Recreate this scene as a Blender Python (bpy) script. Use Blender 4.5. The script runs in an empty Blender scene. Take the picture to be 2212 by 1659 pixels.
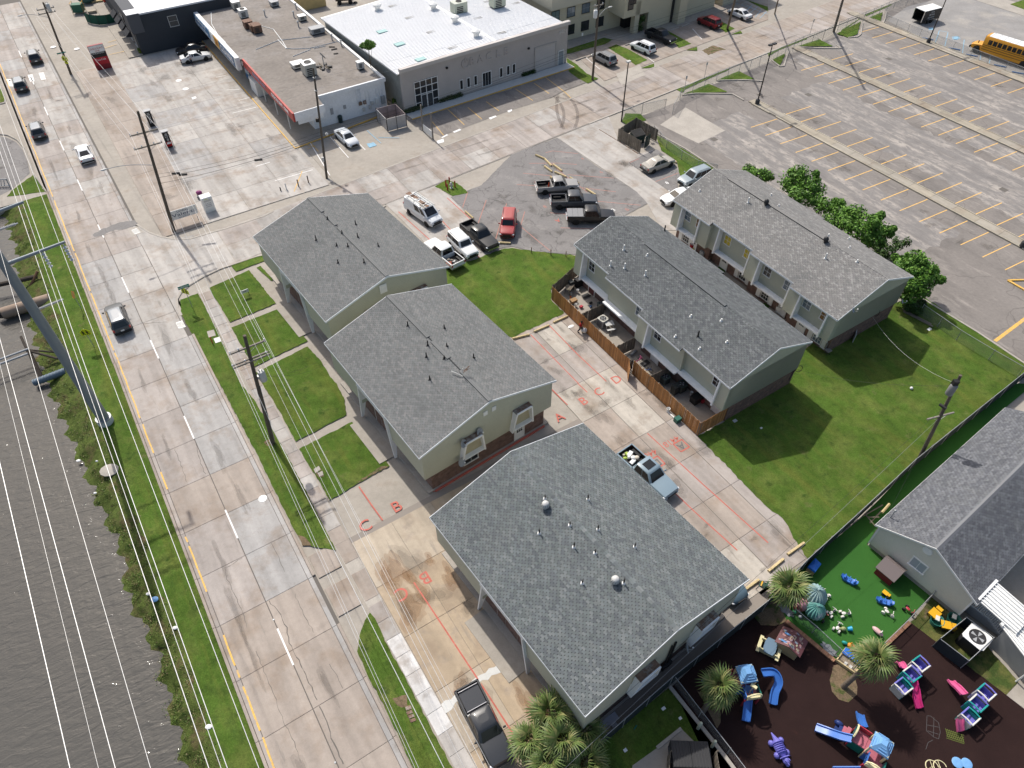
import bpy, bmesh, math, random
import numpy as np
from mathutils import Vector, Matrix, Euler
R=math.radians
random.seed(7); rng=np.random.default_rng(7)
SC=bpy.context.scene; COL=SC.collection
# ---------------------------------------------------------------- camera, sky, sun, exposure
PITCH=47.42; CAMH=50.0; FPX=1533.0; CX,CY=1106.0,829.5
cam=bpy.data.cameras.new('camera'); camo=bpy.data.objects.new('camera',cam); COL.objects.link(camo)
cam.sensor_width=36; cam.lens=36*FPX/2212; cam.clip_end=3000; cam.clip_start=1
camo.location=(0,0,CAMH); camo.rotation_euler=(R(90-PITCH),0,0); SC.camera=camo
SUN_AZ,SUN_EL=-30.5,49.5            # azimuth clockwise from +Y
W=bpy.data.worlds.new('World'); SC.world=W; W.use_nodes=True
nt=W.node_tree; sky=nt.nodes.new('ShaderNodeTexSky'); sky.sky_type='NISHITA'; sky.sun_disc=False
sky.sun_elevation=R(SUN_EL); sky.sun_rotation=R(SUN_AZ); sky.air_density=1.2; sky.dust_density=4.0
bg=nt.nodes['Background']; bg.inputs['Strength'].default_value=0.135
nt.links.new(sky.outputs[0],bg.inputs[0])
sun=bpy.data.lights.new('sun','SUN'); sun.energy=4.0; sun.angle=R(0.8); sun.color=(1,.955,.89)
suno=bpy.data.objects.new('sun',sun); COL.objects.link(suno)
sd=Vector((math.sin(R(SUN_AZ))*math.cos(R(SUN_EL)),math.cos(R(SUN_AZ))*math.cos(R(SUN_EL)),math.sin(R(SUN_EL))))
suno.rotation_euler=sd.to_track_quat('Z','Y').to_euler()
SC.cycles.transparent_max_bounces=32
vs=SC.view_settings; vs.view_transform='Standard'; vs.look='None'; vs.exposure=0.10; vs.gamma=1; vs.use_curve_mapping=False
# ---------------------------------------------------------------- survey helpers
_cp,_sp=math.cos(R(PITCH)),math.sin(R(PITCH))
def G(x,y,z=0.0):
 """survey point of the plan -> place in metres at height z"""
 a=(x-CX)/FPX; b=(CY-y)/FPX
 d=Vector((a,b*_sp+_cp,b*_cp-_sp)); t=(z-CAMH)/d.z
 return Vector((d.x*t,d.y*t,z))
YS=R(33.0); US=Vector((-math.sin(YS),math.cos(YS),0)); UT=Vector((math.cos(YS),math.sin(YS),0))
def ST(s,t,z=0.0): return US*s+UT*t+Vector((0,0,z))
def toST(v): return v.x*US.x+v.y*US.y, v.x*UT.x+v.y*UT.y
def PX(txt,z=0.0):
 """'01:1560,935 1710,878' : sheet column/row then point of that survey sheet; 'D' = whole plan"""
 out=[];c=r=0;D=False
 for tk in txt.split():
  if ':' in tk:
   h,tk=tk.split(':'); D=h=='D'
   if not D: c,r=int(h[0]),int(h[1])
  x,y=map(float,tk.split(','))
  out.append(G(x,y,z) if D else G(553*c+x/4,414.75*r+y/4,z))
 return out
def P1(txt,z=0.0): return PX(txt,z)[0]
# ---------------------------------------------------------------- mesh builder
class MB:
 def __init__(s): s.v=[];s.f=[];s.m=[];s.s=[];s.M=None;s.c=None;s.cs=[]
 def add(s,vs,fs,m=0,sm=False):
  o=len(s.v)
  if s.M is not None: vs=[s.M@Vector(v) for v in vs]
  s.v.extend([tuple(v) for v in vs]); s.f.extend([tuple(i+o for i in f) for f in fs])
  s.m.extend([m]*len(fs)); s.s.extend([sm]*len(fs)); s.cs.extend([s.c]*len(fs)); return s
 def box(s,c,d,m=0,rz=0.0,rot=None):
  x,y,z=d[0]/2,d[1]/2,d[2]/2
  vs=[Vector((a*x,b*y,e*z)) for e in (-1,1) for a,b in ((-1,-1),(1,-1),(1,1),(-1,1))]
  if rot is not None: vs=[rot@v for v in vs]
  elif rz: q=Matrix.Rotation(rz,3,'Z'); vs=[q@v for v in vs]
  c=Vector(c); return s.hexa([v+c for v in vs],m)
 def hexa(s,p,m=0,sm=False):
  return s.add(p,[(0,3,2,1),(4,5,6,7),(0,1,5,4),(1,2,6,5),(2,3,7,6),(3,0,4,7)],m,sm)
 def prism(s,pts,z0,z1,m=0,ms=None):
  n=len(pts); a=sum(pts[i][0]*pts[(i+1)%n][1]-pts[(i+1)%n][0]*pts[i][1] for i in range(n))
  if a<0: pts=pts[::-1]
  vs=[(p[0],p[1],z0) for p in pts]+[(p[0],p[1],z1) for p in pts]
  s.add(vs,[tuple(range(n,2*n))],m); o=len(s.v)-2*n
  s.f.extend([tuple(o+i for i in reversed(range(n)))]); s.m.append(m); s.s.append(False); s.cs.append(s.c)
  for i in range(n):
   s.f.append((o+i,o+(i+1)%n,o+n+(i+1)%n,o+n+i)); s.m.append(m if ms is None else ms); s.s.append(False); s.cs.append(s.c)
  return s
 def quad(s,p,m=0): return s.add(p,[tuple(range(len(p)))],m)
 def tube(s,p0,p1,r,r2=None,n=8,m=0,cap=True):
  p0=Vector(p0);p1=Vector(p1); r2=r if r2 is None else r2
  q=(p1-p0).to_track_quat('Z','Y').to_matrix(); vs=[]
  for p,rr in ((p0,r),(p1,r2)):
   for i in range(n):
    a=2*math.pi*i/n; vs.append(p+q@Vector((rr*math.cos(a),rr*math.sin(a),0)))
  s.add(vs,[(i,(i+1)%n,n+(i+1)%n,n+i) for i in range(n)],m,n>5)
  if cap:
   s.add(vs[:n],[tuple(reversed(range(n)))],m); s.add(vs[n:],[tuple(range(n))],m)
  return s
 def path(s,pts,r,n=6,m=0):
  pts=[Vector(p) for p in pts]; rs=r if isinstance(r,(list,tuple)) else [r]*len(pts); vs=[];prev=None
  for i,p in enumerate(pts):
   d=(pts[min(i+1,len(pts)-1)]-pts[max(i-1,0)]).normalized()
   up=Vector((0,0,1)) if abs(d.z)<.95 else Vector((0,1,0))
   a=d.cross(up).normalized(); b=a.cross(d)
   for k in range(n):
    t=2*math.pi*k/n; vs.append(p+rs[i]*(a*math.cos(t)+b*math.sin(t)))
  L=len(pts); fs=[(i*n+k,i*n+(k+1)%n,(i+1)*n+(k+1)%n,(i+1)*n+k) for i in range(L-1) for k in range(n)]
  s.add(vs,fs,m,True); s.add(vs[:n],[tuple(reversed(range(n)))],m); s.add(vs[-n:],[tuple(range(n))],m); return s
 def lathe(s,prof,n=14,c=(0,0,0),m=0,sm=True):
  c=Vector(c); vs=[];L=len(prof)
  for r,z in prof:
   for k in range(n): a=2*math.pi*k/n; vs.append(c+Vector((r*math.cos(a),r*math.sin(a),z)))
  fs=[(i*n+k,i*n+(k+1)%n,(i+1)*n+(k+1)%n,(i+1)*n+k) for i in range(L-1) for k in range(n)]
  s.add(vs,fs,m,sm); s.add(vs[:n],[tuple(reversed(range(n)))],m); s.add(vs[-n:],[tuple(range(n))],m); return s
 def ball(s,c,r,n=12,k=8,m=0,z0=-1.0,z1=1.0):
  c=Vector(c); r=Vector(r) if not isinstance(r,(int,float)) else Vector((r,r,r)); vs=[]
  for i in range(k+1):
   z=z0+(z1-z0)*i/k; z=math.sin(math.pi/2*max(-1,min(1,z))); q=math.sqrt(max(0,1-z*z))+1e-4
   for j in range(n): a=2*math.pi*j/n; vs.append(c+Vector((r.x*q*math.cos(a),r.y*q*math.sin(a),r.z*z)))
  fs=[(i*n+j,i*n+(j+1)%n,(i+1)*n+(j+1)%n,(i+1)*n+j) for i in range(k) for j in range(n)]
  return s.add(vs,fs,m,True)
 def loft(s,rings,m=0,sm=True,closed=True,cap=True):
  n=len(rings[0]); vs=[p for r in rings for p in r]; fs=[]
  for i in range(len(rings)-1):
   for k in range(n if closed else n-1): fs.append((i*n+k,i*n+(k+1)%n,(i+1)*n+(k+1)%n,(i+1)*n+k))
  s.add(vs,fs,m,sm)
  if cap: s.add(rings[0],[tuple(reversed(range(n)))],m); s.add(rings[-1],[tuple(range(n))],m)
  return s
 def mesh(s,name,mats,auto=40):
  me=bpy.data.meshes.new(name); me.from_pydata(s.v,[],s.f); me.validate()
  if not isinstance(mats,(list,tuple)): mats=[mats]
  for x in mats: me.materials.append(x)
  if len(me.polygons)==len(s.f):
   me.polygons.foreach_set('material_index',s.m); me.polygons.foreach_set('use_smooth',s.s)
   if any(c is not None for c in s.cs):
    at=me.color_attributes.new('Col','FLOAT_COLOR','CORNER'); arr=[]
    for p,c in zip(me.polygons,s.cs):
     arr.extend((tuple(c or (1,1,1))+(1,))*p.loop_total)
    at.data.foreach_set('color',arr)
  me.update()
  if any(s.s) and auto: me.set_sharp_from_angle(angle=R(auto))
  return me
 def build(s,name,mats,parent=None,loc=None,rz=0.0,color=None):
  return ob(name,s.mesh(name,mats),parent,loc,rz,color)
def ob(name,me,parent=None,loc=None,rz=0.0,color=None):
 o=bpy.data.objects.new(name,me); COL.objects.link(o)
 if parent is not None: o.parent=parent
 if loc is not None: o.location=loc
 if rz: o.rotation_euler=(0,0,rz)
 if color is not None: o.color=tuple(color)[:3]+(1,)
 return o
def tag(o,label=None,cat=None,group=None,kind=None):
 if label: o['label']=label
 if cat: o['category']=cat
 if group: o['group']=group
 if kind: o['kind']=kind
 return o
def thing(name,label,cat,loc=(0,0,0),rz=0.0,group=None):
 o=bpy.data.objects.new(name,None); COL.objects.link(o); o.location=loc; o.rotation_euler=(0,0,rz); o.empty_display_size=.3
 return tag(o,label,cat,group)
KIDS={}
def dup(root,loc,rz,label,group=None,colors=None):
 def cp(o,par):
  c=o.copy(); COL.objects.link(c)
  if par is not None: c.parent=par; c.matrix_parent_inverse=o.matrix_parent_inverse
  if colors and o.name.split('.')[0] in colors: c.color=tuple(colors[o.name.split('.')[0]])+(1,)
  for k in o.children: cp(k,c)
  return c
 c=cp(root,None); c.location=loc; c.rotation_euler=(0,0,rz); c['label']=label
 if group: c['group']=group
 return c
def struct(name,mb,mats,parent=None):
 o=mb.build(name,mats,parent)
 if parent is None: o['kind']='structure'
 return o
def yaw(a,b): return math.atan2(b[1]-a[1],b[0]-a[0])
def lerp(a,b,t): return a+(b-a)*t
def rag(pts,step=.5,amp=.06):
 out=[]; n=len(pts)
 for i in range(n):
  a,b=pts[i],pts[(i+1)%n]; L=(b-a).length; k=max(1,int(L/step)); nr=Vector((-(b-a).y,(b-a).x,0)); nr=nr.normalized() if nr.length>0 else nr
  for j in range(k): out.append(a.lerp(b,j/k)+nr*random.uniform(-amp,amp)*(j>0))
 return out
def sheet(name,pts,z,m,parent=None,jag=0.0,step=.5):
 if jag: pts=rag(pts,step,jag)
 mb=MB(); n=len(pts); a=sum(pts[i].x*pts[(i+1)%n].y-pts[(i+1)%n].x*pts[i].y for i in range(n))
 if a<0: pts=pts[::-1]
 mb.add([(p.x,p.y,z) for p in pts],[tuple(range(n))])
 return struct(name,mb,m,parent)
def fill(name,pts,z0,z1,m,parent=None):
 mb=MB(); mb.prism(pts,z0,z1); return struct(name,mb,m,parent)
_fc={}
def textmesh(txt,m,depth=.004,bold=0.0,key=''):
 k=(txt,depth,bold,m.name,key)
 if k in _fc: return _fc[k]
 cu=bpy.data.curves.new('lettering','FONT'); cu.body=txt; cu.size=1; cu.extrude=depth; cu.offset=bold; cu.align_x='CENTER'; cu.align_y='CENTER'; cu.resolution_u=3
 o=bpy.data.objects.new('lettering',cu); COL.objects.link(o)
 dg=bpy.context.evaluated_depsgraph_get(); me=bpy.data.meshes.new_from_object(o.evaluated_get(dg)); me.materials.clear(); me.materials.append(m)
 bpy.data.objects.remove(o); bpy.data.curves.remove(cu); me.name='lettering'; _fc[k]=me; return me
def text(txt,m,size,mw,parent=None,name='lettering',w=None,depth=.004,bold=0.0):
 """mw: matrix whose X = reading direction, Y = letter up, in the parent's space"""
 me=textmesh(txt,m,depth/size,bold); o=ob(name,me,parent)
 xs=[v.co.x for v in me.vertices]; wx=max(xs)-min(xs); sx=size if w is None else w/wx
 o.matrix_local=mw@Matrix.Diagonal((sx,size,size,1)); return o
def frame(o,x,y):
 x=Vector(x).normalized(); z=x.cross(Vector(y)).normalized(); y=z.cross(x)
 return Matrix(((x.x,y.x,z.x,o[0]),(x.y,y.y,z.y,o[1]),(x.z,y.z,z.z,o[2]),(0,0,0,1)))
# ---------------------------------------------------------------- materials
def mat(name,c=(.5,.5,.5),r=.85,n=(),mix=(),bump=None,spec=.3,metal=0.0,coat=0.0,src=None,rnd=0.0,streak=0.0,crack=None,trans=0.0,alpha=1.0,wave=None,em=None):
 m=bpy.data.materials.new(name); m.use_nodes=True; T=m.node_tree; N=T.nodes; L=T.links; b=N['Principled BSDF']
 def nd(t,**k):
  x=N.new(t)
  for a,v in k.items(): setattr(x,a,v)
  return x
 geo=nd('ShaderNodeNewGeometry'); pos=geo.outputs['Position']
 def noise(sc,det=4,ro=.6,vec=None,dist=0.0):
  x=nd('ShaderNodeTexNoise'); x.inputs['Scale'].default_value=sc; x.inputs['Detail'].default_value=det; x.inputs['Roughness'].default_value=ro; x.inputs['Distortion'].default_value=dist
  L.new(vec or pos,x.inputs['Vector']); return x.outputs['Fac']
 def mr(v,a,b2,c2,d2):
  x=nd('ShaderNodeMapRange'); L.new(v,x.inputs[0])
  for i,q in enumerate((a,b2,c2,d2)): x.inputs[i+1].default_value=q
  return x.outputs[0]
 def svec(k):
  mp=nd('ShaderNodeMapping',vector_type='TEXTURE'); L.new(pos,mp.inputs[0]); mp.inputs['Rotation'].default_value=(0,0,YS); mp.inputs['Scale'].default_value=(1,k,1); return mp.outputs[0]
 def mul(a,b2):
  x=nd('ShaderNodeMath',operation='MULTIPLY'); L.new(a,x.inputs[0]); L.new(b2,x.inputs[1]); return x.outputs[0]
 if src=='obj': cs=nd('ShaderNodeObjectInfo').outputs['Color']
 elif src=='vc':
  a=nd('ShaderNodeAttribute',attribute_name='Col'); cs=a.outputs['Color']
 else:
  q=nd('ShaderNodeRGB'); q.outputs[0].default_value=tuple(c)+(1,); cs=q.outputs[0]
 for mx in mix:
  c2,sc,lo,hi=mx[:4]; det=mx[4] if len(mx)>4 else 5
  f=mr(noise(sc,det,.62,svec(mx[5]) if len(mx)>5 else None),lo,hi,0,1)
  x=nd('ShaderNodeMix',data_type='RGBA'); L.new(f,x.inputs[0]); L.new(cs,x.inputs[6]); x.inputs[7].default_value=tuple(c2)+(1,); cs=x.outputs[2]
 fac=None
 def acc(v):
  nonlocal fac
  fac=v if fac is None else mul(fac,v)
 for e in n: acc(mr(noise(e[0],e[2] if len(e)>2 else 4),.28,.72,1-e[1],1+e[1]))
 if rnd:
  acc(mr(nd('ShaderNodeObjectInfo').outputs['Random'],0,1,1-rnd,1+rnd))
 if streak:
  mp=nd('ShaderNodeMapping',vector_type='TEXTURE'); L.new(pos,mp.inputs[0]); mp.inputs['Rotation'].default_value=(0,0,YS); mp.inputs['Scale'].default_value=(.9,14,1)
  acc(mr(noise(1.0,3,.5,mp.outputs[0]),.35,.65,1-streak,1+streak*.6))
 if crack:
  x=nd('ShaderNodeTexVoronoi',feature='DISTANCE_TO_EDGE'); x.inputs['Scale'].default_value=crack[0]
  nz=nd('ShaderNodeTexNoise'); nz.inputs['Scale'].default_value=crack[0]*2.5; L.new(pos,nz.inputs['Vector'])
  ad=nd('ShaderNodeVectorMath',operation='MULTIPLY_ADD'); L.new(nz.outputs['Color'],ad.inputs[0]); ad.inputs[1].default_value=(.6/crack[0],)*3; L.new(pos,ad.inputs[2]); L.new(ad.outputs[0],x.inputs['Vector'])
  acc(mr(x.outputs['Distance'],0,crack[1],crack[2],1))
 if wave:   # (direction vector, period m, dark)
  dt=nd('ShaderNodeVectorMath',operation='DOT_PRODUCT'); L.new(pos,dt.inputs[0]); dt.inputs[1].default_value=wave[0]
  fr=nd('ShaderNodeMath',operation='MODULO'); sc=nd('ShaderNodeMath',operation='MULTIPLY_ADD'); L.new(dt.outputs['Value'],sc.inputs[0]); sc.inputs[1].default_value=1/wave[1]; sc.inputs[2].default_value=1000; L.new(sc.outputs[0],fr.inputs[0]); fr.inputs[1].default_value=1
  acc(mr(fr.outputs[0],0,.14,wave[2],1))
 if fac is not None:
  v=nd('ShaderNodeVectorMath',operation='SCALE'); L.new(cs,v.inputs[0]); L.new(fac,v.inputs['Scale']); cs=v.outputs[0]
 L.new(cs,b.inputs['Base Color'])
 b.inputs['Roughness'].default_value=r; b.inputs['Metallic'].default_value=metal; b.inputs['Specular IOR Level'].default_value=spec; b.inputs['Coat Weight'].default_value=coat; b.inputs['Coat Roughness'].default_value=.05
 b.inputs['Alpha'].default_value=alpha
 if em: b.inputs['Emission Color'].default_value=tuple(em[0])+(1,); b.inputs['Emission Strength'].default_value=em[1]
 if bump:
  bp=nd('ShaderNodeBump'); bp.inputs['Strength'].default_value=bump[2] if len(bump)>2 else .6; bp.inputs['Distance'].default_value=bump[1]
  L.new(noise(bump[0],5,.65),bp.inputs['Height']); L.new(bp.outputs[0],b.inputs['Normal'])
 return m
MT={}
def pm(name,c,r=.5,**k):
 if name not in MT: MT[name]=mat(name,c,r,**k)
 return MT[name]
# ================================================================ materials of the place
m_conc =mat('concrete',(.325,.295,.255),.9,n=((.25,.12),(1.7,.08),(14,.07),(60,.08)),mix=(((.24,.2,.16),.5,.56,.8),),bump=(40,.01,.3))
m_slab =mat('concrete_slab',r=.82,src='obj',n=((.3,.09),(2.2,.06),(13,.06),(70,.09)),streak=.15,mix=(((.24,.18,.13),.33,.50,.78,6),((.25,.215,.185),.9,.56,.85),((.2,.18,.16),1.6,.62,.8,5,7)),bump=(50,.008,.3),rnd=.04)
m_joint=mat('joint_filler',(.13,.118,.105),.95)
m_jnt2 =mat('shallow_joint',(.25,.222,.195),.95)
m_kerb =mat('kerb_concrete',(.36,.33,.29),.9,n=((.6,.12),(6,.1),(50,.1)),rnd=.04)
m_asph =mat('asphalt',(.20,.19,.183),.92,n=((.35,.12),(4,.1),(40,.12)),mix=(((.10,.094,.09),.45,.56,.72),((.31,.29,.27),.3,.58,.8)),crack=(.22,.014,.62),bump=(30,.012,.4))
m_schl =mat('weathered_asphalt_shaded_concrete',(.205,.186,.17),.92,n=((.2,.08),(3,.1),(30,.14)),bump=(25,.015,.4),crack=(.12,.012,.7),mix=(((.15,.137,.127),.35,.5,.68,6,3),((.30,.272,.245),.8,.56,.72,7,4)))  # school lot asphalt; its tone also serves for concrete shaded by the hall
m_grass=mat('lawn_grass',(.080,.140,.023),.95,spec=.08,n=((.22,.16),(1.3,.18),(9,.24),(45,.36,2)),mix=(((.15,.18,.045),.5,.47,.70),((.05,.095,.018),1.0,.52,.70),((.20,.18,.085),.6,.62,.80,6),((.12,.15,.03),.9,.5,.7,4,8)),bump=(26,.10,1.0))
m_bank =mat('bank_grass',(.105,.14,.036),.97,spec=.08,n=((.5,.2),(3,.26),(22,.4,2)),mix=(((.15,.115,.06),.8,.5,.66),((.05,.085,.016),1.6,.55,.68),((.06,.045,.03),1.1,.66,.74)),bump=(14,.2,1.0))
m_turf =mat('artificial_turf',(.036,.115,.024),.95,spec=.05,n=((.4,.06),(60,.2,2)),bump=(70,.02,.6))
m_rub  =mat('rubber_surface',(.024,.0125,.0115),.9,spec=.12,n=((.6,.12),(30,.25,2)),mix=(((.06,.022,.016),.5,.68,.8),),bump=(60,.02,.6))
m_dirt =mat('bare_soil',(.16,.115,.07),.97,n=((1.2,.2),(9,.25),(40,.3)),mix=(((.06,.08,.02),1.3,.5,.62),),bump=(12,.06,.8))
m_wht  =mat('white_paint',(.72,.72,.70),.6,n=((.8,.05),(9,.05)))
m_wline=mat('white_road_paint',(.74,.73,.71),.7,n=((6,.08),(40,.1)))
m_yline=mat('yellow_road_paint',(.66,.40,.09),.7,n=((3,.1),(25,.18)),mix=(((.36,.31,.26),4,.52,.7),))
m_oline=mat('orange_stall_paint',(.78,.47,.14),.7,n=((3,.08),(25,.12)))
m_rline=mat('red_lot_paint',(.46,.125,.095),.75,n=((2,.14),(18,.2)),mix=(((.37,.25,.20),2.2,.56,.8),))
m_bline=mat('blue_lot_paint',(.23,.40,.52),.75,n=((3,.12),(20,.15)))
m_fade =mat('faded_paint',(.37,.19,.155),.8,n=((3,.15),(20,.2)))
m_shin =mat('shingle',r=.92,src='vc',spec=.2,mix=(((.105,.112,.112),.28,.52,1.0),((.2,.2,.195),.5,.6,1.1,5,5)),n=((.3,.06),(30,.08),(160,.12)),bump=(120,.006,.4))
m_shob =mat('shingle_piece',r=.92,src='obj',spec=.2,mix=(((.105,.112,.112),.28,.52,1.0),((.2,.2,.195),.5,.6,1.1,5,5)),n=((.3,.06),(30,.08),(160,.12)),bump=(120,.006,.4))
m_under=mat('roof_underlay',(.035,.036,.038),.9)
SID=(.44,.445,.355)
m_side =mat('sage_siding',SID,.75,n=((.5,.04),(5,.04),(25,.03)),wave=((0,0,1),.19,.72))
m_sidl =mat('pale_siding',(.62,.60,.52),.75,n=((.5,.04),(8,.04)),wave=((0,0,1),.14,.82))
m_tan  =mat('recess_panel',(.42,.39,.28),.8,n=((.8,.06),(12,.05)))
m_trim =mat('white_trim',(.80,.81,.81),.6,n=((1.5,.06),(20,.05)))
m_fasc =mat('fascia_trim',(.70,.73,.75),.6,n=((1.5,.06),))
m_rust =mat('rusted_ledge',(.19,.12,.085),.9,n=((3,.25),(20,.2)),mix=(((.3,.28,.25),2,.5,.65),))
m_glass=mat('window_glass',(.022,.026,.03),.07,spec=.6)
m_glab =mat('bright_glass',(.12,.16,.19),.1,spec=.6)
m_blk  =mat('black_plastic',(.018,.018,.019),.55)
m_dk   =mat('dark_metal',(.045,.045,.047),.5,metal=.3)
m_tyre =mat('tyre_rubber',(.016,.016,.016),.85)
m_rim  =mat('wheel_rim',(.36,.36,.37),.35,metal=.7)
m_glv  =mat('galvanized_steel',(.33,.34,.345),.5,metal=.35,n=((3,.08),))
m_grey =mat('grey_paint',(.32,.33,.34),.5,n=((2,.06),))
m_lgry =mat('light_grey_paint',(.52,.52,.50),.5,n=((2,.06),(14,.05)))
m_ins  =mat('porcelain',(.55,.56,.58),.2)
m_pole =mat('weathered_pole_wood',(.115,.095,.075),.9,n=((1,.2),(9,.22),(50,.2)),bump=(20,.03,.7))
m_arm  =mat('crossarm_wood',(.22,.2,.175),.9,n=((2,.15),(20,.2)))
m_wire =mat('aluminium_wire',(.62,.62,.61),.4,metal=.3)
m_cabl =mat('black_cable',(.02,.02,.02),.6)
m_car  =mat('car_paint',r=.36,src='obj',spec=.35,coat=.3,n=((1.2,.03),))
m_cglas=mat('car_glass',(.012,.014,.016),.04,spec=.5)
m_chr  =mat('chrome',(.7,.7,.7),.15,metal=.9)
m_lampw=mat('headlamp_glass',(.72,.74,.76),.1,spec=.7)
m_lampr=mat('tail_lamp',(.36,.012,.012),.15,spec=.6)
m_plate=mat('number_plate',(.65,.66,.66),.4)
m_fenc =mat('cedar_picket',(.38,.185,.07),.9,rnd=.28,n=((.9,.15),(14,.18),(70,.16)),mix=(((.13,.09,.06),1.2,.6,.8),))
m_oldw =mat('grey_weathered_wood',(.17,.145,.115),.95,rnd=.25,n=((1.5,.2),(16,.2)),mix=(((.09,.10,.04),.9,.6,.75),))
m_tmbr =mat('landscape_timber',(.50,.40,.22),.85,rnd=.12,n=((2,.12),(18,.2)))
def brick(name,c1,c2,mort,ax):
 m=bpy.data.materials.new(name); m.use_nodes=True; T=m.node_tree; N=T.nodes; L=T.links; b=N['Principled BSDF']
 tc=N.new('ShaderNodeTexCoord'); sx=N.new('ShaderNodeSeparateXYZ'); L.new(tc.outputs['Object'],sx.inputs[0]); cx=N.new('ShaderNodeCombineXYZ')
 ad=N.new('ShaderNodeMath'); L.new(sx.outputs[0],ad.inputs[0]); L.new(sx.outputs[1],ad.inputs[1]); L.new(ad.outputs[0],cx.inputs[0]); L.new(sx.outputs[2],cx.inputs[1])
 t=N.new('ShaderNodeTexBrick'); t.inputs['Scale'].default_value=1; t.inputs['Brick Width'].default_value=.23; t.inputs['Row Height'].default_value=.085; t.inputs['Mortar Size'].default_value=.009
 for i,c in ((1,c1),(2,c2),(3,mort)): t.inputs[i].default_value=tuple(c)+(1,)
 L.new(cx.outputs[0],t.inputs[0]); ns=N.new('ShaderNodeTexNoise'); ns.inputs['Scale'].default_value=2.2; ns.inputs['Detail'].default_value=6; L.new(tc.outputs['Object'],ns.inputs[0])
 mr=N.new('ShaderNodeMapRange'); L.new(ns.outputs[0],mr.inputs[0]); mr.inputs[1].default_value=.3; mr.inputs[2].default_value=.7; mr.inputs[3].default_value=.65; mr.inputs[4].default_value=1.3
 v=N.new('ShaderNodeVectorMath'); v.operation='SCALE'; L.new(t.outputs[0],v.inputs[0]); L.new(mr.outputs[0],v.inputs['Scale']); L.new(v.outputs[0],b.inputs['Base Color']); b.inputs['Roughness'].default_value=.9
 bp=N.new('ShaderNodeBump'); bp.inputs['Distance'].default_value=.012; bp.invert=True; L.new(t.outputs['Fac'],bp.inputs['Height']); L.new(bp.outputs[0],b.inputs['Normal'])
 return m
m_brick=brick('brown_brick',(.20,.105,.08),(.13,.075,.06),(.22,.185,.16),0)
def water():
 m=bpy.data.materials.new('bayou_water'); m.use_nodes=True; T=m.node_tree; N=T.nodes; L=T.links; b=N['Principled BSDF']
 b.inputs['Base Color'].default_value=(.085,.081,.073,1); b.inputs['Roughness'].default_value=.10; b.inputs['IOR'].default_value=1.33; b.inputs['Specular IOR Level'].default_value=.5
 g=N.new('ShaderNodeNewGeometry'); mp=N.new('ShaderNodeMapping'); mp.vector_type='TEXTURE'; L.new(g.outputs['Position'],mp.inputs[0]); mp.inputs['Rotation'].default_value=(0,0,R(28)); mp.inputs['Scale'].default_value=(1.5,.62,1)
 h=None
 for sc,am,dt in ((1.15,1.0,3),(3.4,.32,4),(.16,.7,2)):
  x=N.new('ShaderNodeTexNoise'); x.inputs['Scale'].default_value=sc; x.inputs['Detail'].default_value=dt; x.inputs['Distortion'].default_value=.6; L.new(mp.outputs[0],x.inputs[0])
  q=N.new('ShaderNodeMath'); q.operation='MULTIPLY_ADD'; L.new(x.outputs[0],q.inputs[0]); q.inputs[1].default_value=am
  if h is None: q.inputs[2].default_value=0
  else: L.new(h,q.inputs[2])
  h=q.outputs[0]
 bp=N.new('ShaderNodeBump'); bp.inputs['Strength'].default_value=1; bp.inputs['Distance'].default_value=.065; L.new(h,bp.inputs['Height']); L.new(bp.outputs[0],b.inputs['Normal'])
 return m
m_water=water()
# ================================================================ ground, water, road
def tshift(s): return -max(0.0,s-60)*.008
# terrain of the bank: one grid, grass on top, sloping into the bayou
WL=[(-30,-10.6),(22,-10.5),(27,-10.4),(31,-10.2),(34.5,-10.6),(37,-10.95),(40.8,-10.4),(46.3,-10.95),(53,-11.4),(60,-11.9),(66,-12.4),(72,-12.2),(84,-12.3),(89.3,-11.5),(94,-11.8),(200,-12)]
def wl(s):
 for (a,b),(c,d) in zip(WL,WL[1:]):
  if a<=s<=c: return b+(d-b)*(s-a)/(c-a)+.28*math.sin(s*2.1)+.16*math.sin(s*5.3+1)
 return -11
mb=MB(); ss=np.arange(-20,98.01,.4); tt=np.array([0,.04,.1,.18,.27,.36,.46,.56,.66,.76,.85,.92,.97,1.0,1.04,1.1,1.3]); vs=[];fs=[];mi=[]
for i,s in enumerate(ss):
 w=wl(s); e=-6.33+tshift(s)
 for j,k in enumerate(tt):
  t=e+(w-e)*k
  z=0.06-.03*k if k<.45 else .045-.9*((k-.45)/.52)**2.2 if k<=.97 else -.86-1.6*(k-.97)
  if .5<k<1: z+=.10*math.sin(s*3.1+k*9)*math.sin(s*1.3-k*5)*(1-abs(k-.75)*2)
  if 0<k<1: z+=random.uniform(-.02,.03); t+=random.uniform(-.05,.05)
  vs.append(ST(s,t,z))
n=len(tt)
for i in range(len(ss)-1):
 for j in range(n-1): fs.append((i*n+j,(i+1)*n+j,(i+1)*n+j+1,i*n+j+1)); mi.append(0 if tt[j]<.5 else 1)
mb.add(vs,fs,0,True); mb.m=mi
struct('bayou_bank',mb,[m_grass,m_bank])
mb=MB(); mb.quad([ST(-60,-400,-1.0),ST(-60,-5,-1.0),ST(400,-5,-1.0),ST(400,-400,-1.0)]); struct('bayou_water',mb,m_water)
mb=MB(); mb.quad([ST(-60,-400,-2.4),ST(-60,-5,-2.4),ST(400,-5,-2.4),ST(400,-400,-2.4)]); struct('bayou_bed',mb,m_dirt)
# main sheet of ground, to the horizon
mb=MB(); mb.prism([ST(-80,-6.3),ST(-80,1500),ST(1500,1500),ST(1500,-6.3-11),ST(98,-6.6)],-1.6,-.03); struct('ground',mb,m_conc)
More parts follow.
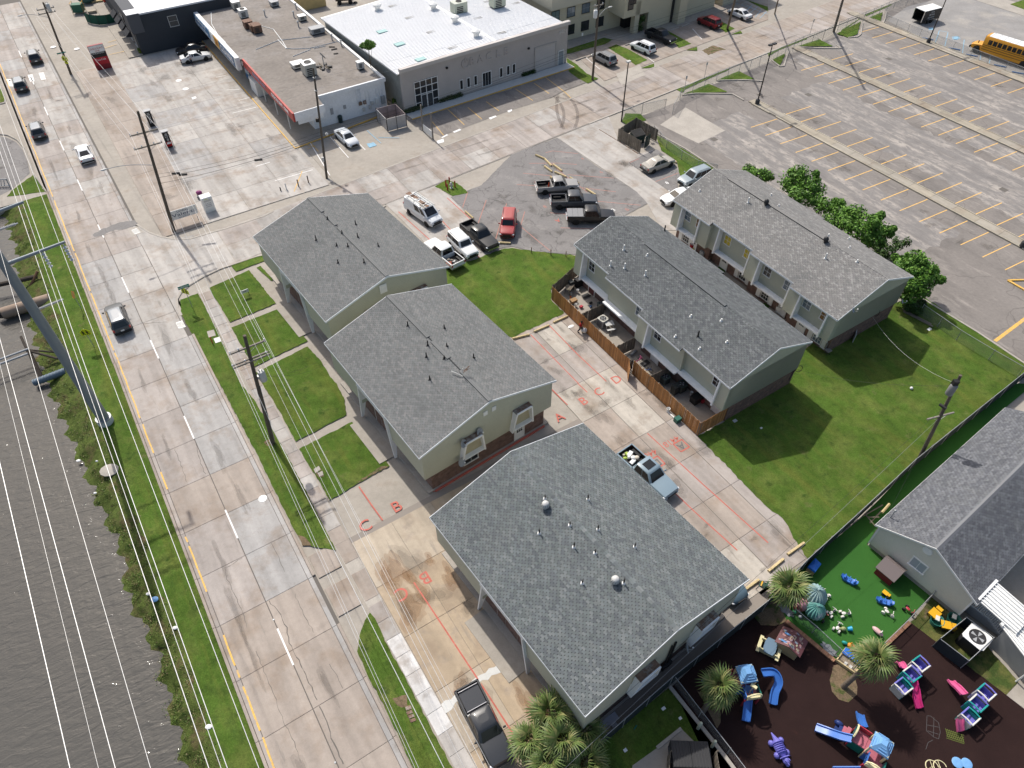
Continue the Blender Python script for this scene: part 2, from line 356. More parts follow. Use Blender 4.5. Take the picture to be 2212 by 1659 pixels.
# ramp and island across the bayou at the top left
fill('bridge_deck',[ST(98,-6.2),ST(98,-60),ST(125,-60),ST(160,-60),ST(160,-6.2)],-1.6,.02,m_conc)
sheet('ramp_asphalt',PX('00:0,1180 60,1190 140,1230 200,1300 240,1400 260,1500 100,1640 0,1690'),.035,m_asph)
mb=MB(); mb.path(PX('00:0,1160 70,1170 150,1210 215,1285 250,1380 290,1500 400,1655',.09),.11,5); struct('island_kerb',mb,m_kerb)
sheet('island_grass',PX('00:100,1650 290,1510 330,1570 390,1659 60,1700'),.05,m_grass,jag=.1)
sheet('island_lawn',PX('00:0,760 20,800 40,860 35,880 0,890'),.05,m_grass)
mb=MB(); mb.path(PX('00:0,735 28,790 48,860 40,890 0,900',.08),.10,5); struct('island_edge',mb,m_kerb)
# ---- slabs
_sm={}
def slabmesh(w,l,h=.05):
 k=(round(w,2),round(l,2),h)
 if k not in _sm:
  mb=MB(); g=.012; x,y=w/2-g,l/2-g; c=.02
  lo=[(-x,-y,0),(x,-y,0),(x,y,0),(-x,y,0)]; mid=[(a,b,h-.012) for a,b,_ in lo]; top=[(a*(1-c/x),b*(1-c/y),h) for a,b,_ in lo]
  mb.loft([lo,mid,top],0,False); _sm[k]=mb.mesh('slab',m_slab)
 return _sm[k]
def slab(par,s,t,w,l,col,z=0.0,rz=YS,name='slab',h=.05):
 return ob(name,slabmesh(w,l,h),par,ST(s,t,z),rz,color=[c*k for c,k in zip(col,[random.uniform(.94,1.05)]*3)])
TAN=(.33,.283,.243); GRY=(.345,.332,.318); BRT=(.385,.362,.335); PNK=(.338,.302,.275); ORG=(.375,.298,.212); WHT=(.58,.57,.555)
mb=MB(); mb.prism([ST(-40,-6.34),ST(60,-6.34),ST(175,-7.3),ST(175,.6),ST(60,1.55),ST(-40,1.55)],-.02,.02); road=struct('road',mb,m_joint)
random.seed(3)
for k in range(-9,31):
 s=30.02+4.57*k+2.285; d=tshift(s)
 if s<31: ca=cb=TAN
 elif s<40: ca,cb=PNK,GRY
 elif s<44: ca=cb=TAN
 elif s<62: ca,cb=PNK,GRY
 elif s<82: ca,cb=GRY,BRT
 elif s<93: ca=cb=PNK
 else: ca,cb=(PNK,BRT) if k%3 else (GRY,PNK)
 slab(road,s,-4.13+d,3.40,4.57,ca); slab(road,s,-.73+d,3.32,4.57,cb)
 slab(road,s,-6.0+d,.30,4.57,PNK)
 if not (64<s<80): slab(road,s,1.12+d,.36,4.57,GRY)
 if not (s>98):
  o=slab(road,s,-6.27+d,.22,4.57,TAN,name='kerb_block',h=.15)
 if (31.5<s<64 or s<23.5): slab(road,s,1.43+d,.24,4.57,TAN,name='kerb_block',h=.15)
def paint(par,pts,w,m,z,name='painted_line',gap=None):
 """flat stripe along ground points"""
 mb=MB()
 for a,b in zip(pts,pts[1:]):
  d=(b-a).normalized(); nr=Vector((-d.y,d.x,0))*w/2
  mb.quad([(p.x,p.y,z) for p in (a-nr,b-nr,b+nr,a+nr)])
 return mb.build(name,m,par)
for k in range(-1,12):
 s=12.4+12.0*k; paint(road,[ST(s,-2.42+tshift(s)),ST(s+3.15,-2.42+tshift(s+3.15))],.12,m_wline,.056,'lane_dash')
random.seed(11)
for a,b in ((150,97),(96,83.5),(83,75),(74.5,64),(63.6,53.5),(52.6,48.7),(46.3,44.2),(38.8,38.2),(37.8,33.2),(24.9,21.5),(21,17.0),(29.2,26.6),(26.2,25.6)):
 s=a; pts=[]
 while s>b: pts.append(ST(s,-5.86+tshift(s)*.9+random.uniform(-.025,.025))); s-=1.1
 pts.append(ST(b,-5.86+tshift(b)*.9)); paint(road,pts,.12,m_yline,.057,'edge_line')
def crack(par,txt,w=.05,z=.056):
 p=PX(txt); mb=MB(); q=[]
 for a,b in zip(p,p[1:]):
  k=max(2,int((b-a).length/.3)); nr=Vector((-(b-a).y,(b-a).x,0)).normalized()
  for j in range(k): q.append(a.lerp(b,j/k)+nr*random.uniform(-.06,.06))
 for a,b in zip(q,q[1:]):
  nr=Vector((-(b-a).y,(b-a).x,0)).normalized()*w/2*random.uniform(.5,1.3); mb.quad([(c.x,c.y,z) for c in (a-nr,b-nr,b+nr,a+nr)])
 return mb.build('crack',m_joint,par)
crack(road,'13:110,220 220,340 265,450 290,580 318,640 390,760 440,890 500,1000 550,1110',.055)
crack(road,'13:545,1130 610,1260 650,1400 690,1490 740,1600 760,1659',.07)
crack(road,'13:0,650 60,790 160,1040 255,1290 330,1440 410,1659',.03); crack(road,'13:335,160 400,300 480,450 520,530',.03); crack(road,'13:640,760 720,900 770,1010',.03)
crack(road,'03:1950,0 2010,120 2095,320 2150,480',.03); crack(road,'02:1510,570 1560,680 1625,870',.03); crack(road,'02:1690,500 1720,640 1760,760 1800,800',.035)
crack(road,'01:1250,1140 1380,1130 1480,1120',.05); crack(road,'02:1950,1659 1945,1590 1990,1570 2130,1480',.035); crack(road,'12:130,1370 200,1500 260,1659',.03)
sheet('asphalt_patch',PX('01:800,375 870,330 1020,270 1170,245 1198,275 1100,320 980,335 900,375 820,392'),.058,m_asph,road,jag=.12,step=.3)
for a,b in (('00:55,685 110,690 118,750 75,748',0),('00:240,650 282,645 300,705 262,708',0),('00:335,632 378,628 398,688 358,692',0)): sheet('crossing_bar',PX(a),.056,m_wline,road)
mb=MB(); mb.prism(PX('01:1100,320 1185,300 1250,350 1140,385'),.03,.06); mb.build('drain_apron',m_kerb,road)
def grate(par,txt):
 p=PX(txt,.065); mb=MB(); mb.prism(p,.05,.066); o=mb.build('drain_grate',m_glv,par)
 mb=MB()
 for k in range(7):
  u=.1+.8*k/6; a=p[0].lerp(p[1],u); b=p[3].lerp(p[2],u); d=(b-a)*.08; mb.quad([tuple(v+Vector((0,0,.004))) for v in (a+d-(p[1]-p[0])*.03,a+d+(p[1]-p[0])*.03,b-d+(p[1]-p[0])*.03,b-d-(p[1]-p[0])*.03)])
 mb.build('grate_slot',m_joint,o)
grate(road,'01:1135,330 1180,312 1215,348 1165,365'); grate(road,'01:1518,1130 1575,1110 1605,1165 1545,1180')
def cover(par,txt,r,z,m=m_glv,name='manhole_cover'):
 c=P1(txt); mb=MB(); mb.lathe([(r,z-.03),(r,z),(r*.9,z+.006)],20,(c.x,c.y,0)); mb.build(name,m,par)
cover(road,'12:60,993',.36,.06); cover(road,'13:153,380',.07,.07); cover(road,'13:685,1613',.07,.07)
# side street
sN=lambda t: 71.3+(t-11)*.079
sF=lambda t: 78.7+max(0,t-15)*.083
mb=MB(); mb.prism(rag([ST(63,1.56)]+PX('01:1535,1000 1528,930 1560,870 1640,800 1750,735 1900,665 2212,560')+[ST(sN(t)-.1,t) for t in (15,60,110,175)]+[ST(sF(t)+.1,t) for t in (175,110,60,15)]+PX('01:1640,408 1520,412 1400,392 1290,352 1185,282')+[ST(85,1.3)],99,0),-.02,.022); street=struct('side_street',mb,m_kerb)
mb=MB(); mb.prism([ST(63.2,.97)]+PX('01:1545,1000 1540,930 1570,875 1645,808 1755,742 1900,673')+[ST(71.2,8.9),ST(78.6,8.9)]+PX('01:1520,405 1400,385 1292,345 1200,290')+[ST(82,.8)],0,.052)
o=mb.build('junction_slab',m_slab,street,color=BRT)
def qslab(par,p,col,h=.05,g=.02,name='slab'):
 c=sum(p,Vector())/len(p); q=[v+(c-v).normalized()*g for v in p]; mb=MB(); mb.prism(q,0.0,h); return mb.build(name,m_slab,par,color=[x*k for x,k in zip(col,[random.uniform(.93,1.06)]*3)])
random.seed(5); t=9.0
while t<172:
 t2=t+4.65
 for a,b in ((0,.5),(.5,1)):
  qslab(street,[ST(lerp(sN(q),sF(q),u),q) for q,u in ((t,a),(t2,a),(t2,b),(t,b))],random.choice((PNK,PNK,BRT)) if t<60 else random.choice((TAN,PNK)))
 t=t2
def kerbline(par,pts,w=.17,h=.14,m=None,name='kerb'):
 mb=MB()
 for a,b in zip(pts,pts[1:]):
  d=(b-a).normalized(); nr=Vector((-d.y,d.x,0))*w/2; mb.prism([a-nr,b-nr,b+nr,a+nr],0,h)
 return mb.build(name,m or m_kerb,par)
kerbline(street,PX('01:1570,1070 1535,1000 1528,930 1560,870 1640,800 1750,735 1900,665 2212,560 11:380,470 1120,120'),.24,.08)
kerbline(street,PX('01:1185,282 1290,352 1400,392 1520,412 1640,408 1950,318 11:70,210 150,170'),.24,.08)
kerbline(street,[ST(sF(t)+.1,t) for t in (20,40,60,68)],.24,.07); kerbline(street,[ST(sF(t)+.1,t) for t in (77,84)],.24,.07); kerbline(street,[ST(sN(t)-.1,t) for t in (62,80,100,120,160)],.24,.08)
for p,c in (('20:900,640 1100,560 1150,650 940,740',BRT),): sheet('tan_patch',PX(p),.056,m_kerb,street,jag=.1)
sheet('spalled_patch',PX('20:1640,440 1740,395 1850,430 1790,440 1700,480'),.055,m_dirt,street,jag=.12,step=.3)
# tyre marks: thin rubber arcs on the slabs
m_skid=mat('skid_mark',(.17,.145,.13),.9,n=((3,.2),(20,.2)),alpha=.32)
for k,(a,b,c,d) in enumerate((('20:360,830','20:440,900','20:480,1000','20:420,1110'),('20:440,810','20:560,880','20:600,1000','20:540,1110'),('20:380,840','20:520,860','20:640,910','20:700,960'),('20:450,1120','20:380,1010','20:370,900','20:400,820'))):
 q=[P1(x) for x in (a,b,c,d)]; pts=[]
 for i in range(15):
  u=i/14; pts.append(q[0]*(1-u)**3+3*q[1]*u*(1-u)**2+3*q[2]*u*u*(1-u)+q[3]*u**3)
 paint(street,pts,.45,m_skid,.058+.002*k,'tyre_mark')
# ---- pavements and yards of concrete slabs
mb=MB(); mb.prism([ST(-20,3.78),ST(69,3.78),ST(69,4.98),ST(-20,4.98)],-.02,.03); walk=struct('sidewalk',mb,m_kerb)
s=-8.0
while s<67:
 c=WHT if (13.9<s<22) else random.choice((TAN,BRT,BRT,PNK))
 if not (25<s<31.5): slab(walk,s+.76,4.38,1.15,1.52,c,h=.06)
 s+=1.52
random.seed(21)
mb=MB(); mb.prism([ST(-20,4.99),ST(31.6,4.99),ST(31.6,30),ST(9.2,30),ST(9.0,12.4),ST(-20,12.4)],-.02,.015); drive=struct('front_driveway',mb,m_jnt2)
for s in np.arange(-13.4+3.6-.27,30,4.57):
 for t,w in ((6.75,3.5),(10.3,3.6))+(((14.0,3.8),(17.75,3.7)) if s>8.5 else ()): slab(drive,s+2.28,t,w,4.57,random.choice((ORG,ORG,TAN,(.40,.34,.265))))
for s in (25.45,30.02-1.1):
 for t,w in ((2.6,1.9),(4.4,1.15)): slab(drive,s+.5+1.3,t,w,2.6 if s<27 else 2.2,TAN)
sheet('pale_repair',PX('13:1600,1110 1760,1010 1900,880 2060,790 2190,710 2200,760 2080,850 1920,930 1770,1060 1640,1190'),.058,m_lgry,drive,jag=.12,step=.35)
mb=MB(); c0=[toST(p) for p in PX('D:1112,738 1224,685 1738,1172 1600,1302')]
mb.prism([ST(10.3,29.0),ST(46.5,29.0),ST(46.3,35.5),ST(20,35.6),ST(20,40.5),ST(10.3,40.5)],-.02,.015); rear=struct('rear_parking',mb,m_jnt2)
for s in np.arange(10.5,46,4.1):
 for t,w in ((29.4,3.2),(32.6,3.1),(35.3,2.2)):
  if s<46: slab(rear,s+2.05,t,w,4.1,random.choice((TAN,PNK,(.42,.385,.335))))
for s in np.arange(10.5,21,4.1): slab(rear,s+2.05,38.0,3.1,4.1,random.choice((TAN,PNK)))
random.seed(31)
mb=MB(); mb.prism([ST(81,3.4),ST(81,25),ST(134,25),ST(134,3.3)],-.02,.012); fore=struct('store_forecourt',mb,m_kerb)
for s in np.arange(80.6,133,5.3):
 for t in np.arange(4.0,25,5.25): slab(fore,s+2.65,t+1.9,5.25,5.3,random.choice((BRT,BRT,BRT,GRY)) if t>7 else TAN)
mb=MB(); mb.prism([ST(79.2,25.1),ST(82.2,62),ST(92.5,62),ST(92,25.1)],-.02,.01); side=struct('store_side_lot',mb,m_conc)
sheet('shade_toned_forecourt',PX('10:1310,1040 1720,905 2212,770 20:0,690 190,620 460,560 640,715 440,790 330,850 10:2212,950 1600,1180'),.03,m_schl)  # concrete apron; the hall's shade is put into this darker asphalt colour
# ---- complex: asphalt front lot, lawns
lot=sheet('front_lot_asphalt',PX('11:1680,45 1950,-60 2212,-330 20:390,1190 740,1440 1080,1659 21:1170,100 740,330 640,400 575,470 570,545 170,510 0,470 11:2090,490 1900,250'),.012,m_asph,jag=.05)
sheet('sedan_bay_asphalt',PX('20:1010,1405 1120,1345 1250,1290 1400,1395 1450,1500 1420,1659 1365,1659'),.014,m_asph,jag=.05)
random.seed(41); mb=MB(); mb.prism(PX('20:390,1190 835,1005 920,1215 1090,1330 1240,1290 1010,1410 1365,1659 21:1470,60 1440,330 1300,330 1170,100 20:1080,1659'),-.02,.011); dr=struct('lot_driveway',mb,m_slab); dr.color=BRT+(1,)
mb=MB(); mb.prism(PX('11:1120,105 1560,-60 1680,45 1900,250 2095,495 1980,560 1850,600 1640,660 1450,430'),-.02,.010); vd=struct('van_parking',mb,m_slab); vd.color=BRT+(1,)
for t in ('20:755,1120 910,1215 1090,1330',): kerbline(dr,PX(t),.1,.05,m_rust)
for nm,p,z,j in (('lawn_verge','01:1560,935 1712,880 1870,1180 2080,1659 12:0,160 260,600 500,1060 690,1440 610,1425 420,1395 330,1260 0,590 01:1900,1659 1570,1070',.075,.05),
 ('lawn_verge','13:985,318 1030,370 1110,560 1300,900 1510,1310 1700,1659 1900,2050 1560,2050 1360,1659 1100,1100 970,875 875,655 890,550 940,390',.075,.05),
 ('front_lawn','D:452,623 538,584 596,656 497,697',.055,.05),('front_lawn','D:500,708 604,667 665,737 594,771 548,794',.055,.05),
 ('front_lawn','12:-5,-95 446,-322 560,-200 640,-60 700,0 760,120 780,270 345,500 210,245',.055,.05),('front_lawn','12:372,565 830,330 1155,712 1090,740 880,860 640,1008 540,830',.055,.06),
 ('kerb_grass','01:2000,640 2212,565 11:110,545 300,475 200,560 11:90,590 01:2040,690',.05,.05),('side_grass','11:5,655 40,640 150,760 135,770',.05,.03),
 ('centre_lawn','11:1500,690 1850,600 2120,500 21:0,487 170,512 470,545 572,553 560,715 345,805 335,930 450,1050 0,1262 11:1900,1200 1700,1000',.075,.09),
 ('side_lawn','22:1600,455 1835,330 2000,150 31:-100,1500 300,1360 500,1250 1000,1000 1130,950 1340,905 1800,1210 2212,1490 2500,1659 32:2300,-80 2080,10 1840,200 1280,655 800,1100 345,1515 310,1480 120,1160 22:2212,1075 2080,945',.075,.11),
 ('strip_lawn','20:1240,1165 1500,1300 1800,1490 1690,1560 1560,1600 1450,1510 1420,1390 1290,1300',.03,.05),
 ('corner_grass','20:950,1050 980,980 1110,985 1160,1040 1000,1085',.03,.05),
 ('office_lawn','20:470,500 560,560 650,640 745,680 655,722 570,680 490,620',.05,.05),('office_lawn','20:475,380 720,310 870,345 800,385 470,470',.05,.05),
 ('office_lawn','20:830,415 900,385 1000,425 1170,520 1070,565',.05,.05),('office_lawn','20:1115,590 1225,550 1225,585',.05,.04),('office_lawn','20:1330,260 1390,290 1550,380 1440,415',.05,.05),('office_lawn','20:1505,435 1600,405 1600,440',.05,.04),
 ('office_lawn','20:1740,190 1780,170 1925,250 1845,285',.05,.05),('office_lawn','20:1890,300 1975,268 1990,290',.05,.04),('office_lawn','20:1990,-10 2212,60 2212,100 2040,10',.05,.05),('office_lawn','20:1680,15 1760,-10 1830,-10 1690,45',.05,.05),
 ('school_verge','20:1465,825 1700,730 1860,800 1600,812',.13,.05),('school_verge','20:1760,700 1960,620 2095,690',.13,.05),
 ('school_verge','30:40,520 150,465 100,575',.13,.05),('school_verge','30:255,405 440,345 560,405',.13,.05),('school_verge','30:590,295 800,190 770,300 690,330',.13,.05),('school_verge','30:850,165 990,110 965,200',.13,.05),
 ('street_verge','20:1420,775 1640,670 1860,590 1880,600 1500,770 1470,800',.03,.06),('street_verge','30:0,455 140,385 330,325 340,335 100,430 0,490',.03,.06),('street_verge','30:640,255 850,125 1060,30 1070,45 800,160 620,285',.03,.06),
 ('hydrant_grass','10:1545,1610 1650,1555 1740,1585 1810,1640 11:1830,10 1700,35',.03,.06)):
 tag(sheet(nm,PX(p),z,m_grass,jag=j,step=.35))
# bare soil spots in the lawns
for p in ('12:500,760 540,715 575,760 590,800 545,810','12:1080,715 1150,715 1000,790 900,850 870,850','13:1180,1060 1300,1030 1310,1130 1260,1140','11:1850,1000 1990,1090 1960,1105','12:360,1310 430,1330 480,1400 400,1400','12:70,505 120,480 180,500 170,540 100,540','02:890,740 960,715 1000,750 960,800 900,790'):
 c=PX(p); sheet('bare_soil',c,.082 if p.startswith('13') or '360,' in p or '70,5' in p else .061,m_dirt,jag=.1,step=.25)
ped=PX('12:500,740 545,712 560,745 515,775'); fill('utility_lid',ped,.05,.09,m_kerb); fill('utility_lid',PX('12:535,775 575,755 585,790 550,805'),.05,.09,m_kerb)
fill('meter_lid',PX('01:1790,1210 1850,1195 1868,1245 1805,1262'),.05,.1,m_kerb); fill('meter_lid',PX('01:1848,1272 1900,1255 1915,1295 1865,1312'),.05,.1,m_lgry)
for p in ('13:1290,1135 1335,1118 1348,1150 1300,1168','13:1298,1180 1345,1160 1358,1185 1308,1205','13:1310,1212 1360,1195 1372,1218 1325,1238','13:1325,1245 1375,1230 1385,1252 1340,1272'): fill('stepping_stone',PX(p),.06,.11,m_rust)
# ---- school lot
sch=sheet('school_lot_asphalt',PX('20:1130,1000 1450,870 1470,830 1720,740 2212,540 30:300,430 600,310 700,335 820,250 1000,215')+[ST(84,140),ST(90,260),ST(-30,260),ST(-30,60),ST(13.4,68.9)]+PX('31:1300,905 20:1800,1495 1450,1290 1240,1150'),.02,m_schl)
m_crust=mat('pale_worn_asphalt',(.37,.335,.30),.95,n=((1,.1),(18,.16)),mix=(((.205,.192,.182),.9,.36,.56,7,4.5),((.17,.158,.15),.6,.5,.68,6,9),((.205,.192,.182),2.2,.5,.6,6,2)))
for (s0,s1,t0,t1) in ((20,66,91.5,101),(30,76,112,122),(30,66,72,83),(20,75,103,106),(45,60,131,140)):
 sheet('worn_lane',rag([ST(s0,t0),ST(s0,t1),ST(s1,t1),ST(s1,t0)],1.0,.5),.024,m_crust,sch)
def medians(s0,s1,t,w):
 mb=MB(); mb.prism([ST(s0,t),ST(s1,t),ST(s1,t+w),ST(s0,t+w)],0,.05); o=mb.build('median',m_joint,sch); s=s0
 for e in (0,w-.16):
  q=s0
  while q<s1-.1: slab(o,q+3.0,t+e+.08,.17,min(6,s1-q),(.42,.38,.30),name='kerb_block',h=.19); q+=6
 k=0
 while s<s1-.2:
  slab(o,s+1.55,t+w/2,w-.36,3.1,random.choice(((.32,.285,.225),(.35,.31,.245),(.33,.30,.25))),h=.17,name='paving_slab'); s+=3.1; k+=1
medians(-10,65.5,86.1,1.75); medians(0,75.5,106.6,1.75); medians(30,80,126.9,1.9)
for t,s0,s1 in ((86.1,0,62),(106.6,20,72),(126.9,36,76)):
 for k in range(40):
  s=s0+.6+2.77*k
  if s>s1: break
  for a,b in ((-5.2,-.15),(1.95,7.0)):
   if t>120 and a>0: continue
   paint(sch,[ST(s+.2,t+a),ST(s-.1,t+b)],.11,m_oline,.03,'stall_line')
for a,b in (('31:1960,1290','31:2400,960'),): paint(sch,PX(a+' '+b),.34,m_yline,.03,'broad_yellow_line')
kerbline(sch,PX('31:2070,770 2212,850 2400,960'),.25,.15,m_yline,'yellow_kerb'); kerbline(sch,PX('31:2070,768 2212,765 2500,762'),.2,.15,m_yline,'yellow_kerb')
kerbline(sch,PX('20:1240,1150 1500,1290 1800,1490'),.2,.12); kerbline(sch,PX('31:1300,905 1800,1210 2212,1485 2500,1659'),.2,.12)
for p in ('20:1470,825 1590,812 1900,815 2000,870','20:1770,700 2000,695 2170,705','30:30,525 100,578 135,575 175,450','30:260,410 450,420 630,422 590,395','30:690,330 770,322 800,300 815,200','30:985,215 1010,170 1020,100'): kerbline(sch,PX(p),.22,.16)
for p in ('20:2075,850 2212,960',): pass
for p in ('30:350,820','30:1045,510','20:1745,1205','33:0,0'):
 if p!='33:0,0': c=P1(p); s_,t_=toST(c); fill('storm_inlet',[ST(s_-.45,t_-.45),ST(s_-.45,t_+.45),ST(s_+.45,t_+.45),ST(s_+.45,t_-.45)],.0,.028,m_joint,sch)
s_,t_=toST(P1('30:2035,1640')); fill('storm_inlet',[ST(s_-.45,t_-.45),ST(s_-.45,t_+.45),ST(s_+.45,t_+.45),ST(s_+.45,t_-.45)],.0,.028,m_joint,sch)
sheet('repaved_patch',PX('20:1280,1080 1500,930 1840,1130 1610,1240'),.027,m_kerb,sch)
sheet('bus_lane_concrete',PX('30:1030,180 1200,60 1500,-20 1780,0 2212,140 2500,230 2500,800 2212,700 1600,460 1330,330'),.03,mat('bus_lane_asphalt',(.26,.25,.24),.9,n=((.3,.12),(3,.08),(40,.1)),mix=(((.36,.33,.29),.25,.5,.75),)),sch)
sheet('school_sidewalk',PX('30:1780,0 1900,-40 2300,60 2300,165 2212,140'),.06,m_kerb,sch); sheet('school_lawn',PX('30:2090,40 2212,0 2400,-30 2400,110 2212,85'),.09,m_grass,sch)
for a,b in (('30:1325,330','30:1425,350'),('30:1555,418','30:1660,437'),('30:1705,475','30:1810,492'),('30:1950,565','30:2055,585'),('30:2105,625','30:2212,645')):
 p,q=PX(a+' '+b); mb=MB(); d=(q-p).normalized(); nr=Vector((-d.y,d.x,0))*.09; mb.prism([p-nr,q-nr,q+nr,p+nr],.03,.17); tag(mb.build('parking_bumper',pm('blue_bumper',(.03,.12,.3),.7)),'blue wheel stop by the bus lane fence, '+{'30:1325,330':'leftmost, at the foot of the lamp post','30:1555,418':'second from the lamp post','30:1705,475':'third from the lamp post','30:1950,565':'fourth from the lamp post','30:2105,625':'last before the right edge of the photo'}[a],'wheel stop','blue wheel stops')
for p in ('30:1480,265 1555,280 1525,410 1440,385','30:1695,345 1680,460','30:1840,460 1830,530','30:1925,480 1910,550','30:1590,320 1640,315 1660,335 1600,345'):
 q=PX(p); paint(sch,q+q[:1] if len(q)>2 else q,.12,m_bline,.036,'blue_marking')
sheet('wheelchair_symbol',PX('30:1385,240 1425,238 1430,258 1390,262'),.036,m_bline,sch); sheet('wheelchair_symbol',PX('30:1600,320 1650,318 1640,345 1605,345'),.036,m_bline,sch)
# ---- lot paint
for a in ('22:1170,430 1660,880 2212,1375','22:1355,895 1570,1100 1945,1440','21:160,1235 575,1659','21:318,1152 560,1400 815,1640','22:340,45 480,185','22:570,0 650,75'): paint(rear,PX(a),.10,m_rline,.058)
for a in ('13:1365,58 1730,610 1918,895','13:1942,932 2212,1350 2450,1720','12:890,890 1000,1050 1095,1180','12:1530,935 1880,740 2212,520','22:0,520 275,350'): paint(drive,PX(a),.11,m_rline,.06)
for a in ('20:290,1320 350,1305 570,1328','20:150,1412 400,1410 560,1422','20:95,1497 340,1520','20:40,1595 210,1605','20:330,1410 500,1550 650,1659','20:480,1510 880,1540','20:600,1622 900,1659','21:735,80 1110,115','21:330,180 480,195','21:420,310 760,320','21:75,300 330,510','21:110,170 75,290','11:1830,0 1785,135','11:1990,70 1920,270','11:2165,100 2070,410','20:1020,1405 1100,1370','20:1240,1570 1440,1495'): paint(lot,PX(a),.10,m_fade,.018)
for a in ('11:1230,170 1520,430','11:1600,240 1750,400 1940,575','11:1650,50 1860,240'): paint(vd,PX(a),.11,m_rline,.016)
UTX=lambda p,sg=1: frame(p,UT*sg,US*sg)
def gtext(txt,px,size,sg,m,z,par): p=P1(px,z); text(txt,m,size,UTX(p,sg),par,'painted_letter',depth=.001,bold=.004)
for tx,px,sg in (('A','22:410,288',1),('B','22:618,150',1),('C','22:752,70',1),('D','21:905,1622',1)): gtext(tx,px,1.35,sg,m_rline,.058,rear)
for tx,px,sg in (('B','12:1215,1062',1),('C','12:945,1228',1),('C','13:1255,150',-1),('B','13:1462,12',-1)): gtext(tx,px,1.5,sg,m_rline,.059,drive)
gtext('4408','22:1180,610',.85,-1,m_rline,.058,rear); gtext('4418','22:1375,495',.85,-1,m_rline,.058,rear)
for a,tx in (('22:1250,680','D'),('22:1462,535','A')):
 c=P1(a); s_,t_=toST(c); paint(rear,[ST(s_-.5,t_-.5),ST(s_-.5,t_+.5),ST(s_+.5,t_+.5),ST(s_+.5,t_-.5),ST(s_-.5,t_-.5)],.12,m_rline,.060); gtext(tx,a,1.0,-1,pm('grey_spray_paint',(.12,.12,.125),.8),.062,rear)
for tx,px in (('B','21:875,155'),('8','20:1340,1580')): gtext(tx,px,.8,1,m_wline,.02,lot)
for px,tx in (('21:40,165','O'),('21:995,152','B'),('21:285,127','8'),('20:770,1487','6'),('20:610,1372','4')): gtext(tx,px,.8,1,m_fade,.021,lot)
gtext('A','21:395,245',.9,-1,m_rline,.021,lot)
# store lots: stall lines
for a in ('10:640,1185 800,1365','10:850,1205 945,1298','10:470,1240 640,1520','10:0,1440 120,1405','10:165,1565 340,1515 490,1470'): paint(side,PX(a),.11,m_wline,.06)
for a in ('10:475,1240 540,1310','10:380,1240 500,1270','10:445,1290 520,1262','10:400,1480 330,1659'): paint(side,PX(a),.10,m_yline,.062)
for a in ('10:960,1130 1080,1240','10:1060,1190 1240,1195'): paint(side,PX(a),.1,m_bline,.06)
sheet('wheelchair_symbol',PX('10:955,1245 1010,1232 1045,1258 985,1280'),.06,m_bline,side,jag=.1,step=.3)
for a in ('00:900,420 1010,385','00:940,475 1110,437','00:930,370 1030,340','00:2010,980 2212,930','00:2065,870 2212,830','00:1870,670 1950,655','00:1960,780 2070,775'): paint(fore,PX(a),.1,m_yline if '00:9' in a else m_wline,.056)
for p in ('00:1545,698','00:1605,770','00:665,424','00:460,408'): cover(fore,p,.45,.058,m_wline,'tank_lid')
fill('tank_lid',PX('00:1655,845 1690,835 1700,850 1665,862'),.03,.06,m_wline,fore)
for a in ('20:290,670 460,800 520,860','20:30,770 180,870','20:190,720 320,810','10:1520,1050 1620,1170','10:1650,940 1800,1080','10:1990,880 2100,960','10:1830,930 1950,1030'): paint(side,PX(a),.1,m_yline,.037)
sheet('entrance_walk',PX('20:90,690 160,660 215,690 130,720'),.05,m_lgry,side)
for a in ('10:1600,1190 1650,1160 1660,1170 1610,1195','10:1700,1140 1760,1115 1775,1125 1715,1150','10:2010,1020 2070,1000 2080,1010 2025,1035','10:2170,960 2212,945 2212,960 2185,975','10:1560,1220 1620,1200 1625,1230 1570,1245'): sheet('white_lid',PX(a),.04,m_wline,side)
mb=MB(); mb.prism(PX('20:500,420 1000,300 1050,210 2212,-150 2212,170 1400,470 800,700 640,560'),-.02,.02); off=struct('office_parking',mb,m_slab); off.color=TAN+(1,)
for a in ('20:640,500 760,600','20:1560,250 1640,340','20:1110,450 1230,540'): paint(off,PX(a),.1,m_wline,.03)
for a in ('20:2020,40 2080,70','20:2075,45 2010,110','20:2120,60 2060,110','20:2160,80 2100,150','20:2200,100 2140,160','20:1940,30 2212,120'): paint(off,PX(a),.09,m_bline,.035)
# ---- daycare yard
rub=sheet('playground_surface',PX('23:1385,955 1800,560 2212,235 33:0,330 165,398 575,738 1000,597 1225,402 1480,592 2060,1035 2350,1260 2350,1900 23:1700,2000 1650,1520'),.06,m_rub)
tf=sheet('artificial_lawn',PX('33:165,390 575,732 1000,592 1440,130 32:1330,1659 850,1390 935,1255 800,1165 350,1525 150,1700 33:0,190'),.075,m_turf)
sheet('shaded_side_yard',PX('32:800,1165 935,1255 1400,800 2040,215 2300,0 2080,0 1840,205 1280,665'),.065,m_turf)
sheet('service_grass',PX('33:1225,400 1300,330 1440,150 1600,320 1900,620 2160,915 2055,1030 1480,590'),.065,mat('dry_grass',(.12,.12,.035),.95,n=((.6,.2),(8,.25),(45,.3)),mix=(((.05,.08,.016),.7,.45,.6),((.2,.15,.09),.8,.6,.7)),bump=(25,.08,.9)),jag=.06)
fill('service_walk',PX('33:2055,1032 2165,918 2350,1010 2350,1260'),.0,.085,m_conc)
sheet('dark_lawn',PX('23:760,1440 1360,965 1840,1560 1900,1659 1750,1750 600,1750'),.06,m_grass,jag=.04)
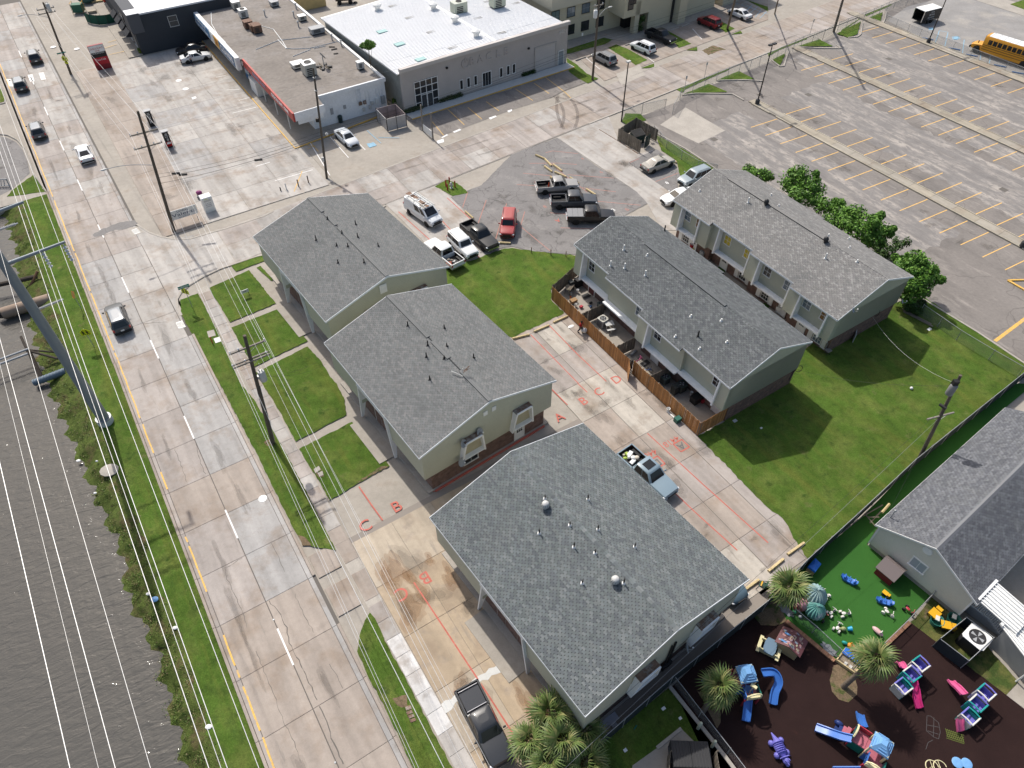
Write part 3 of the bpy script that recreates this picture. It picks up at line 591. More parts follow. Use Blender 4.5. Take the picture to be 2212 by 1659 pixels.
sheet('palm_bed',PX('33:530,900 560,780 620,760 740,860 770,960 765,1030 690,1095 610,1070 550,1000'),.068,m_dirt,jag=.06); sheet('palm_bed',PX('32:0,1900 33:0,180 80,250 160,390 60,435 0,430 23:2150,430 2060,330'),.085,m_dirt,jag=.06); sheet('palm_bed',PX('23:1600,1000 1700,1020 1790,1120 1800,1270 1770,1320 1680,1150'),.068,m_dirt,jag=.06)
def edging(txt,n):
 p=PX(txt); mb=MB(); mb.M=None; par=None
 L=[(b-a).length for a,b in zip(p,p[1:])]; tot=sum(L); st=tot/n
 mb.box((0,0,.06),(st*.94,.3,.12)); me=mb.mesh('edging_brick',pm('edging_clay',(.30,.16,.10),.9,rnd=.18,n=((4,.15),(25,.2))))
 root=thing('brick_edging','reddish brick edging strip between playground surface and artificial lawn' if n>20 else 'short tan brick edging below the white rail by the turf','edging',p[0])
 for i in range(n):
  d=(i+.5)*st; k=0
  while d>L[k] and k<len(L)-1: d-=L[k]; k+=1
  q=p[k].lerp(p[k+1],d/L[k]); ob('brick',me,root,q-p[0]+Vector((0,0,.07)),yaw(p[k],p[k+1]))
edging('33:155,395 570,740',34); edging('33:1010,600 1215,405',14)
chalk=pm('chalk',(.09,.085,.085),.9)
for p in ('33:1370,1210 1400,1212 1470,1270 1485,1350 1470,1410 1430,1395 1365,1340 1370,1210','33:1370,1290 1480,1310','33:1375,1340 1470,1370','33:1430,1225 1425,1395','33:1420,1420 1380,1440 1360,1500'): paint(rub,PX(p),.025,chalk,.066,'chalk_line')
for k in range(9): paint(rub,PX('33:%d,%d %d,%d'%(1530+k*17,1320+k*6,1555+k*17,1400+k*6)),.03,pm('green_chalk',(.12,.16,.03),.9),.066,'chalk_line')
for k in range(5): paint(rub,PX('33:%d,%d %d,%d'%(1535,1330+k*18,1690,1380+k*18)),.025,pm('green_chalk',(.12,.16,.03),.9),.068,'chalk_line')
fill('bin_pad',PX('23:1250,1490 1460,1320 1620,1480 1660,1659 1640,1800 1020,1800 1040,1640'),.0,.07,m_conc); kerbline(None,PX('23:1250,1490 1460,1322'),.22,.15).__setitem__('kind','structure')

# oil drips, leaf stains and worn spots on the paving, each with its own outline
m_oil=mat('oil_stain',(.11,.095,.08),.8,n=((3,.2),(20,.2)),alpha=.11); m_rstn=mat('rust_stain',(.30,.16,.07),.9,n=((2,.2),(14,.2)),alpha=.17)
random.seed(101)
def blot(par,s,t,a,b,m,z):
 ph=[random.uniform(0,6.28) for _ in range(5)]; mb=MB()
 for e in range(2):
  g=1-.35*e; pts=[]
  for i in range(26): q=6.283*i/26; k=g*(1+.26*math.sin(2*q+ph[0])+.2*math.sin(3*q+ph[1])+.12*math.sin(5*q+ph[2]+e)+random.uniform(-.12,.12)); pts.append(tuple(ST(s+a*k*math.sin(q),t+b*k*math.cos(q),z+e*.00025)))
  mb.add(pts,[tuple(reversed(range(26)))])
 mb.build('stain',m,par)
for k in range(30): blot(rear,random.uniform(11,45),random.uniform(28.2,35.4),random.uniform(.2,1.3),random.uniform(.15,.7),m_oil,.0512+.0001*k)
for k in range(8): blot(rear,random.uniform(11,20),random.uniform(36.6,39.2),random.uniform(.3,1.3),random.uniform(.2,.8),m_oil,.0512+.0002*k)
for k in range(30): blot(drive,random.uniform(-2,29),random.uniform(5.6,11.4),random.uniform(.5,2.2),random.uniform(.4,1.3),random.choice((m_rstn,m_rstn,m_oil)),.0512+.0001*k)
for k in range(30): blot(lot,*toST(P1('21:%d,%d'%(random.randint(-250,1000),random.randint(-250,420)))),random.uniform(.3,1.4),random.uniform(.2,.9),m_oil,.0135+.0001*k)
for k in range(30): s=8+k*4.6+random.uniform(-1,1); blot(road,s,random.choice((-4.3,-.7))+random.uniform(-.5,.5)+tshift(s),random.uniform(1.2,3.2),random.uniform(.15,.4),m_oil,.0512+.00008*k)
for k in range(16): blot(fore,random.uniform(83,131),random.uniform(5,23),random.uniform(.4,2),random.uniform(.3,1.2),m_oil,.0512+.0001*k)
for k in range(18): t=random.uniform(14,110); blot(street,lerp(sN(t),sF(t),random.choice((.28,.72)))+random.uniform(-.5,.5),t,random.uniform(.15,.4),random.uniform(1.5,5),m_oil,.0525+.0001*k)
for k in range(40): blot(sch,random.uniform(0,74),random.choice((82,89.5,103,111,124))+random.uniform(-1.5,1.5),random.uniform(.3,1),random.uniform(.3,.9),m_oil,.0245+.0001*k)
# ================================================================ buildings
CAMP=Vector((0,0,CAMH))
def FM(o,right,up=(0,0,1)):
 x=Vector(right).normalized(); y=Vector(up).normalized(); z=x.cross(y)
 return Matrix(((x.x,y.x,z.x,o[0]),(x.y,y.y,z.y,o[1]),(x.z,y.z,z.z,o[2]),(0,0,0,1)))
def fb(par,name,F,boxes,m,**k):
 mb=MB(); mb.M=F
 for c,d in boxes: mb.box(c,d)
 return mb.build(name,m,par,**k)
def window(par,F,w,h,nx=1,ny=2,g=None,tr=None,d=.05,bw=.07):
 t=tr or m_wht
 o=fb(par,'window',F,[((0,h/2-bw/2,d/2),(w,bw,d)),((0,-h/2+bw/2,d/2+.02),(w+.06,bw,d+.04)),((-w/2+bw/2,0,d/2-.004),(bw,h-2*bw,d)),((w/2-bw/2,0,d/2-.004),(bw,h-2*bw,d))],t)
 fb(o,'pane',F,[((0,0,.012),(w-2*bw,h-2*bw,.016))],g or m_glass)
 bx=[((-w/2+bw+(w-2*bw)*i/nx,0,.03),(.03,h-2*bw,.02)) for i in range(1,nx)]+[((0,-h/2+bw+(h-2*bw)*i/ny,.034),(w-2*bw,.035,.02)) for i in range(1,ny)]
 if bx: fb(o,'glazing_bar',F,bx,t)
 return o
def door(par,F,w=.92,h=2.05,m=None,glass=None,label=None):
 o=fb(par,'door',F,[((0,h/2,.03),(w,h,.05))],m or m_wht)
 if label: o['label']=label
 fb(o,'door_frame',F,[((-w/2-.05,h/2,.04),(.09,h+.1,.09)),((w/2+.05,h/2,.04),(.09,h+.1,.09)),((0,h+.05,.042),(w,.1,.09))],m_wht)
 if glass: fb(o,'door_glass',F,[((0,h*.66,.058),(w*.62,h*.42,.012))],glass); fb(o,'glazing_bar',F,[((x*w*.2,h*.66,.068),(.03,h*.42,.012)) for x in (-.5,.5)]+[((0,h*.66+y*h*.14,.07),(w*.62,.03,.012)) for y in (-.5,.5)],m_wht)
 fb(o,'handle',F,[((w*.38,h*.47,.08),(.05,.05,.06))],m_chr); return o
TABW,EXPO=.33,.15
def _tabmesh():
 mb=MB(); w=TABW-.03
 mb.add([(-w/2,EXPO,.022),(w/2,EXPO,.022),(w/2,-.06,.006),(-w/2,-.06,.006),(-w/2,EXPO,-.004),(w/2,EXPO,-.004)],[(0,1,2,3),(5,4,0,1)[::-1]])
 me=mb.mesh('shingle',m_shob); me.flip_normals(); return me
TAB=_tabmesh()
def shingles(roof,world,planes,pal,contrast=.16,slot=.035,nobj=300,nm='shingle_field'):
 """planes: (ridge point, along unit, down unit, length, depth) in roof space; tabs course by course"""
 V=[];C=[];X=[]
 for (o,ex,ed,L,D) in planes:
  o=Vector(o);ex=Vector(ex);ed=Vector(ed); nz=ex.cross(ed); nz=nz if nz.z>0 else -nz
  nj=int(D/EXPO); ni=int(L/TABW)+2
  for j in range(nj):
   off=(j*.5%1+random.uniform(-.12,.12))*TABW
   for i in range(ni):
    a=max(0.0,i*TABW-off); b=min(L,(i+1)*TABW-off-slot)
    if b-a<.04: continue
    d=j*EXPO+(D-nj*EXPO); c=random.choice(pal); k=1+random.uniform(-contrast,contrast)
    X.append((o,ex,ed,nz,a,b,d,(c[0]*k,c[1]*k,c[2]*k)))
 wm=world
 dist=[((wm@(x[0]+x[1]*x[4]+x[2]*x[6]))-CAMP).length for x in X]
 order=np.argsort(dist); near=set(order[:nobj].tolist()); V=[];F=[];CC=[]
 for q,(o,ex,ed,nz,a,b,d,c) in enumerate(X):
  if q in near:
   p=o+ex*((a+b)/2)+ed*d; t=ob('shingle',TAB,roof,color=c); yy=ed
   t.matrix_local=Matrix(((ex.x*(b-a)/(TABW-.03),yy.x,nz.x,p.x),(ex.y*(b-a)/(TABW-.03),yy.y,nz.y,p.y),(ex.z*(b-a)/(TABW-.03),yy.z,nz.z,p.z),(0,0,0,1)))
   continue
  k=len(V); A=o+ex*a;B=o+ex*b; lo=nz*.022; hi=nz*.006; e1=ed*(d+EXPO); e0=ed*(d-.06)
  V.extend([A+e1+lo,B+e1+lo,B+e0+hi,A+e0+hi,A+e1-nz*.004,B+e1-nz*.004]); F.extend([(k,k+1,k+2,k+3),(k+4,k+5,k+1,k)]); CC.append(c)
 me=bpy.data.meshes.new(nm); me.from_pydata([tuple(v) for v in V],[],F); me.materials.append(m_shin)
 arr=np.ones((len(F)*4,4),np.float32); cc=np.repeat(np.array(CC,np.float32),8,axis=0); arr[:,:3]=cc
 at=me.color_attributes.new('Col','FLOAT_COLOR','CORNER'); at.data.foreach_set('color',arr.ravel()); me.update()
 tag(ob(nm,me,roof),kind='stuff')
def rootM(loc,rz): return Matrix.Translation(loc)@Matrix.Rotation(rz,4,'Z')
def pipe_vent(par,p,col,h=.5,r=.055,flash=None):
 mb=MB(); mb.tube(p,Vector(p)+Vector((0,0,h)),r,None,8); o=mb.build('vent_pipe',col,par)
 mb=MB(); mb.lathe([(.18,-.03),(.15,.035),(.09,.06),(.07,.13)],4,p,sm=False); mb.build('flashing',flash or col,o); return o
def turbine(par,p,r=.3,m=None):
 mb=MB(); mb.lathe([(r*.6,-.1),(r*.6,.15)],12,p); o=mb.build('turbine_vent',m or m_grey,par)
 mb=MB(); mb.lathe([(r*.72,.15),(r,.32),(r,.45),(r*.75,.62),(r*.3,.7),(.02,.71)],16,p); mb.build('turbine_head',m or m_grey,o)
 mb=MB()
 for k in range(12): a=k*math.pi/6; mb.path([Vector(p)+Vector((math.cos(a+e*.15)*q*r,math.sin(a+e*.15)*q*r,z)) for e,(q,z) in enumerate(((.75,.16),(1.03,.32),(1.03,.45),(.78,.61)))],.012,3)
 mb.build('turbine_vane',m_dk,o)
# ---------- fourplexes
EAVE,RIDGE=5.55,7.6
def zroof(W,x): return RIDGE-(RIDGE-EAVE)*abs(x)/(W/2)
def fourplex(label,s0,s1,t0,t1,pal,vents,vcol,flash,ridge,frames,dk,contrast):
 a37=R(37); u=Vector((-math.sin(a37),math.cos(a37),0)); v=Vector((math.cos(a37),math.sin(a37),0))
 Lg,Wd=s1-s0,t1-t0; c=u*((s0+s1)/2)+v*((t0+t1)/2); r=thing('apartment_house',label,'apartment house',c,a37,'sage green apartment houses with grey roofs'); M=rootM(c,a37)
 x,y=Wd/2,Lg/2; wx,wy=x-.28,y-.14; nd=.85
 mb=MB(); plan=[(-wx,-wy),(wx,-wy),(wx,-2.5),(wx-nd,-2.5),(wx-nd,2.5),(wx,2.5),(wx,wy),(-wx,wy),(-wx,2.5),(-wx+nd,2.5),(-wx+nd,-2.5),(-wx,-2.5)]
 mb.prism(plan,2.2,EAVE-.1)
 zr=lambda q: RIDGE-.14-(RIDGE-EAVE)*abs(q)/x
 for yy,o2 in ((-wy,1),(wy,-1)):
  p=[(-wx,yy,EAVE-.1),(wx,yy,EAVE-.1),(wx,yy,zr(wx)),(0,yy,zr(0)),(-wx,yy,zr(wx))]; mb.quad(p if o2>0 else p[::-1])
 w=mb.build('wall',m_side,r)
 mb=MB(); mb.box((0,0,1.1),(2*x-1.9,2*y-.62,2.2)); bw=mb.build('brick_wall',m_brick,r)
 mb=MB(); mb.box((0,0,.08),(2*x-.9,2*y-.3,.16)); mb.build('plinth',m_kerb,r)
 # roof
 sl=math.hypot(x,RIDGE-EAVE); dn=[Vector((-x,0,EAVE-RIDGE)).normalized(),Vector((x,0,EAVE-RIDGE)).normalized()]
 mb=MB()
 for sg in (-1,1):
  p=[(0,-y,RIDGE),(sg*x,-y,EAVE),(sg*x,y,EAVE),(0,y,RIDGE)]; q=[(a,b,e-.13) for a,b,e in p]
  mb.hexa(q+p if sg>0 else [q[i] for i in (3,2,1,0)]+[p[i] for i in (3,2,1,0)])
 roof=mb.build('roof',m_under,r)
 shingles(roof,M,[((0,-y,RIDGE+.004),(0,1,0),dn[0],Lg,sl),((0,-y,RIDGE+.004),(0,1,0),dn[1],Lg,sl)],pal,contrast,slot=dk)
 if ridge=='caps':
  mb=MB(); mb.add([(-.16,-.13,-.035),(0,-.13,.03),(.16,-.13,-.035),(.16,.16,-.05),(0,.16,.012),(-.16,.16,-.05)],[(0,1,4,5),(1,2,3,4)]); cap=mb.mesh('ridge_cap',m_shob)
  n=int(Lg/.24)
  for k in range(n):
   o=ob('ridge_cap',cap,roof,(0,-y+.13+k*.24,RIDGE+.02),color=[q*k_ for k_ in [random.uniform(.85,1.3)] for q in random.choice(pal)]); o.rotation_euler=(0,random.uniform(-.06,.06),random.uniform(-.04,.04))
 else:
  for f0,f1 in ridge:
   mb=MB(); ya,yb=y-f0*Lg,y-f1*Lg
   mb.add([(-.17,ya,RIDGE-.02),(-.17,ya,RIDGE+.045),(0,ya,RIDGE+.075),(.17,ya,RIDGE+.045),(.17,ya,RIDGE-.02),(-.17,yb,RIDGE-.02),(-.17,yb,RIDGE+.045),(0,yb,RIDGE+.075),(.17,yb,RIDGE+.045),(.17,yb,RIDGE-.02)],[(0,1,6,5),(1,2,7,6),(2,3,8,7),(3,4,9,8),(0,4,3,2,1),(5,6,7,8,9)])
   for p in range(1): rv=mb.build('ridge_vent',m_shob,roof,color=pal[0])
   fb(rv,'ridge_vent_slot',Matrix.Identity(4),[((sg*.175,(ya+yb)/2,RIDGE+.005),(.02,abs(yb-ya),.05)) for sg in (-1,1)],m_under)
 for sg in (-1,1):
  mb=MB(); mb.box((sg*(x+.012),0,EAVE-.09),(.025,Lg+.06,.17)); mb.build('eave_fascia',m_fasc,r)
  for yy in (-1,1):
   mb=MB(); p=[(0,yy*(y+.002),RIDGE+.015),(0,yy*(y+.04),RIDGE+.015),(sg*(x+.03),yy*(y+.04),EAVE+.015),(sg*(x+.03),yy*(y+.002),EAVE+.015)]; q=[(a,b,e-.2) for a,b,e in p]; mb.hexa(q+p); mb.build('rake_trim',m_fasc,r)
 # framed window surrounds on the gable ends
 for yy in (-1,1):
  for fx,wb,top,zb,zt,kind in frames:
   xx=fx*(2*wx); F=FM((xx*(-yy if yy>0 else 1),yy*wy,0),(1 if yy<0 else -1,0,0)); o=fb(r,'window_surround',F,[((0,(zb+zt)/2,.02),(wb*.84,zt-zb,.04))],m_tan)
   for sg in (-1,1):
    mb=MB(); mb.M=F; b0,b1=sg*wb/2,sg*top/2; q=.14*sg
    mb.hexa([(b0,zb-.1,0),(b0-q,zb-.1,0),(b0-q,zb-.1,.42),(b0,zb-.1,.42),(b1,zt,0),(b1-q,zt,0),(b1-q,zt,.62),(b1,zt,.62)] if sg<0 else [(b0-q,zb-.1,0),(b0,zb-.1,0),(b0,zb-.1,.42),(b0-q,zb-.1,.42),(b1-q,zt,0),(b1,zt,0),(b1,zt,.62),(b1-q,zt,.62)]); mb.build('surround_board',m_trim,o)
   fb(o,'surround_rail',F,[((0,zt+.045,.58),(top-.2,.15,.1))],m_trim); fb(o,'surround_sill',F,[((0,zb+.12,.24),(wb-.36,.12,.40))],m_trim)
   fb(o,'rusted_top',F,[((0,zt+.06,.27),(top,.05,.53))],m_rust)
   if kind=='door': door(r,FM((F.translation.x,yy*(y-.31),.16),(1 if yy<0 else -1,0,0)),glass=m_glass)
   else: window(r,FM((F.translation.x,yy*(y-.31),1.35),(1 if yy<0 else -1,0,0)),1.5,1.0,2,1)
 # open entries on the long sides
 for sg in (-1,1):
  for a in (-1,1):
   mb=MB(); yt,yb=a*2.3,a*3.0; q=.12*a; X0,X1=sg*(wx-.02),sg*(wx+.22)
   mb.hexa([(X0,yb,0.1),(X1,yb,.1),(X1,yb-q,.1),(X0,yb-q,.1),(sg*(wx-.8),yt,4.75),(X1,yt,4.75),(X1,yt-q,4.75),(sg*(wx-.8),yt-q,4.75)]); mb.build('entry_board',m_trim,r)
  mb=MB(); mb.box((sg*(wx+.1),0,4.85),(.24,4.9,.2)); mb.build('entry_rail',m_trim,r)
  mb=MB(); mb.box((sg*(wx-.38),0,4.98),(.72,4.6,.06)); mb.build('rusted_top',m_rust,r)
  for a in (-1.2,1.2): door(r,FM((sg*(x-.955),a,.16),(0,-sg,0)),glass=None,m=m_wht if a<0 else pm('maroon_door',(.12,.03,.03),.6)); window(r,FM((sg*(wx-nd),a,3.6),(0,-sg,0)),1.3,1.1,1,2)
  mb=MB(); mb.box((sg*(x+.2),0,.05),(2.2,5.4,.1)); mb.build('porch_slab',m_conc,r)
 for px in vents:
  w_=P1(px,6.6); l=M.inverted()@w_;
  for _ in range(3): w_=P1(px,zroof(Wd,l.x)); l=M.inverted()@w_
  pipe_vent(roof,Vector((l.x,l.y,zroof(Wd,l.x))),vcol,random.uniform(.35,.6),flash=flash)
 return r,M,roof,Wd,Lg
FR=((-.15,2.45,1.75,2.3,4.55,'win'),(.24,2.35,1.7,2.3,4.55,'door'))
pal12=((.162,.166,.164),(.146,.151,.151),(.178,.179,.175),(.155,.162,.16))
h1=fourplex('northern sage apartment house beside the side street, with black roof pipes',49.25,65.8,15.5,29.2,pal12,('11:520,415','11:698,465','11:710,612','11:745,358','11:795,470','11:862,282','11:880,392','11:935,608','11:1057,470','11:620,235'),m_blk,m_blk,((.0,.2),(.23,.38),(.41,1)),FR,.028,.12)
h2=fourplex('middle sage apartment house with a television aerial on its ridge',30.7,46.75,14.1,27.85,pal12,('11:1312,1155','11:1485,1325','11:1473,1425','11:1627,1440','11:1628,1180','11:1650,1335','11:1882,1435','11:1502,1620'),m_blk,m_blk,((.0,.43),(.47,.63),(.74,1)),FR,.03,.13)
pal3=((.130,.146,.149),(.108,.12,.127),(.152,.165,.165),(.122,.138,.138))
h3=fourplex('nearest sage apartment house with lumpy ridge caps and two round vents',8.56,25.7,11.9,26.6,pal3,('22:285,990','22:235,1290','22:500,1220','22:535,1410','22:718,1460','22:655,1000','22:742,1260','22:1060,1410','23:608,62','23:965,62'),m_blk,m_wht,'caps',FR,.045,.14)
for px in ('22:288,1070','23:888,60'):
 w_=P1(px,7.3); l=h3[1].inverted()@w_; turbine(h3[2],Vector((l.x,l.y,zroof(h3[3],l.x)-.05)),.3,m_lgry)
# conduits and meters on gable ends
for h,yy in ((h1,-1),(h3,-1)):
 r,M,roof,Wd,Lg=h; mb=MB(); F=FM((Wd*.03,yy*(Lg/2-.16),0),(1,0,0)); mb.M=F
 for k in (-.2,.1,.2): mb.tube((k,1.3,.1),(k,4.9-abs(k),.1),.05,None,6)
 mb.box((0,1.2,.16),(.9,.5,.2)); mb.build('electric_conduit',m_blk,r)
fb(h1[0],'gable_vent',FM((-.55,-(h1[4]/2-.13),6.3),(1,0,0)),[((0,0,.05),(.75,1.0,.06)),((0,0,.09),(.45,.7,.04))],m_wht)
for k in (-.1,.75): fb(h2[0],'gable_vent',FM((-.35+k,-(h2[4]/2-.13),6.3),(1,0,0)),[((0,0,.04),(.4,.48,.05))],m_wht)
fb(h2[0],'red_kerb',FM((0,-(h2[4]/2-.12),0),(1,0,0)),[((0,.1,.08),(11.7,.2,.12))],m_rline)
# ---------- townhouse rows
def terrace(label,s0,s1,units,pal,contrast,vents,slot,glass,ridgevent,name,bolds):
 """units far to near: (left eave t, right eave t, margin0, margin1, board0, board1)"""
 Lg=s1-s0; tc=sum(q[0]+q[1] for q in units)/len(units)/2; c=US*((s0+s1)/2)+UT*tc; r=thing(name,label,'town houses',c,YS,'rows of sage town houses'); M=rootM(c,YS)
 n=len(units); ul=Lg/n; RZ=7.45; EZ=5.55; hw=5.2; pit=(RZ-EZ)/hw; planes=[]; rb=MB(); y0=Lg/2
 dn=[Vector((-1,0,-pit)).normalized(),Vector((1,0,-pit)).normalized()]
 for k,(tl,tr,m0,m1,b0,b1) in enumerate(units):
  ya,yb=y0-k*ul,y0-(k+1)*ul; xl,xr=tl-tc,tr-tc
  for X,dd in ((xl,dn[0]),(xr,dn[1])):
   z=RZ-pit*abs(X); p=[(0,yb,RZ),(X,yb,z),(X,ya,z),(0,ya,RZ)]; q=[(a,b,e-.12) for a,b,e in p]
   rb.hexa(q+p if X>0 else [q[i] for i in (3,2,1,0)]+[p[i] for i in (3,2,1,0)])
   planes.append(((0,yb,RZ+.004),(0,1,0),dd,ul,abs(X)*math.hypot(1,pit)))
 roof=rb.build('roof',m_under,r); shingles(roof,M,planes,pal,contrast,slot=slot)
 mb=MB(); ya,yb=y0-ridgevent[0]*Lg,y0-ridgevent[1]*Lg; mb.loft([[(-.16,q,RZ-.02),(-.16,q,RZ+.05),(0,q,RZ+.08),(.16,q,RZ+.05),(.16,q,RZ-.02)] for q in (yb,ya)],0,False); o=mb.build('ridge_vent',m_shob,roof,color=pal[0]); fb(o,'ridge_vent_slot',Matrix.Identity(4),[((sg*.165,(ya+yb)/2,RZ+.005),(.02,abs(yb-ya),.06)) for sg in (-1,1)],m_under)
 for k,(tl,tr,m0,m1,b0,b1) in enumerate(units):
  ya,yb=y0-k*ul,y0-(k+1)*ul; xl,xr=tl-tc,tr-tc; zl,zr=RZ-pit*abs(xl),RZ-pit*xr
  ea=.0 if k else .16; eb=.16 if k==n-1 else 0; wa,wb=ya-ea,yb+eb; xw=xl+.75
  # body of the unit
  mb=MB(); mb.prism([(xw,wb),(xr-.3,wb),(xr-.3,wa),(xw,wa)],2.25,min(zl,zr)-.12)
  if k in (0,n-1):
   q=wa if k==0 else wb; zt=lambda a: RZ-.15-pit*abs(a); p=[(xl+.35,q,2.25),(xl+.35,q,zt(xl+.35)),(0,q,zt(0)),(xr-.3,q,zt(xr-.3)),(xr-.3,q,2.25)]; mb.quad(p if k==0 else p[::-1])
  mb.build('wall',m_side,r)
  mb=MB(); mb.box(((xw+xr-.3)/2+.25,(wa+wb)/2,1.12),(xr-.3-xw-.5,wa-wb-(.3 if k in (0,n-1) else 0),2.24)); mb.build('brick_wall',m_brick,r)
  bz=2.3; tx,bx=xl+.28,xl+.06      # mansard face, top and foot
  def mans(q0,q1):
   if q0-q1<.05: return
   mb=MB(); mb.hexa([(bx,q1,bz),(xw+.02,q1,bz),(xw+.02,q0,bz),(bx,q0,bz),(tx,q1,zl-.1),(xw+.02,q1,zl-.1),(xw+.02,q0,zl-.1),(tx,q0,zl-.1)]); mb.build('mansard_face',m_side,r)
  mans(wa,wa-m0); mans(wb+m1,wb); p0,p1=wa-m0,wb+m1
  mb=MB(); mb.box((xw-.03,(p0+p1)/2,(bz+zl)/2),(.06,p0-p1,zl-.12-bz)); pan=mb.build('recess_wall',m_side,r)
  for b,q,sg in ((b0,p0,1),(b1,p1,-1)):
   if not b: continue
   mb=MB(); e=.17*sg; mb.hexa([(bx-.22,q-e,bz-.12),(xw,q-e,bz-.12),(xw,q,bz-.12),(bx-.22,q,bz-.12),(tx-.16,q-e,zl-.12),(xw,q-e,zl-.12),(xw,q,zl-.12),(tx-.16,q,zl-.12)]); mb.build('surround_board',m_trim,r)
  mb=MB(); mb.box(((bx+xw)/2-.02,(p0+p1)/2,bz+.02),(xw-bx+.06,p0-p1-.02,.16)); mb.build('surround_ledge',m_trim,r)
  mb=MB(); mb.box((xl-.014,(ya+yb)/2,zl-.09),(.03,ul-.01,.17)); mb.build('eave_fascia',m_fasc,r)
  mb=MB(); mb.box((xr+.014,(ya+yb)/2,zr-.09),(.03,ul-.01,.17)); mb.build('eave_fascia',m_fasc,r)
  pl=p0-p1; yy=[(p0-pl*.22),(p1+pl*.16)]
  for q,g in zip(yy,glass[k]):
   if g: window(r,FM((xw-.061,q,4.15),(0,-1,0)),1.0,1.15,2,2,{'w':m_glass,'y':pm('yellow_curtain',(.55,.42,.04),.6),'b':pm('brown_board',(.23,.13,.05),.7),'p':m_glab}[g],m_wht)
  bolds(r,k,xw+.5,p0,p1)
  window(r,FM((xr-.29,(ya+yb)/2,4.2),(0,1,0)),1.2,1.1,2,2)
 for sg,q in ((1,y0),(-1,-y0)):
  for X in (units[0][0]-tc if sg>0 else units[-1][0]-tc, units[0][1]-tc if sg>0 else units[-1][1]-tc):
   z=RZ-pit*abs(X); a,b=q+sg*.002,q+sg*.035; p=[(0,a,RZ+.015),(0,b,RZ+.015),(X,b,z+.015),(X,a,z+.015)]; mb=MB(); mb.hexa([(x_,y_,z_-.19) for x_,y_,z_ in p]+p); mb.build('rake_trim',m_fasc,r)
 for px,kind in vents:
  w_=P1(px,6.6); l=M.inverted()@w_
  for _ in range(3): w_=P1(px,RZ-pit*abs(l.x)); l=M.inverted()@w_
  p=Vector((l.x,l.y,RZ-pit*abs(l.x)))
  if kind=='t': turbine(roof,p,.24,m_dk)
  else: pipe_vent(roof,p,m_blk if kind=='k' else m_wht,{'s':.25,'k':.7}.get(kind,.62),.07,m_wht if kind!='k' else m_blk)
 return r,M,roof
mar=pm('maroon_door',(.12,.03,.03),.6)
def fac4(r,k,x,p0,p1):
 L=p0-p1; f=lambda q,z: FM((x-.005,p0-L*q,z),(0,-1,0))
 door(r,f((.16,.93,.16,.93)[k],.05),m=(mar,mar,m_wht,m_wht)[k],glass=m_glass if k!=2 else None); window(r,f((.52,.42,.52,.45)[k],1.35),1.05,.75,2,1)
 fb(r,'meter_box',f(.72,1.2),[((0,0,.06),(.2,.28,.12))],m_wht)
def fac5(r,k,x,p0,p1):
 L=p0-p1; f=lambda q,z: FM((x-.005,p0-L*q,z),(0,-1,0)); d,w=((.62,.2),(.2,.8),(.85,.28),(.22,.82))[k]
 door(r,f(d,.05),glass=(m_glass,m_glass,m_glab,m_glab)[k]); o=window(r,f(w,1.25),1.05,1.75,3,4,g=m_glass if k<3 else m_glab)
 fb(r,'shutter',f(w,1.25),[((-.86,0,.05),(.52,1.95,.09))],m_wht); fb(r,'shutter',f(w,1.25),[((.86,0,.05),(.52,1.95,.09))],m_wht); fb(r,'wall_lamp',f((d+w)/2,1.75),[((0,0,.08),(.14,.22,.14))],m_blk)
pal4=((.118,.126,.130),(.095,.102,.108),(.14,.148,.15),(.108,.118,.12))
t4=terrace('front row of sage town houses behind the brown picket fence',23.8,47.05,[(38.2,48.2,1.25,0,1,0),(37.75,48.2,0,.25,0,1),(37.1,47.7,1.35,0,1,0),(37.5,47.6,0,1.0,0,1)],pal4,.13,
 (('21:965,500','w'),('21:1168,547','s'),('21:850,640','w'),('21:972,660','w'),('21:1150,722','w'),('21:1545,1078','s'),('21:1808,1112','s'),('21:1410,1255','s'),('21:1605,1250','k'),('21:1855,1300','s'),('21:1620,1360','s'),('21:1318,335','k')),.042,[('w',None),(None,'p'),('w',None),(None,'w')],(.24,.72),'town_house_row',fac4)
pal5=((.205,.20,.192),(.18,.178,.174),(.255,.25,.24),(.195,.19,.182),(.2,.197,.19))
t5=terrace('rear row of sage town houses with white shutters, by the school lot trees',24.7,48.05,[(52.75,64.2,1.2,1.5,1,1),(53.2,64.2,.9,.25,1,1),(52.8,63.7,1.25,.25,1,1),(52.3,63.3,1.25,.95,1,1)],pal5,.10,
 (('21:2040,85','w'),('21:2190,115','t'),('31:25,30','s'),('31:90,125','s'),('31:490,440','t'),('31:510,410','w'),('31:495,570','w'),('31:698,405','s'),('31:703,485','s'),('31:765,608','s'),('20:1620,1655','s')),.03,[('p','b'),('y','y'),('w','p'),('p','b')],(.1,.7),'town_house_row',fac5)
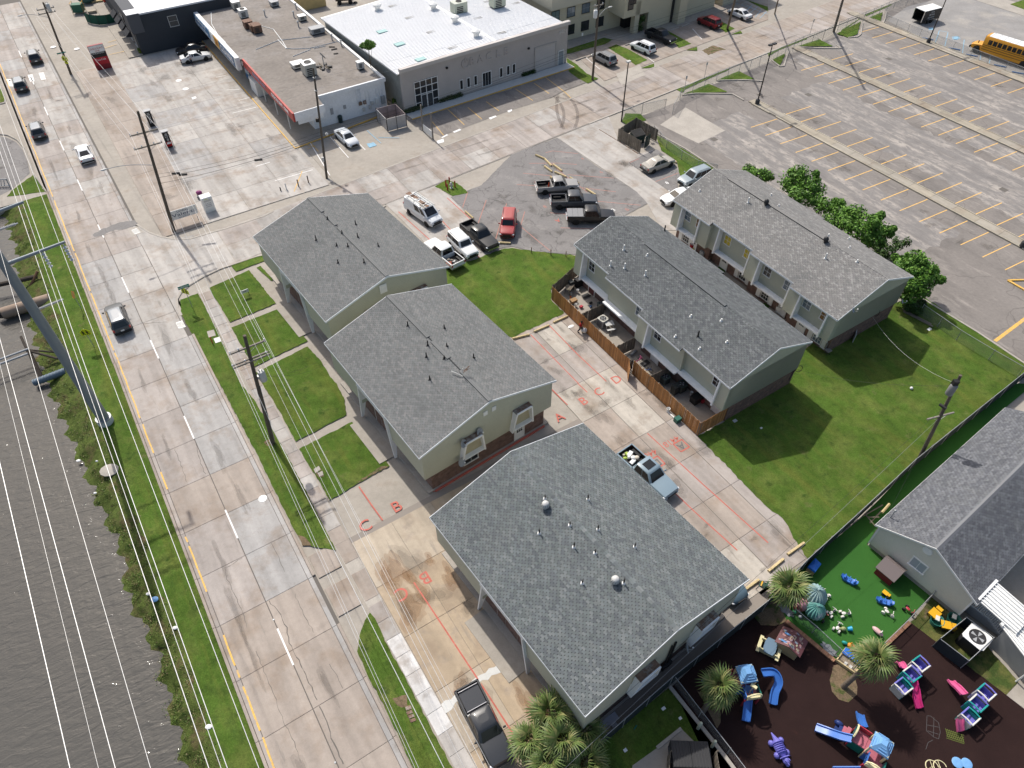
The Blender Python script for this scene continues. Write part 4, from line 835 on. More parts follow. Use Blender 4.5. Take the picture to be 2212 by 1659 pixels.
# ---------- daycare house at the right
def daycare():
 a=R(37); E1=P1('32:930,1215',2.95); E2=P1('32:2040,215',2.95); ax=(E2-E1).normalized(); rz=math.atan2(ax.y,ax.x); L=19.4; n=Vector((ax.y,-ax.x,0)); hw=4.05
 c=E1+ax*(L/2)+n*hw; c.z=0; r=thing('daycare_house','cream sided single storey house with a grey shingle roof beside the playground','house',c,rz); M=rootM(c,rz); x,y=L/2,hw; EZ,RZ=2.95,5.0
 mb=MB(); mb.prism([(-x+.15,-y+.3),(x-.2,-y+.3),(x-.2,y-.3),(-x+.15,y-.3)],.55,EZ-.1); zt=lambda q: RZ-.14-(RZ-EZ)*abs(q)/y
 mb.quad([(-x+.15,y-.3,EZ-.1),(-x+.15,y-.3,zt(y-.3)),(-x+.15,0,zt(0)),(-x+.15,-y+.3,zt(y-.3)),(-x+.15,-y+.3,EZ-.1)][::-1]); mb.build('wall',m_sidl,r)
 mb=MB(); mb.box((0,0,.28),(2*x-.5,2*y-.8,.56)); mb.build('foundation',m_kerb,r)
 mb=MB(); sl=math.hypot(y,RZ-EZ); P=[]
 for sg in (-1,1):
  p=[(-x,0,RZ),(-x,sg*y,EZ),(x,sg*y,EZ),(x,0,RZ)]; q=[(u_,v_,w_-.12) for u_,v_,w_ in p]; mb.hexa(q+p if sg<0 else [q[i] for i in (3,2,1,0)]+[p[i] for i in (3,2,1,0)])
  P.append(((-x,0,RZ+.004),(1,0,0),Vector((0,sg*y,EZ-RZ)).normalized(),L,sl))
 roof=mb.build('roof',m_under,r); shingles(roof,M,P,((.125,.13,.142),(.105,.11,.122),(.145,.15,.16)),.15,slot=.04)
 mb=MB(); mb.loft([[(q,-.2,RZ-.08),(q,0,RZ+.045),(q,.2,RZ-.08),(q,0,RZ-.1)] for q in (-x,x)],0,False); mb.build('ridge_strip',m_shob,roof,color=(.17,.175,.185))
 for sg in (-1,1):
  mb=MB(); mb.box((0,sg*(y+.014),EZ-.08),(L,.03,.16)); mb.build('eave_fascia',m_wht,r)
  mb=MB(); p=[(-x-.04,0,RZ+.015),(-x-.002,0,RZ+.015),(-x-.002,sg*y,EZ+.015),(-x-.04,sg*y,EZ+.015)]; mb.hexa([(u_,v_,w_-.18) for u_,v_,w_ in p]+p); mb.build('rake_trim',m_wht,r)
  mb=MB(); mb.box((-x+.16,sg*(y-.32),1.75),(.1,.12,2.4)); mb.build('corner_board',m_wht,r)
 l=M.inverted()@P1('32:1310,1555',2.0); window(r,FM((-x+.145,l.y,2.15),(0,-1,0)),1.25,1.15,2,1,pm('pale_glass',(.33,.37,.40),.2),m_wht,bw=.1)
 mb=MB(); mb.lathe([(.36,0),(.36,.05),(.3,.06)],12); o=mb.build('round_gable_vent',m_wht,r,(-x+.15,.35,4.05)); o.rotation_euler=(0,R(-90),0)
 return r,M
dc=daycare()
def mono(name,label,cat,pts,z1,m,z0=0,roofm=None,par_h=.25,group=None):
 """flat roofed block on a plan polygon with a parapet"""
 c=sum(pts,Vector())/len(pts); c.z=0; r=thing(name,label,cat,c,0,group); q=[p-c for p in pts]
 mb=MB(); mb.prism(q,z0,z1); w=mb.build('wall',m,r)
 if roofm:
  mb=MB(); mb.prism(q,z1,z1+.03); rf=mb.build('roof',roofm,r)
  return r,w,rf,c
 return r,w,None,c
# ---------- white roofed hall
def hall():
 A=P1('10:1288,985'); B=P1('20:468,545'); ex=(B-A).normalized(); rz=math.atan2(ex.y,ex.x); L=(B-A).length; D=25.0; H=6.3
 r=thing('commercial_hall','large grey commercial hall with white ribbed roof and power symbol sign','building',A,rz); M=rootM(A,rz)
 m_w=mat('stucco_taupe',(.43,.395,.37),.85,n=((.6,.05),(9,.05)),bump=(30,.01,.3)); m_r=mat('white_metal_roof',(.71,.715,.72),.45,n=((.2,.03),(2,.03)))
 mb=MB(); mb.box((L/2,.2,H/2),(L,.4,H)); mb.build('front_wall',m_w,r)
 mb=MB(); mb.box((L/2,-.06,H+.06),(L+.3,.62,.5)); mb.build('cornice',mat('cornice_stucco',(.52,.485,.455),.85,n=((.6,.05),)),r)
 m_c=mat('corrugated_side_wall',(.27,.28,.26),.6,n=((1,.12),(8,.1)),wave=(tuple(ex.cross(Vector((0,0,1)))),.5,.6))
 mb=MB(); mb.box((L/2,D/2+.4,2.7),(L-.3,D,5.4)); mb.build('side_wall',m_c,r)
 mb=MB(); xm=L*.55; z0,z1=5.75,6.5; mb.add([(-.3,.4,z0),(xm,.4,z1),(L,.4,z0+.2),(L,D+.8,z0+.2),(xm,D+.8,z1),(-.3,D+.8,z0)],[(0,1,4,5),(1,2,3,4)]); mb.add([(-.3,.4,z0-.2),(-.3,.4,z0),(-.3,D+.8,z0),(-.3,D+.8,z0-.2)],[(0,1,2,3)]); rf=mb.build('roof',m_r,r)
 mb=MB(); zz=lambda x: z0+(z1-z0)*(x+.3)/(xm+.3) if x<xm else z1-(z1-z0-.2)*(x-xm)/(L-xm)
 for k in range(64):
  yy=.6+k*(D)/64
  for a,b in ((-.3,xm),(xm,L)): mb.add([(a,yy-.04,zz(a)+.004),(b,yy-.04,zz(b)+.004),(b,yy,zz(b)+.05),(a,yy,zz(a)+.05),(b,yy+.04,zz(b)+.004),(a,yy+.04,zz(a)+.004)],[(0,1,2,3),(3,2,4,5)])
 tag(mb.build('roof_rib',m_r,rf),kind='stuff')
 mb=MB(); mb.loft([[(xm-.3,q,z1-.0),(xm,q,z1+.09),(xm+.3,q,z1)] for q in (.4,D+.8)],0,False,False,False); mb.build('ridge_cap',m_r,rf)
 for q in ((.25,'10:1088,268'),(0,'10:1240,377'),(0,'10:1422,507')):
  l=M.inverted()@P1(q[1],6.1); mb=MB(); mb.box((l.x,l.y,zz(l.x)+.08),(1.5,1.0,.1)); mb.build('skylight',pm('skylight_panel',(.32,.50,.48),.3),rf)
 for px in ('10:1195,50','10:1340,150','10:1525,275','10:1712,408','20:20,20','10:1905,172','10:2110,297','10:1990,12'):
  l=M.inverted()@P1(px,6.2); mb=MB()
  for k in (-.2,.2): mb.box((l.x,l.y+k,zz(l.x)+.012),(2.0,.22,.02))
  mb.build('roof_light_strip',pm('aged_light_strip',(.38,.37,.35),.6,n=((4,.15),)),rf)
 for px in ('10:1050,75','10:1535,88','10:1720,200','10:1905,322'):
  l=M.inverted()@P1(px,6.3); mb=MB(); p=(l.x,l.y,zz(l.x)); mb.lathe([(.42,-.05),(.42,.5),(.66,.55),(.66,.85),(.3,1.05),(.02,1.1)],14,p); mb.build('roof_ventilator',m_wht,rf)
 # front openings
 F=lambda px,z: FM((M.inverted()@P1(px,z)*Vector((1,0,1)))-Vector((0,.002,0)) if False else Vector(((M.inverted()@P1(px,z)).x,-.002,z)),(1,0,0))
 Lx=lambda px,z: (M.inverted()@P1(px,z)).x
 x0,x1=Lx('10:1385,900',1),Lx('10:1595,850',1); w=x1-x0; o=fb(r,'entrance_glazing',FM(((x0+x1)/2,-.002,2.1),(1,0,0)),[((0,0,.02),(w,4.2,.04))],m_glass)
 bars=[((-w/2+w*k/4,0,.06),(.09,4.2,.07)) for k in range(5)]+[((0,-2.06+z,.062),(w,.09,.07)) for z in (0.02,1.0,2.2,3.2,4.1)]; fb(o,'glazing_frame',FM(((x0+x1)/2,-.002,2.1),(1,0,0)),bars,m_wht)
 for sg in (-1,1): fb(o,'glass_door',FM(((x0+x1)/2+sg*.5,-.05,1.05),(1,0,0)),[((0,0,.03),(.92,2.1,.04)),],pm('door_glass_tint',(.05,.055,.06),.1)); fb(o,'door_frame',FM(((x0+x1)/2+sg*.5,-.09,1.05),(1,0,0)),[((k*.45,0,.03),(.07,2.1,.05)) for k in (-1,1)]+[((0,1.02,.031),(.83,.07,.05)),((0,-1.0,.031),(.83,.1,.05))],m_wht)
 for px in ('10:1783,740','10:1842,720','10:1902,700','10:2123,632','10:2182,612','20:25,600'): window(r,FM((Lx(px,1.7),-.002,1.75),(1,0,0)),.62,1.5,1,1,m_blk,m_wht,bw=.08)
 window(r,FM((Lx('10:2012,690',1.5),-.002,1.45),(1,0,0)),1.7,2.2,3,1,m_glass,m_wht,bw=.1)
 xa,xb=Lx('20:175,600',.3),Lx('20:365,560',.3); o=fb(r,'roller_door',FM(((xa+xb)/2,-.002,1.9),(1,0,0)),[((0,0,.03),(xb-xa,3.8,.05))]+[((0,-1.7+k*.42,.058),(xb-xa-.1,.03,.02)) for k in range(9)],mat('roller_door_paint',(.47,.44,.42),.7,n=((1,.05),)))
 fb(o,'door_frame',FM(((xa+xb)/2,-.002,1.9),(1,0,0)),[((sg*((xb-xa)/2+.1),0,.06),(.2,3.9,.12)) for sg in (-1,1)]+[((0,2.0,.062),(xb-xa+.4,.2,.12))],pm('taupe_trim',(.42,.39,.36),.8))
 door(r,FM((Lx('20:410,540',.3),-.002,.05),(1,0,0)),1.0,2.2,pm('steel_blue_door',(.24,.27,.29),.5));
 m_l=pm('taupe_letters',(.45,.41,.385),.8)
 xs=[Lx(p,4.8) for p in ('10:1897,545','10:1967,525','10:2037,500','10:2112,475','10:2180,455')]
 for ch,q in zip('RACLE',xs): text(ch,m_l,1.55,FM((q,-.03,4.75),(1,0,0)),r,'sign_letter',depth=.09)
 q=Lx('10:1825,555',4.8); mb=MB(); mb.M=FM((q,-.08,4.75),(1,0,0)); pts=[(.62*math.cos(R(a)),.62*math.sin(R(a)),0) for a in range(120,421,15)]; mb.path(pts,.075,6); mb.tube((0,.1,0),(0,.8,0),.075,None,6); mb.build('power_symbol',m_l,r)
 text('4401',pm('pale_numerals',(.55,.53,.5),.7),.85,FM((Lx('20:425,275',5),-.02,5.15),(1,0,0)),r,'street_number',depth=.03)
 for px,z in (('10:1672,602',4.9),('20:125,407',4.2)): fb(r,'flood_lamp',FM((Lx(px,z),-.002,z),(1,0,0)),[((0,0,.12),(.3,.25,.24))],m_blk)
 mb=MB(); mb.box((L/2,-1.2,.07),(L,1.9,.16)); mb.build('front_walk',m_lgry,r)
 mb=MB(); mb.box((L/2,-2.2,.08),(L,.12,.16)); mb.build('yellow_kerb',m_yline,r)
 return r,M,zz,A,rz
HL=hall()
# ---------- corner store with canopy
m_bur=mat('grey_flat_roof',(.215,.192,.17),.95,n=((.25,.15),(2,.12),(25,.1)),mix=(((.27,.25,.235),.18,.5,.7),((.10,.085,.075),.5,.6,.78),((.23,.18,.14),.3,.62,.8)),bump=(10,.02,.4))
m_wstu=mat('white_stucco',(.74,.755,.77),.85,n=((.5,.06),(4,.06),(25,.05)),mix=(((.46,.46,.45),.5,.6,.85),))
def store():
 c=ST(114,31.5); r=thing('corner_store','low flat roofed corner store with a red lettered canopy and blue shop sign','store',c,YS); M=rootM(c,YS)
 T=lambda s,t,z=0: Vector((t-31.5,s-114,z))   # local: x=t, y=s
 def pr(name,st,z0,z1,m,par=None):
  mb=MB(); mb.prism([T(*q) for q in st],z0,z1); return mb.build(name,m,par or r)
 pr('wall',[(95.0,28.3),(95.2,39.8),(136,39.8),(136,28.3)],0,4.1,m_wstu)
 pr('sales_counter_box',[(109,24.9),(109,27),(112,27),(112,24.9)],0,2.2,m_wht)
 rf=pr('roof',[(92.4,25.1),(92.6,29.4),(94.95,29.6),(95.15,39.85),(136.2,39.85),(136.2,24.6),(113,24.6),(113,25.1)],4.12,4.42,m_bur)
 pr('canopy_soffit',[(92.5,25.2),(92.7,29.3),(95.0,29.3),(136,28.4),(136,24.7),(113,24.7),(113,25.2)],3.5,4.11,m_wht)
 pr('side_parapet',[(94.85,29.7),(95.05,40.0),(95.35,40.0),(95.15,29.7)],4.12,4.66,m_wstu,rf); pr('back_parapet',[(95.4,39.6),(136.2,39.6),(136.2,40.0),(95.4,40.0)],4.0,4.68,m_wht,rf)
 pr('front_screen_wall',[(92.7,25.5),(92.8,29.2),(94.95,29.3),(95.3,28.4),(94.9,27.6),(95.2,27.3)],2.6,3.49,m_wstu)
 red=mat('red_fascia',(.40,.05,.04),.5,n=((1,.08),))
 pr('red_fascia',[(92.3,24.85),(92.3,25.09),(112.9,25.09),(112.9,24.85)],3.3,4.5,red); pr('side_fascia',[(92.26,25.1),(92.46,29.45),(92.6,29.45),(92.4,25.1)],3.35,4.47,m_wstu)
 pr('shop_fascia',[(113.0,23.9),(113.0,24.55),(136.3,24.55),(136.3,23.9)],2.9,4.75,m_wht)
 x=24.84-31.5; text('DISCOUNT ONE',pm('white_letters',(.75,.74,.74),.5),.62,FM((x,97.3-114,3.9),(0,-1,0)),r,'sign_letter',w=6.6,depth=.02,bold=.03)
 text('BEVERAGE',pm('grey_blue_letters',(.2,.2,.33),.5),.6,FM((x,105.8-114,3.9),(0,-1,0)),r,'sign_letter',w=5.5,depth=.02,bold=.03)
 xx=23.885-31.5
 for a,b,m,z0,z1 in ((114.0,121.2,pm('blue_sign',(.045,.12,.24),.5),3.1,4.6),(121.3,123.8,pm('burger_yellow_sign',(.66,.36,.05),.5),3.1,4.6),(124,126,m_wht,3.1,4.6),(126.2,135.5,pm('blue_sign_pale',(.10,.22,.38),.5),3.1,4.6)):
  mb=MB(); mb.box((xx-.02,(a+b)/2-114,(z0+z1)/2),(.06,b-a,z1-z0)); mb.build('sign_panel',m,r)
 text('CLEANERS',pm('white_letters',(.75,.74,.74),.5),1.25,FM((xx-.056,117.5-114,3.85),(0,-1,0)),r,'sign_letter',w=6.2,depth=.01,bold=.03)
 text('Seafood',m_wht,.62,FM((xx-.056,131-114,4.2),(0,-1,0)),r,'sign_letter',w=5.5,depth=.01,bold=.02); text('Burgers & Po-Boys',m_wht,.6,FM((xx-.056,131-114,3.45),(0,-1,0)),r,'sign_letter',w=7.0,depth=.01,bold=.02)
 mb=MB(); mb.M=FM((xx-.056,122.5-114,3.85),(0,-1,0)); mb.ball((0,-.25,0),(.75,.2,.04),10,5); mb.ball((0,.25,0),(.7,.34,.04),10,5); mb.build('burger_emblem',pm('bun_brown',(.36,.14,.03),.6),r)
 mb=MB()
 for s in (97,102,107,113.5,119,125,131): mb.tube(T(s,25.4,0),T(s,25.4,3.6),.07,None,8)
 mb.build('canopy_post',m_wht,r)
 for s in np.arange(98,110,2.6): window(r,FM(T(s,28.28,1.6),(0,-1,0)),2.2,2.2,2,1,m_glass,m_wht)
 for s in np.arange(115,134,3.4): window(r,FM(T(s,28.28,1.6),(0,-1,0)),2.4,2.2,2,1,m_glass,m_wht)
 pr('shop_walk',[(91.6,24.0),(94.2,40),(96,40),(96,28.5),(136,28.5),(136,24.0)],0,.14,m_conc); pr('yellow_kerb',[(91.5,23.85),(93.9,40),(94.05,40),(91.65,24.0),(136,24.0),(136,23.85)],0,.15,m_yline)
 # pipes, ladder and meter boxes on the white side wall
 ex=(T(94.3,39.9)-T(92.4,25.1)).normalized(); W0=T(95.6,28.3)-Vector((0,.02,0))
 wf=lambda t,z: FM(T(95.0+.2*(t-28.3)/11.5-.03,t,z),(1,.017,0))
 for k,t in enumerate((36.6,37.1,38.3,38.8,39.2)): fb(r,'wall_conduit',wf(t,2.3),[((0,0,.05),(.07,2.6-.2*k,.08))],m_wstu)
 for t,z,w,h,m in ((35.6,2.0,.45,.45,m_rust),(36.3,2.0,.4,.5,m_rust),(37.4,1.6,.35,.5,m_lgry),(38.2,1.7,.5,.8,m_wht),(39.2,1.6,.6,1.1,m_grey),(36.0,1.0,.3,.5,m_lgry),(37.0,1.1,.3,.6,m_lgry)): fb(r,'meter_box',wf(t,z),[((0,0,.12),(w,h,.24))],m)
 for t,z,h in ((31.2,2.0,.9),(33.2,2.1,.55)): fb(r,'small_window',wf(t,z),[((0,0,.02),(.42,h,.05))],m_grey)
 o=fb(r,'wall_ladder',wf(35.5,3.2),[((-.3,0,.15),(.06,2.4,.06)),((.3,0,.15),(.06,2.4,.06))]+[((0,-1+.4*k,.15),(.6,.05,.05)) for k in range(6)],m_wstu)
 for px in ('10:740,400','10:350,80','10:330,150','10:165,40','10:80,140','10:660,350','10:370,235'):
  l=M.inverted()@P1(px,4.4); mb=MB(); mb.tube((l.x,l.y,4.4),(l.x,l.y,5.3),.1,None,8); mb.lathe([(.2,0),(.2,.1),(.02,.2)],8,(l.x,l.y,5.25)); mb.build('flue_pipe',m_grey,rf)
 for pts in ('10:0,430 200,350 480,320','10:190,345 260,420 330,425 460,420 730,355','10:40,225 150,255 230,360 265,420','00:1825,110 1830,210 1880,300 1950,370','10:500,420 600,400','10:320,490 470,430'):
  mb=MB(); mb.path([M.inverted()@p+Vector((0,0,.05)) for p in PX(pts,4.42)],.06,5); mb.build('roof_pipe',m_wht,rf)
 for a in ('10:530,560 560,595','10:545,545 590,590','10:600,565 640,600','10:650,430 700,420','10:630,405 680,405','10:670,465 710,460'):
  p,q=[M.inverted()@v for v in PX(a,4.5)]; mb=MB(); mb.tube(p,q,.1,None,4); mb.build('roof_timber',m_oldw,rf)
 return r,M
STO=store()
# ---------- charcoal building, top left
def charcoal():
 A=P1('00:1235,475'); ex=UT; r=thing('charcoal_building','charcoal painted building with a white metal roof and striped awnings','building',A,YS); M=rootM(A,YS); H=5.9
 m=mat('charcoal_paint',(.042,.047,.055),.85,n=((.5,.06),(8,.06)))
 mb=MB(); mb.prism([(0,0),(17.5,0),(17.5,30),(0,30)],0,H); mb.build('wall',m,r)
 mb=MB(); mb.prism([(-.35,-.2),(1.6,-.2),(1.6,30),(-.35,30)],3.4,H+.35); mb.build('front_fascia',mat('charcoal_fascia',(.085,.09,.10),.8),r)
 mr=mat('ribbed_white_roof',(.72,.73,.75),.5,wave=(tuple(UT),.6,.8)); mb=MB(); mb.prism([(1.62,.1),(17.6,.1),(17.6,30),(1.62,30)],H,H+.25); mb.build('roof',mr,r)
 mb=MB(); mb.prism([(-.3,-.15),(1.55,-.15),(1.55,2.2),(-.3,2.2)],H+.36,H+.42); mb.build('roof_corner',mr,r)
 window(r,FM((6.4,-.002,4.1),(1,0,0)),1.5,1.7,1,2,pm('bare_window',(.07,.07,.07),.3),m_lgry)
 for k in range(4):
  y=2+k*3.2; mb=MB(); mb.add([(-.35,y,3.3),(-.35,y+2.4,3.3),(-1.3,y+2.4,2.5),(-1.3,y,2.5),(-.35,y,2.3),(-.35,y+2.4,2.3)],[(0,1,2,3),(0,3,4),(1,5,2)]); mb.build('awning',pm('dark_awning',(.02,.022,.028),.8),r); window(r,FM((-.02,y+1.2,1.4),(0,-1,0)),1.8,2,2,1,m_glass,m_wht)
 mb=MB(); mb.prism([(-2.3,-.2),(0,-.2),(0,30),(-2.3,30)],0,.12); mb.build('front_walk',m_conc,r); fb(r,'sign_panel',FM((-.37,6,4.4),(0,-1,0)),[((0,0,.04),(3,1.0,.08))],m_blk); text('billiards',m_wht,.6,FM((-.46,6,4.4),(0,-1,0)),r,'sign_letter',depth=.01)
 return r
charcoal()
# ---------- cream office block, top
def office():
 c=P1('20:475,350'); r=thing('office_building','two storey cream office building with dark windows behind the parked cars','building',c,YS); M=rootM(c,YS)
 m=mat('cream_stucco',(.50,.46,.34),.85,n=((.4,.05),(6,.05))); L=lambda px,z=0: M.inverted()@P1(px,z)
 mb=MB(); mb.prism([(-3.5,0),(11.6,0),(11.6,26),(-3.5,26)],0,6.6); mb.build('wall',m,r)
 mb=MB(); mb.prism([(-3.8,-.35),(11.3,-.35),(11.3,25.7),(-3.8,25.7)],5.6,7.6); mb.build('parapet',mat('cream_parapet',(.56,.52,.41),.85,n=((.4,.05),)),r)
 mb=MB(); mb.prism([(-3.3,.1),(10.9,.1),(10.9,25.3),(-3.3,25.3)],7.6,7.64); mb.build('roof',m_wht,r)
 mb=MB(); mb.prism([(11.2,-4.2),(12.2,-4.2),(12.2,-3.2),(11.2,-3.2)],0,5.3); mb.prism([(14.2,-4.2),(32,-2.6),(32,20),(14.2,20)],0,8.2); mb.prism([(8.6,-4.2),(14.2,-4.2),(14.2,0),(11.6,0),(8.6,0)],3.1,8.2); mb.build('porch_block',m,r)
 mb=MB(); mb.prism([(11.62,-1.2),(14.18,-1.2),(14.18,.6),(11.62,.6)],0,3.1); mb.build('porch_recess',m_blk,r)
 for x in (.6,3.7,6.9,-2.6):
  for z in (1.7,4.55): window(r,FM((x if z<3 else x-.1,-.002 if z<3 else -.03,z),(1,0,0)),1.7,1.6,2,1,m_glab if (x<5 and z>3) else m_glass,m_blk)
 for x,z in ((9.9,4.4),(10.4,5.2)): window(r,FM((x,-4.22,z+.8),(1,0,0)),1.2,1.8,1,1,m_glass,m_blk)
 for x in (20.7,): fb(r,'tall_glazing',FM((x,-3.7,3.8),(1,.09,0)),[((0,0,.05),(1.5,7.4,.12))],m_glass)
 mb=MB(); mb.prism([(20.5,-5.2),(22.3,-5.2),(22.3,-3.5),(20.5,-3.5)],0,8.3); mb.build('tower_pier',m,r)
 mb=MB(); mb.prism([(-2,-3.0),(6,-2.6),(8,-5.5),(12,-6.5),(32,-4.9),(32,-2.6),(14,-4.2),(8,-1),(-2,-1)],0,.07); mb.build('front_walk',m_conc,r)
 mb=MB(); mb.prism([(33.5,-3.2),(44,-2.2),(44,20),(33.5,20)],0,7.8); mb.build('far_wing',m,r)
office()
# ================================================================ vehicles (X forward, origin on the ground)
def _wheel(r=.34,w=.23):
 mb=MB(); M=Matrix.Rotation(R(90),4,'X'); mb.M=M; mb.lathe([(r*.62,-w/2),(r*.9,-w/2),(r,-w/2+.04),(r,w/2-.04),(r*.9,w/2),(r*.62,w/2)],18); t=mb.mesh('tyre',m_tyre)
 mb=MB(); mb.M=M; mb.lathe([(r*.6,-w/2+.015),(r*.62,w/2-.03),(r*.5,w/2-.05),(.07,w/2-.02),(.02,w/2-.01)],14)
 for k in range(5): a=k*2*math.pi/5; mb.box((r*.34*math.cos(a),r*.34*math.sin(a),w/2-.03),(r*.5,.07,.04),rz=a)
 return t,mb.mesh('rim',m_rim)
WH=_wheel(); WHB=_wheel(.5,.28); WHS=_wheel(.40,.27)
def ring8(xf,xr,w,z,c=.10): return [(xf-c,-w,z),(xf,-w+c*1.6,z),(xf,w-c*1.6,z),(xf-c,w,z),(xr+c,w,z),(xr,w-c*1.6,z),(xr,-w+c*1.6,z),(xr+c,-w,z)]
def bodyrings(st,zb):
 out=[]
 for x,w,zt in st:
  zm=(zb+zt)*.52+.03; h=[(w*.80,zb),(w*.97,zb+.10),(w,zm),(w*.975,zt-.12),(w*.87,zt-.01),(w*.4,zt+.02)]
  out.append([(x,-a,b) for a,b in h]+[(x,a,b) for a,b in reversed(h)])
 return out
def glassq(par,name,a,b,c,d,off,m=m_cglas,u0=.05,u1=.95,v0=.08,v1=.93):
 a,b,c,d=map(Vector,(a,b,c,d)); f=lambda u,v:(a.lerp(b,u)).lerp(d.lerp(c,u),v); n=(b-a).cross(d-a).normalized()
 p=[f(u0,v0),f(u1,v0),f(u1,v1),f(u0,v1)]; mb=MB(); mb.hexa([q-n*.01 for q in p]+[q+n*off for q in p]); return mb.build(name,m,par)
SPEC={
 'sedan':dict(st=[(-2.40,.66,.72),(-2.34,.84,.92),(-1.9,.91,.99),(-1.1,.925,.97),(0,.925,.95),(.9,.92,.95),(1.45,.905,.90),(2.0,.87,.82),(2.30,.76,.70),(2.42,.58,.56)],zb=.24,cab=(1.12,.32,-.85,-1.80,.83,.60,.93,1.45),side=2,wx=1.42,tr=.80),
 'suv':dict(st=[(-2.34,.74,.95),(-2.28,.88,1.06),(-1.6,.94,1.08),(0,.94,1.06),(.9,.935,1.06),(1.5,.92,1.02),(2.0,.87,.94),(2.25,.76,.82),(2.34,.60,.62)],zb=.27,cab=(1.15,.42,-1.95,-2.26,.86,.66,1.04,1.70),side=3,wx=1.40,tr=.81,rails=1),
 'boxsuv':dict(st=[(-2.22,.80,1.0),(-2.18,.88,1.10),(-1.6,.90,1.12),(0,.90,1.10),(.75,.90,1.10),(1.4,.89,1.06),(2.0,.86,1.0),(2.18,.80,.92),(2.24,.72,.7)],zb=.32,cab=(.85,.42,-2.08,-2.2,.83,.72,1.08,1.78),side=3,wx=1.36,tr=.78,rails=1),
 'van':dict(st=[(-2.80,.86,1.2),(-2.76,.96,1.32),(-1,.99,1.32),(.9,.99,1.30),(1.7,.98,1.18),(2.35,.94,1.08),(2.65,.86,.95),(2.72,.74,.75)],zb=.34,cab=(1.95,1.0,-2.7,-2.78,.93,.80,1.28,2.08),side=1,wx=1.72,tr=.84),
 'crew':dict(st=[(-.95,.96,1.12),(-.9,.97,1.13),(.9,.97,1.13),(1.5,.965,1.12),(2.2,.94,1.08),(2.75,.88,1.0),(2.88,.78,.75)],zb=.38,cab=(1.22,.62,-.72,-.92,.90,.70,1.10,1.86),side=2,wx=1.82,tr=.82,bed=(-2.88,-.97,.96,1.12)),
 'ext':dict(st=[(-.75,.92,1.04),(-.7,.93,1.05),(.9,.93,1.05),(1.5,.92,1.04),(2.1,.90,1.0),(2.6,.84,.92),(2.72,.74,.7)],zb=.34,cab=(1.2,.58,-.52,-.72,.86,.67,1.02,1.74),side=2,wx=1.72,tr=.79,bed=(-2.72,-.77,.92,1.04)),
}
CARS={}
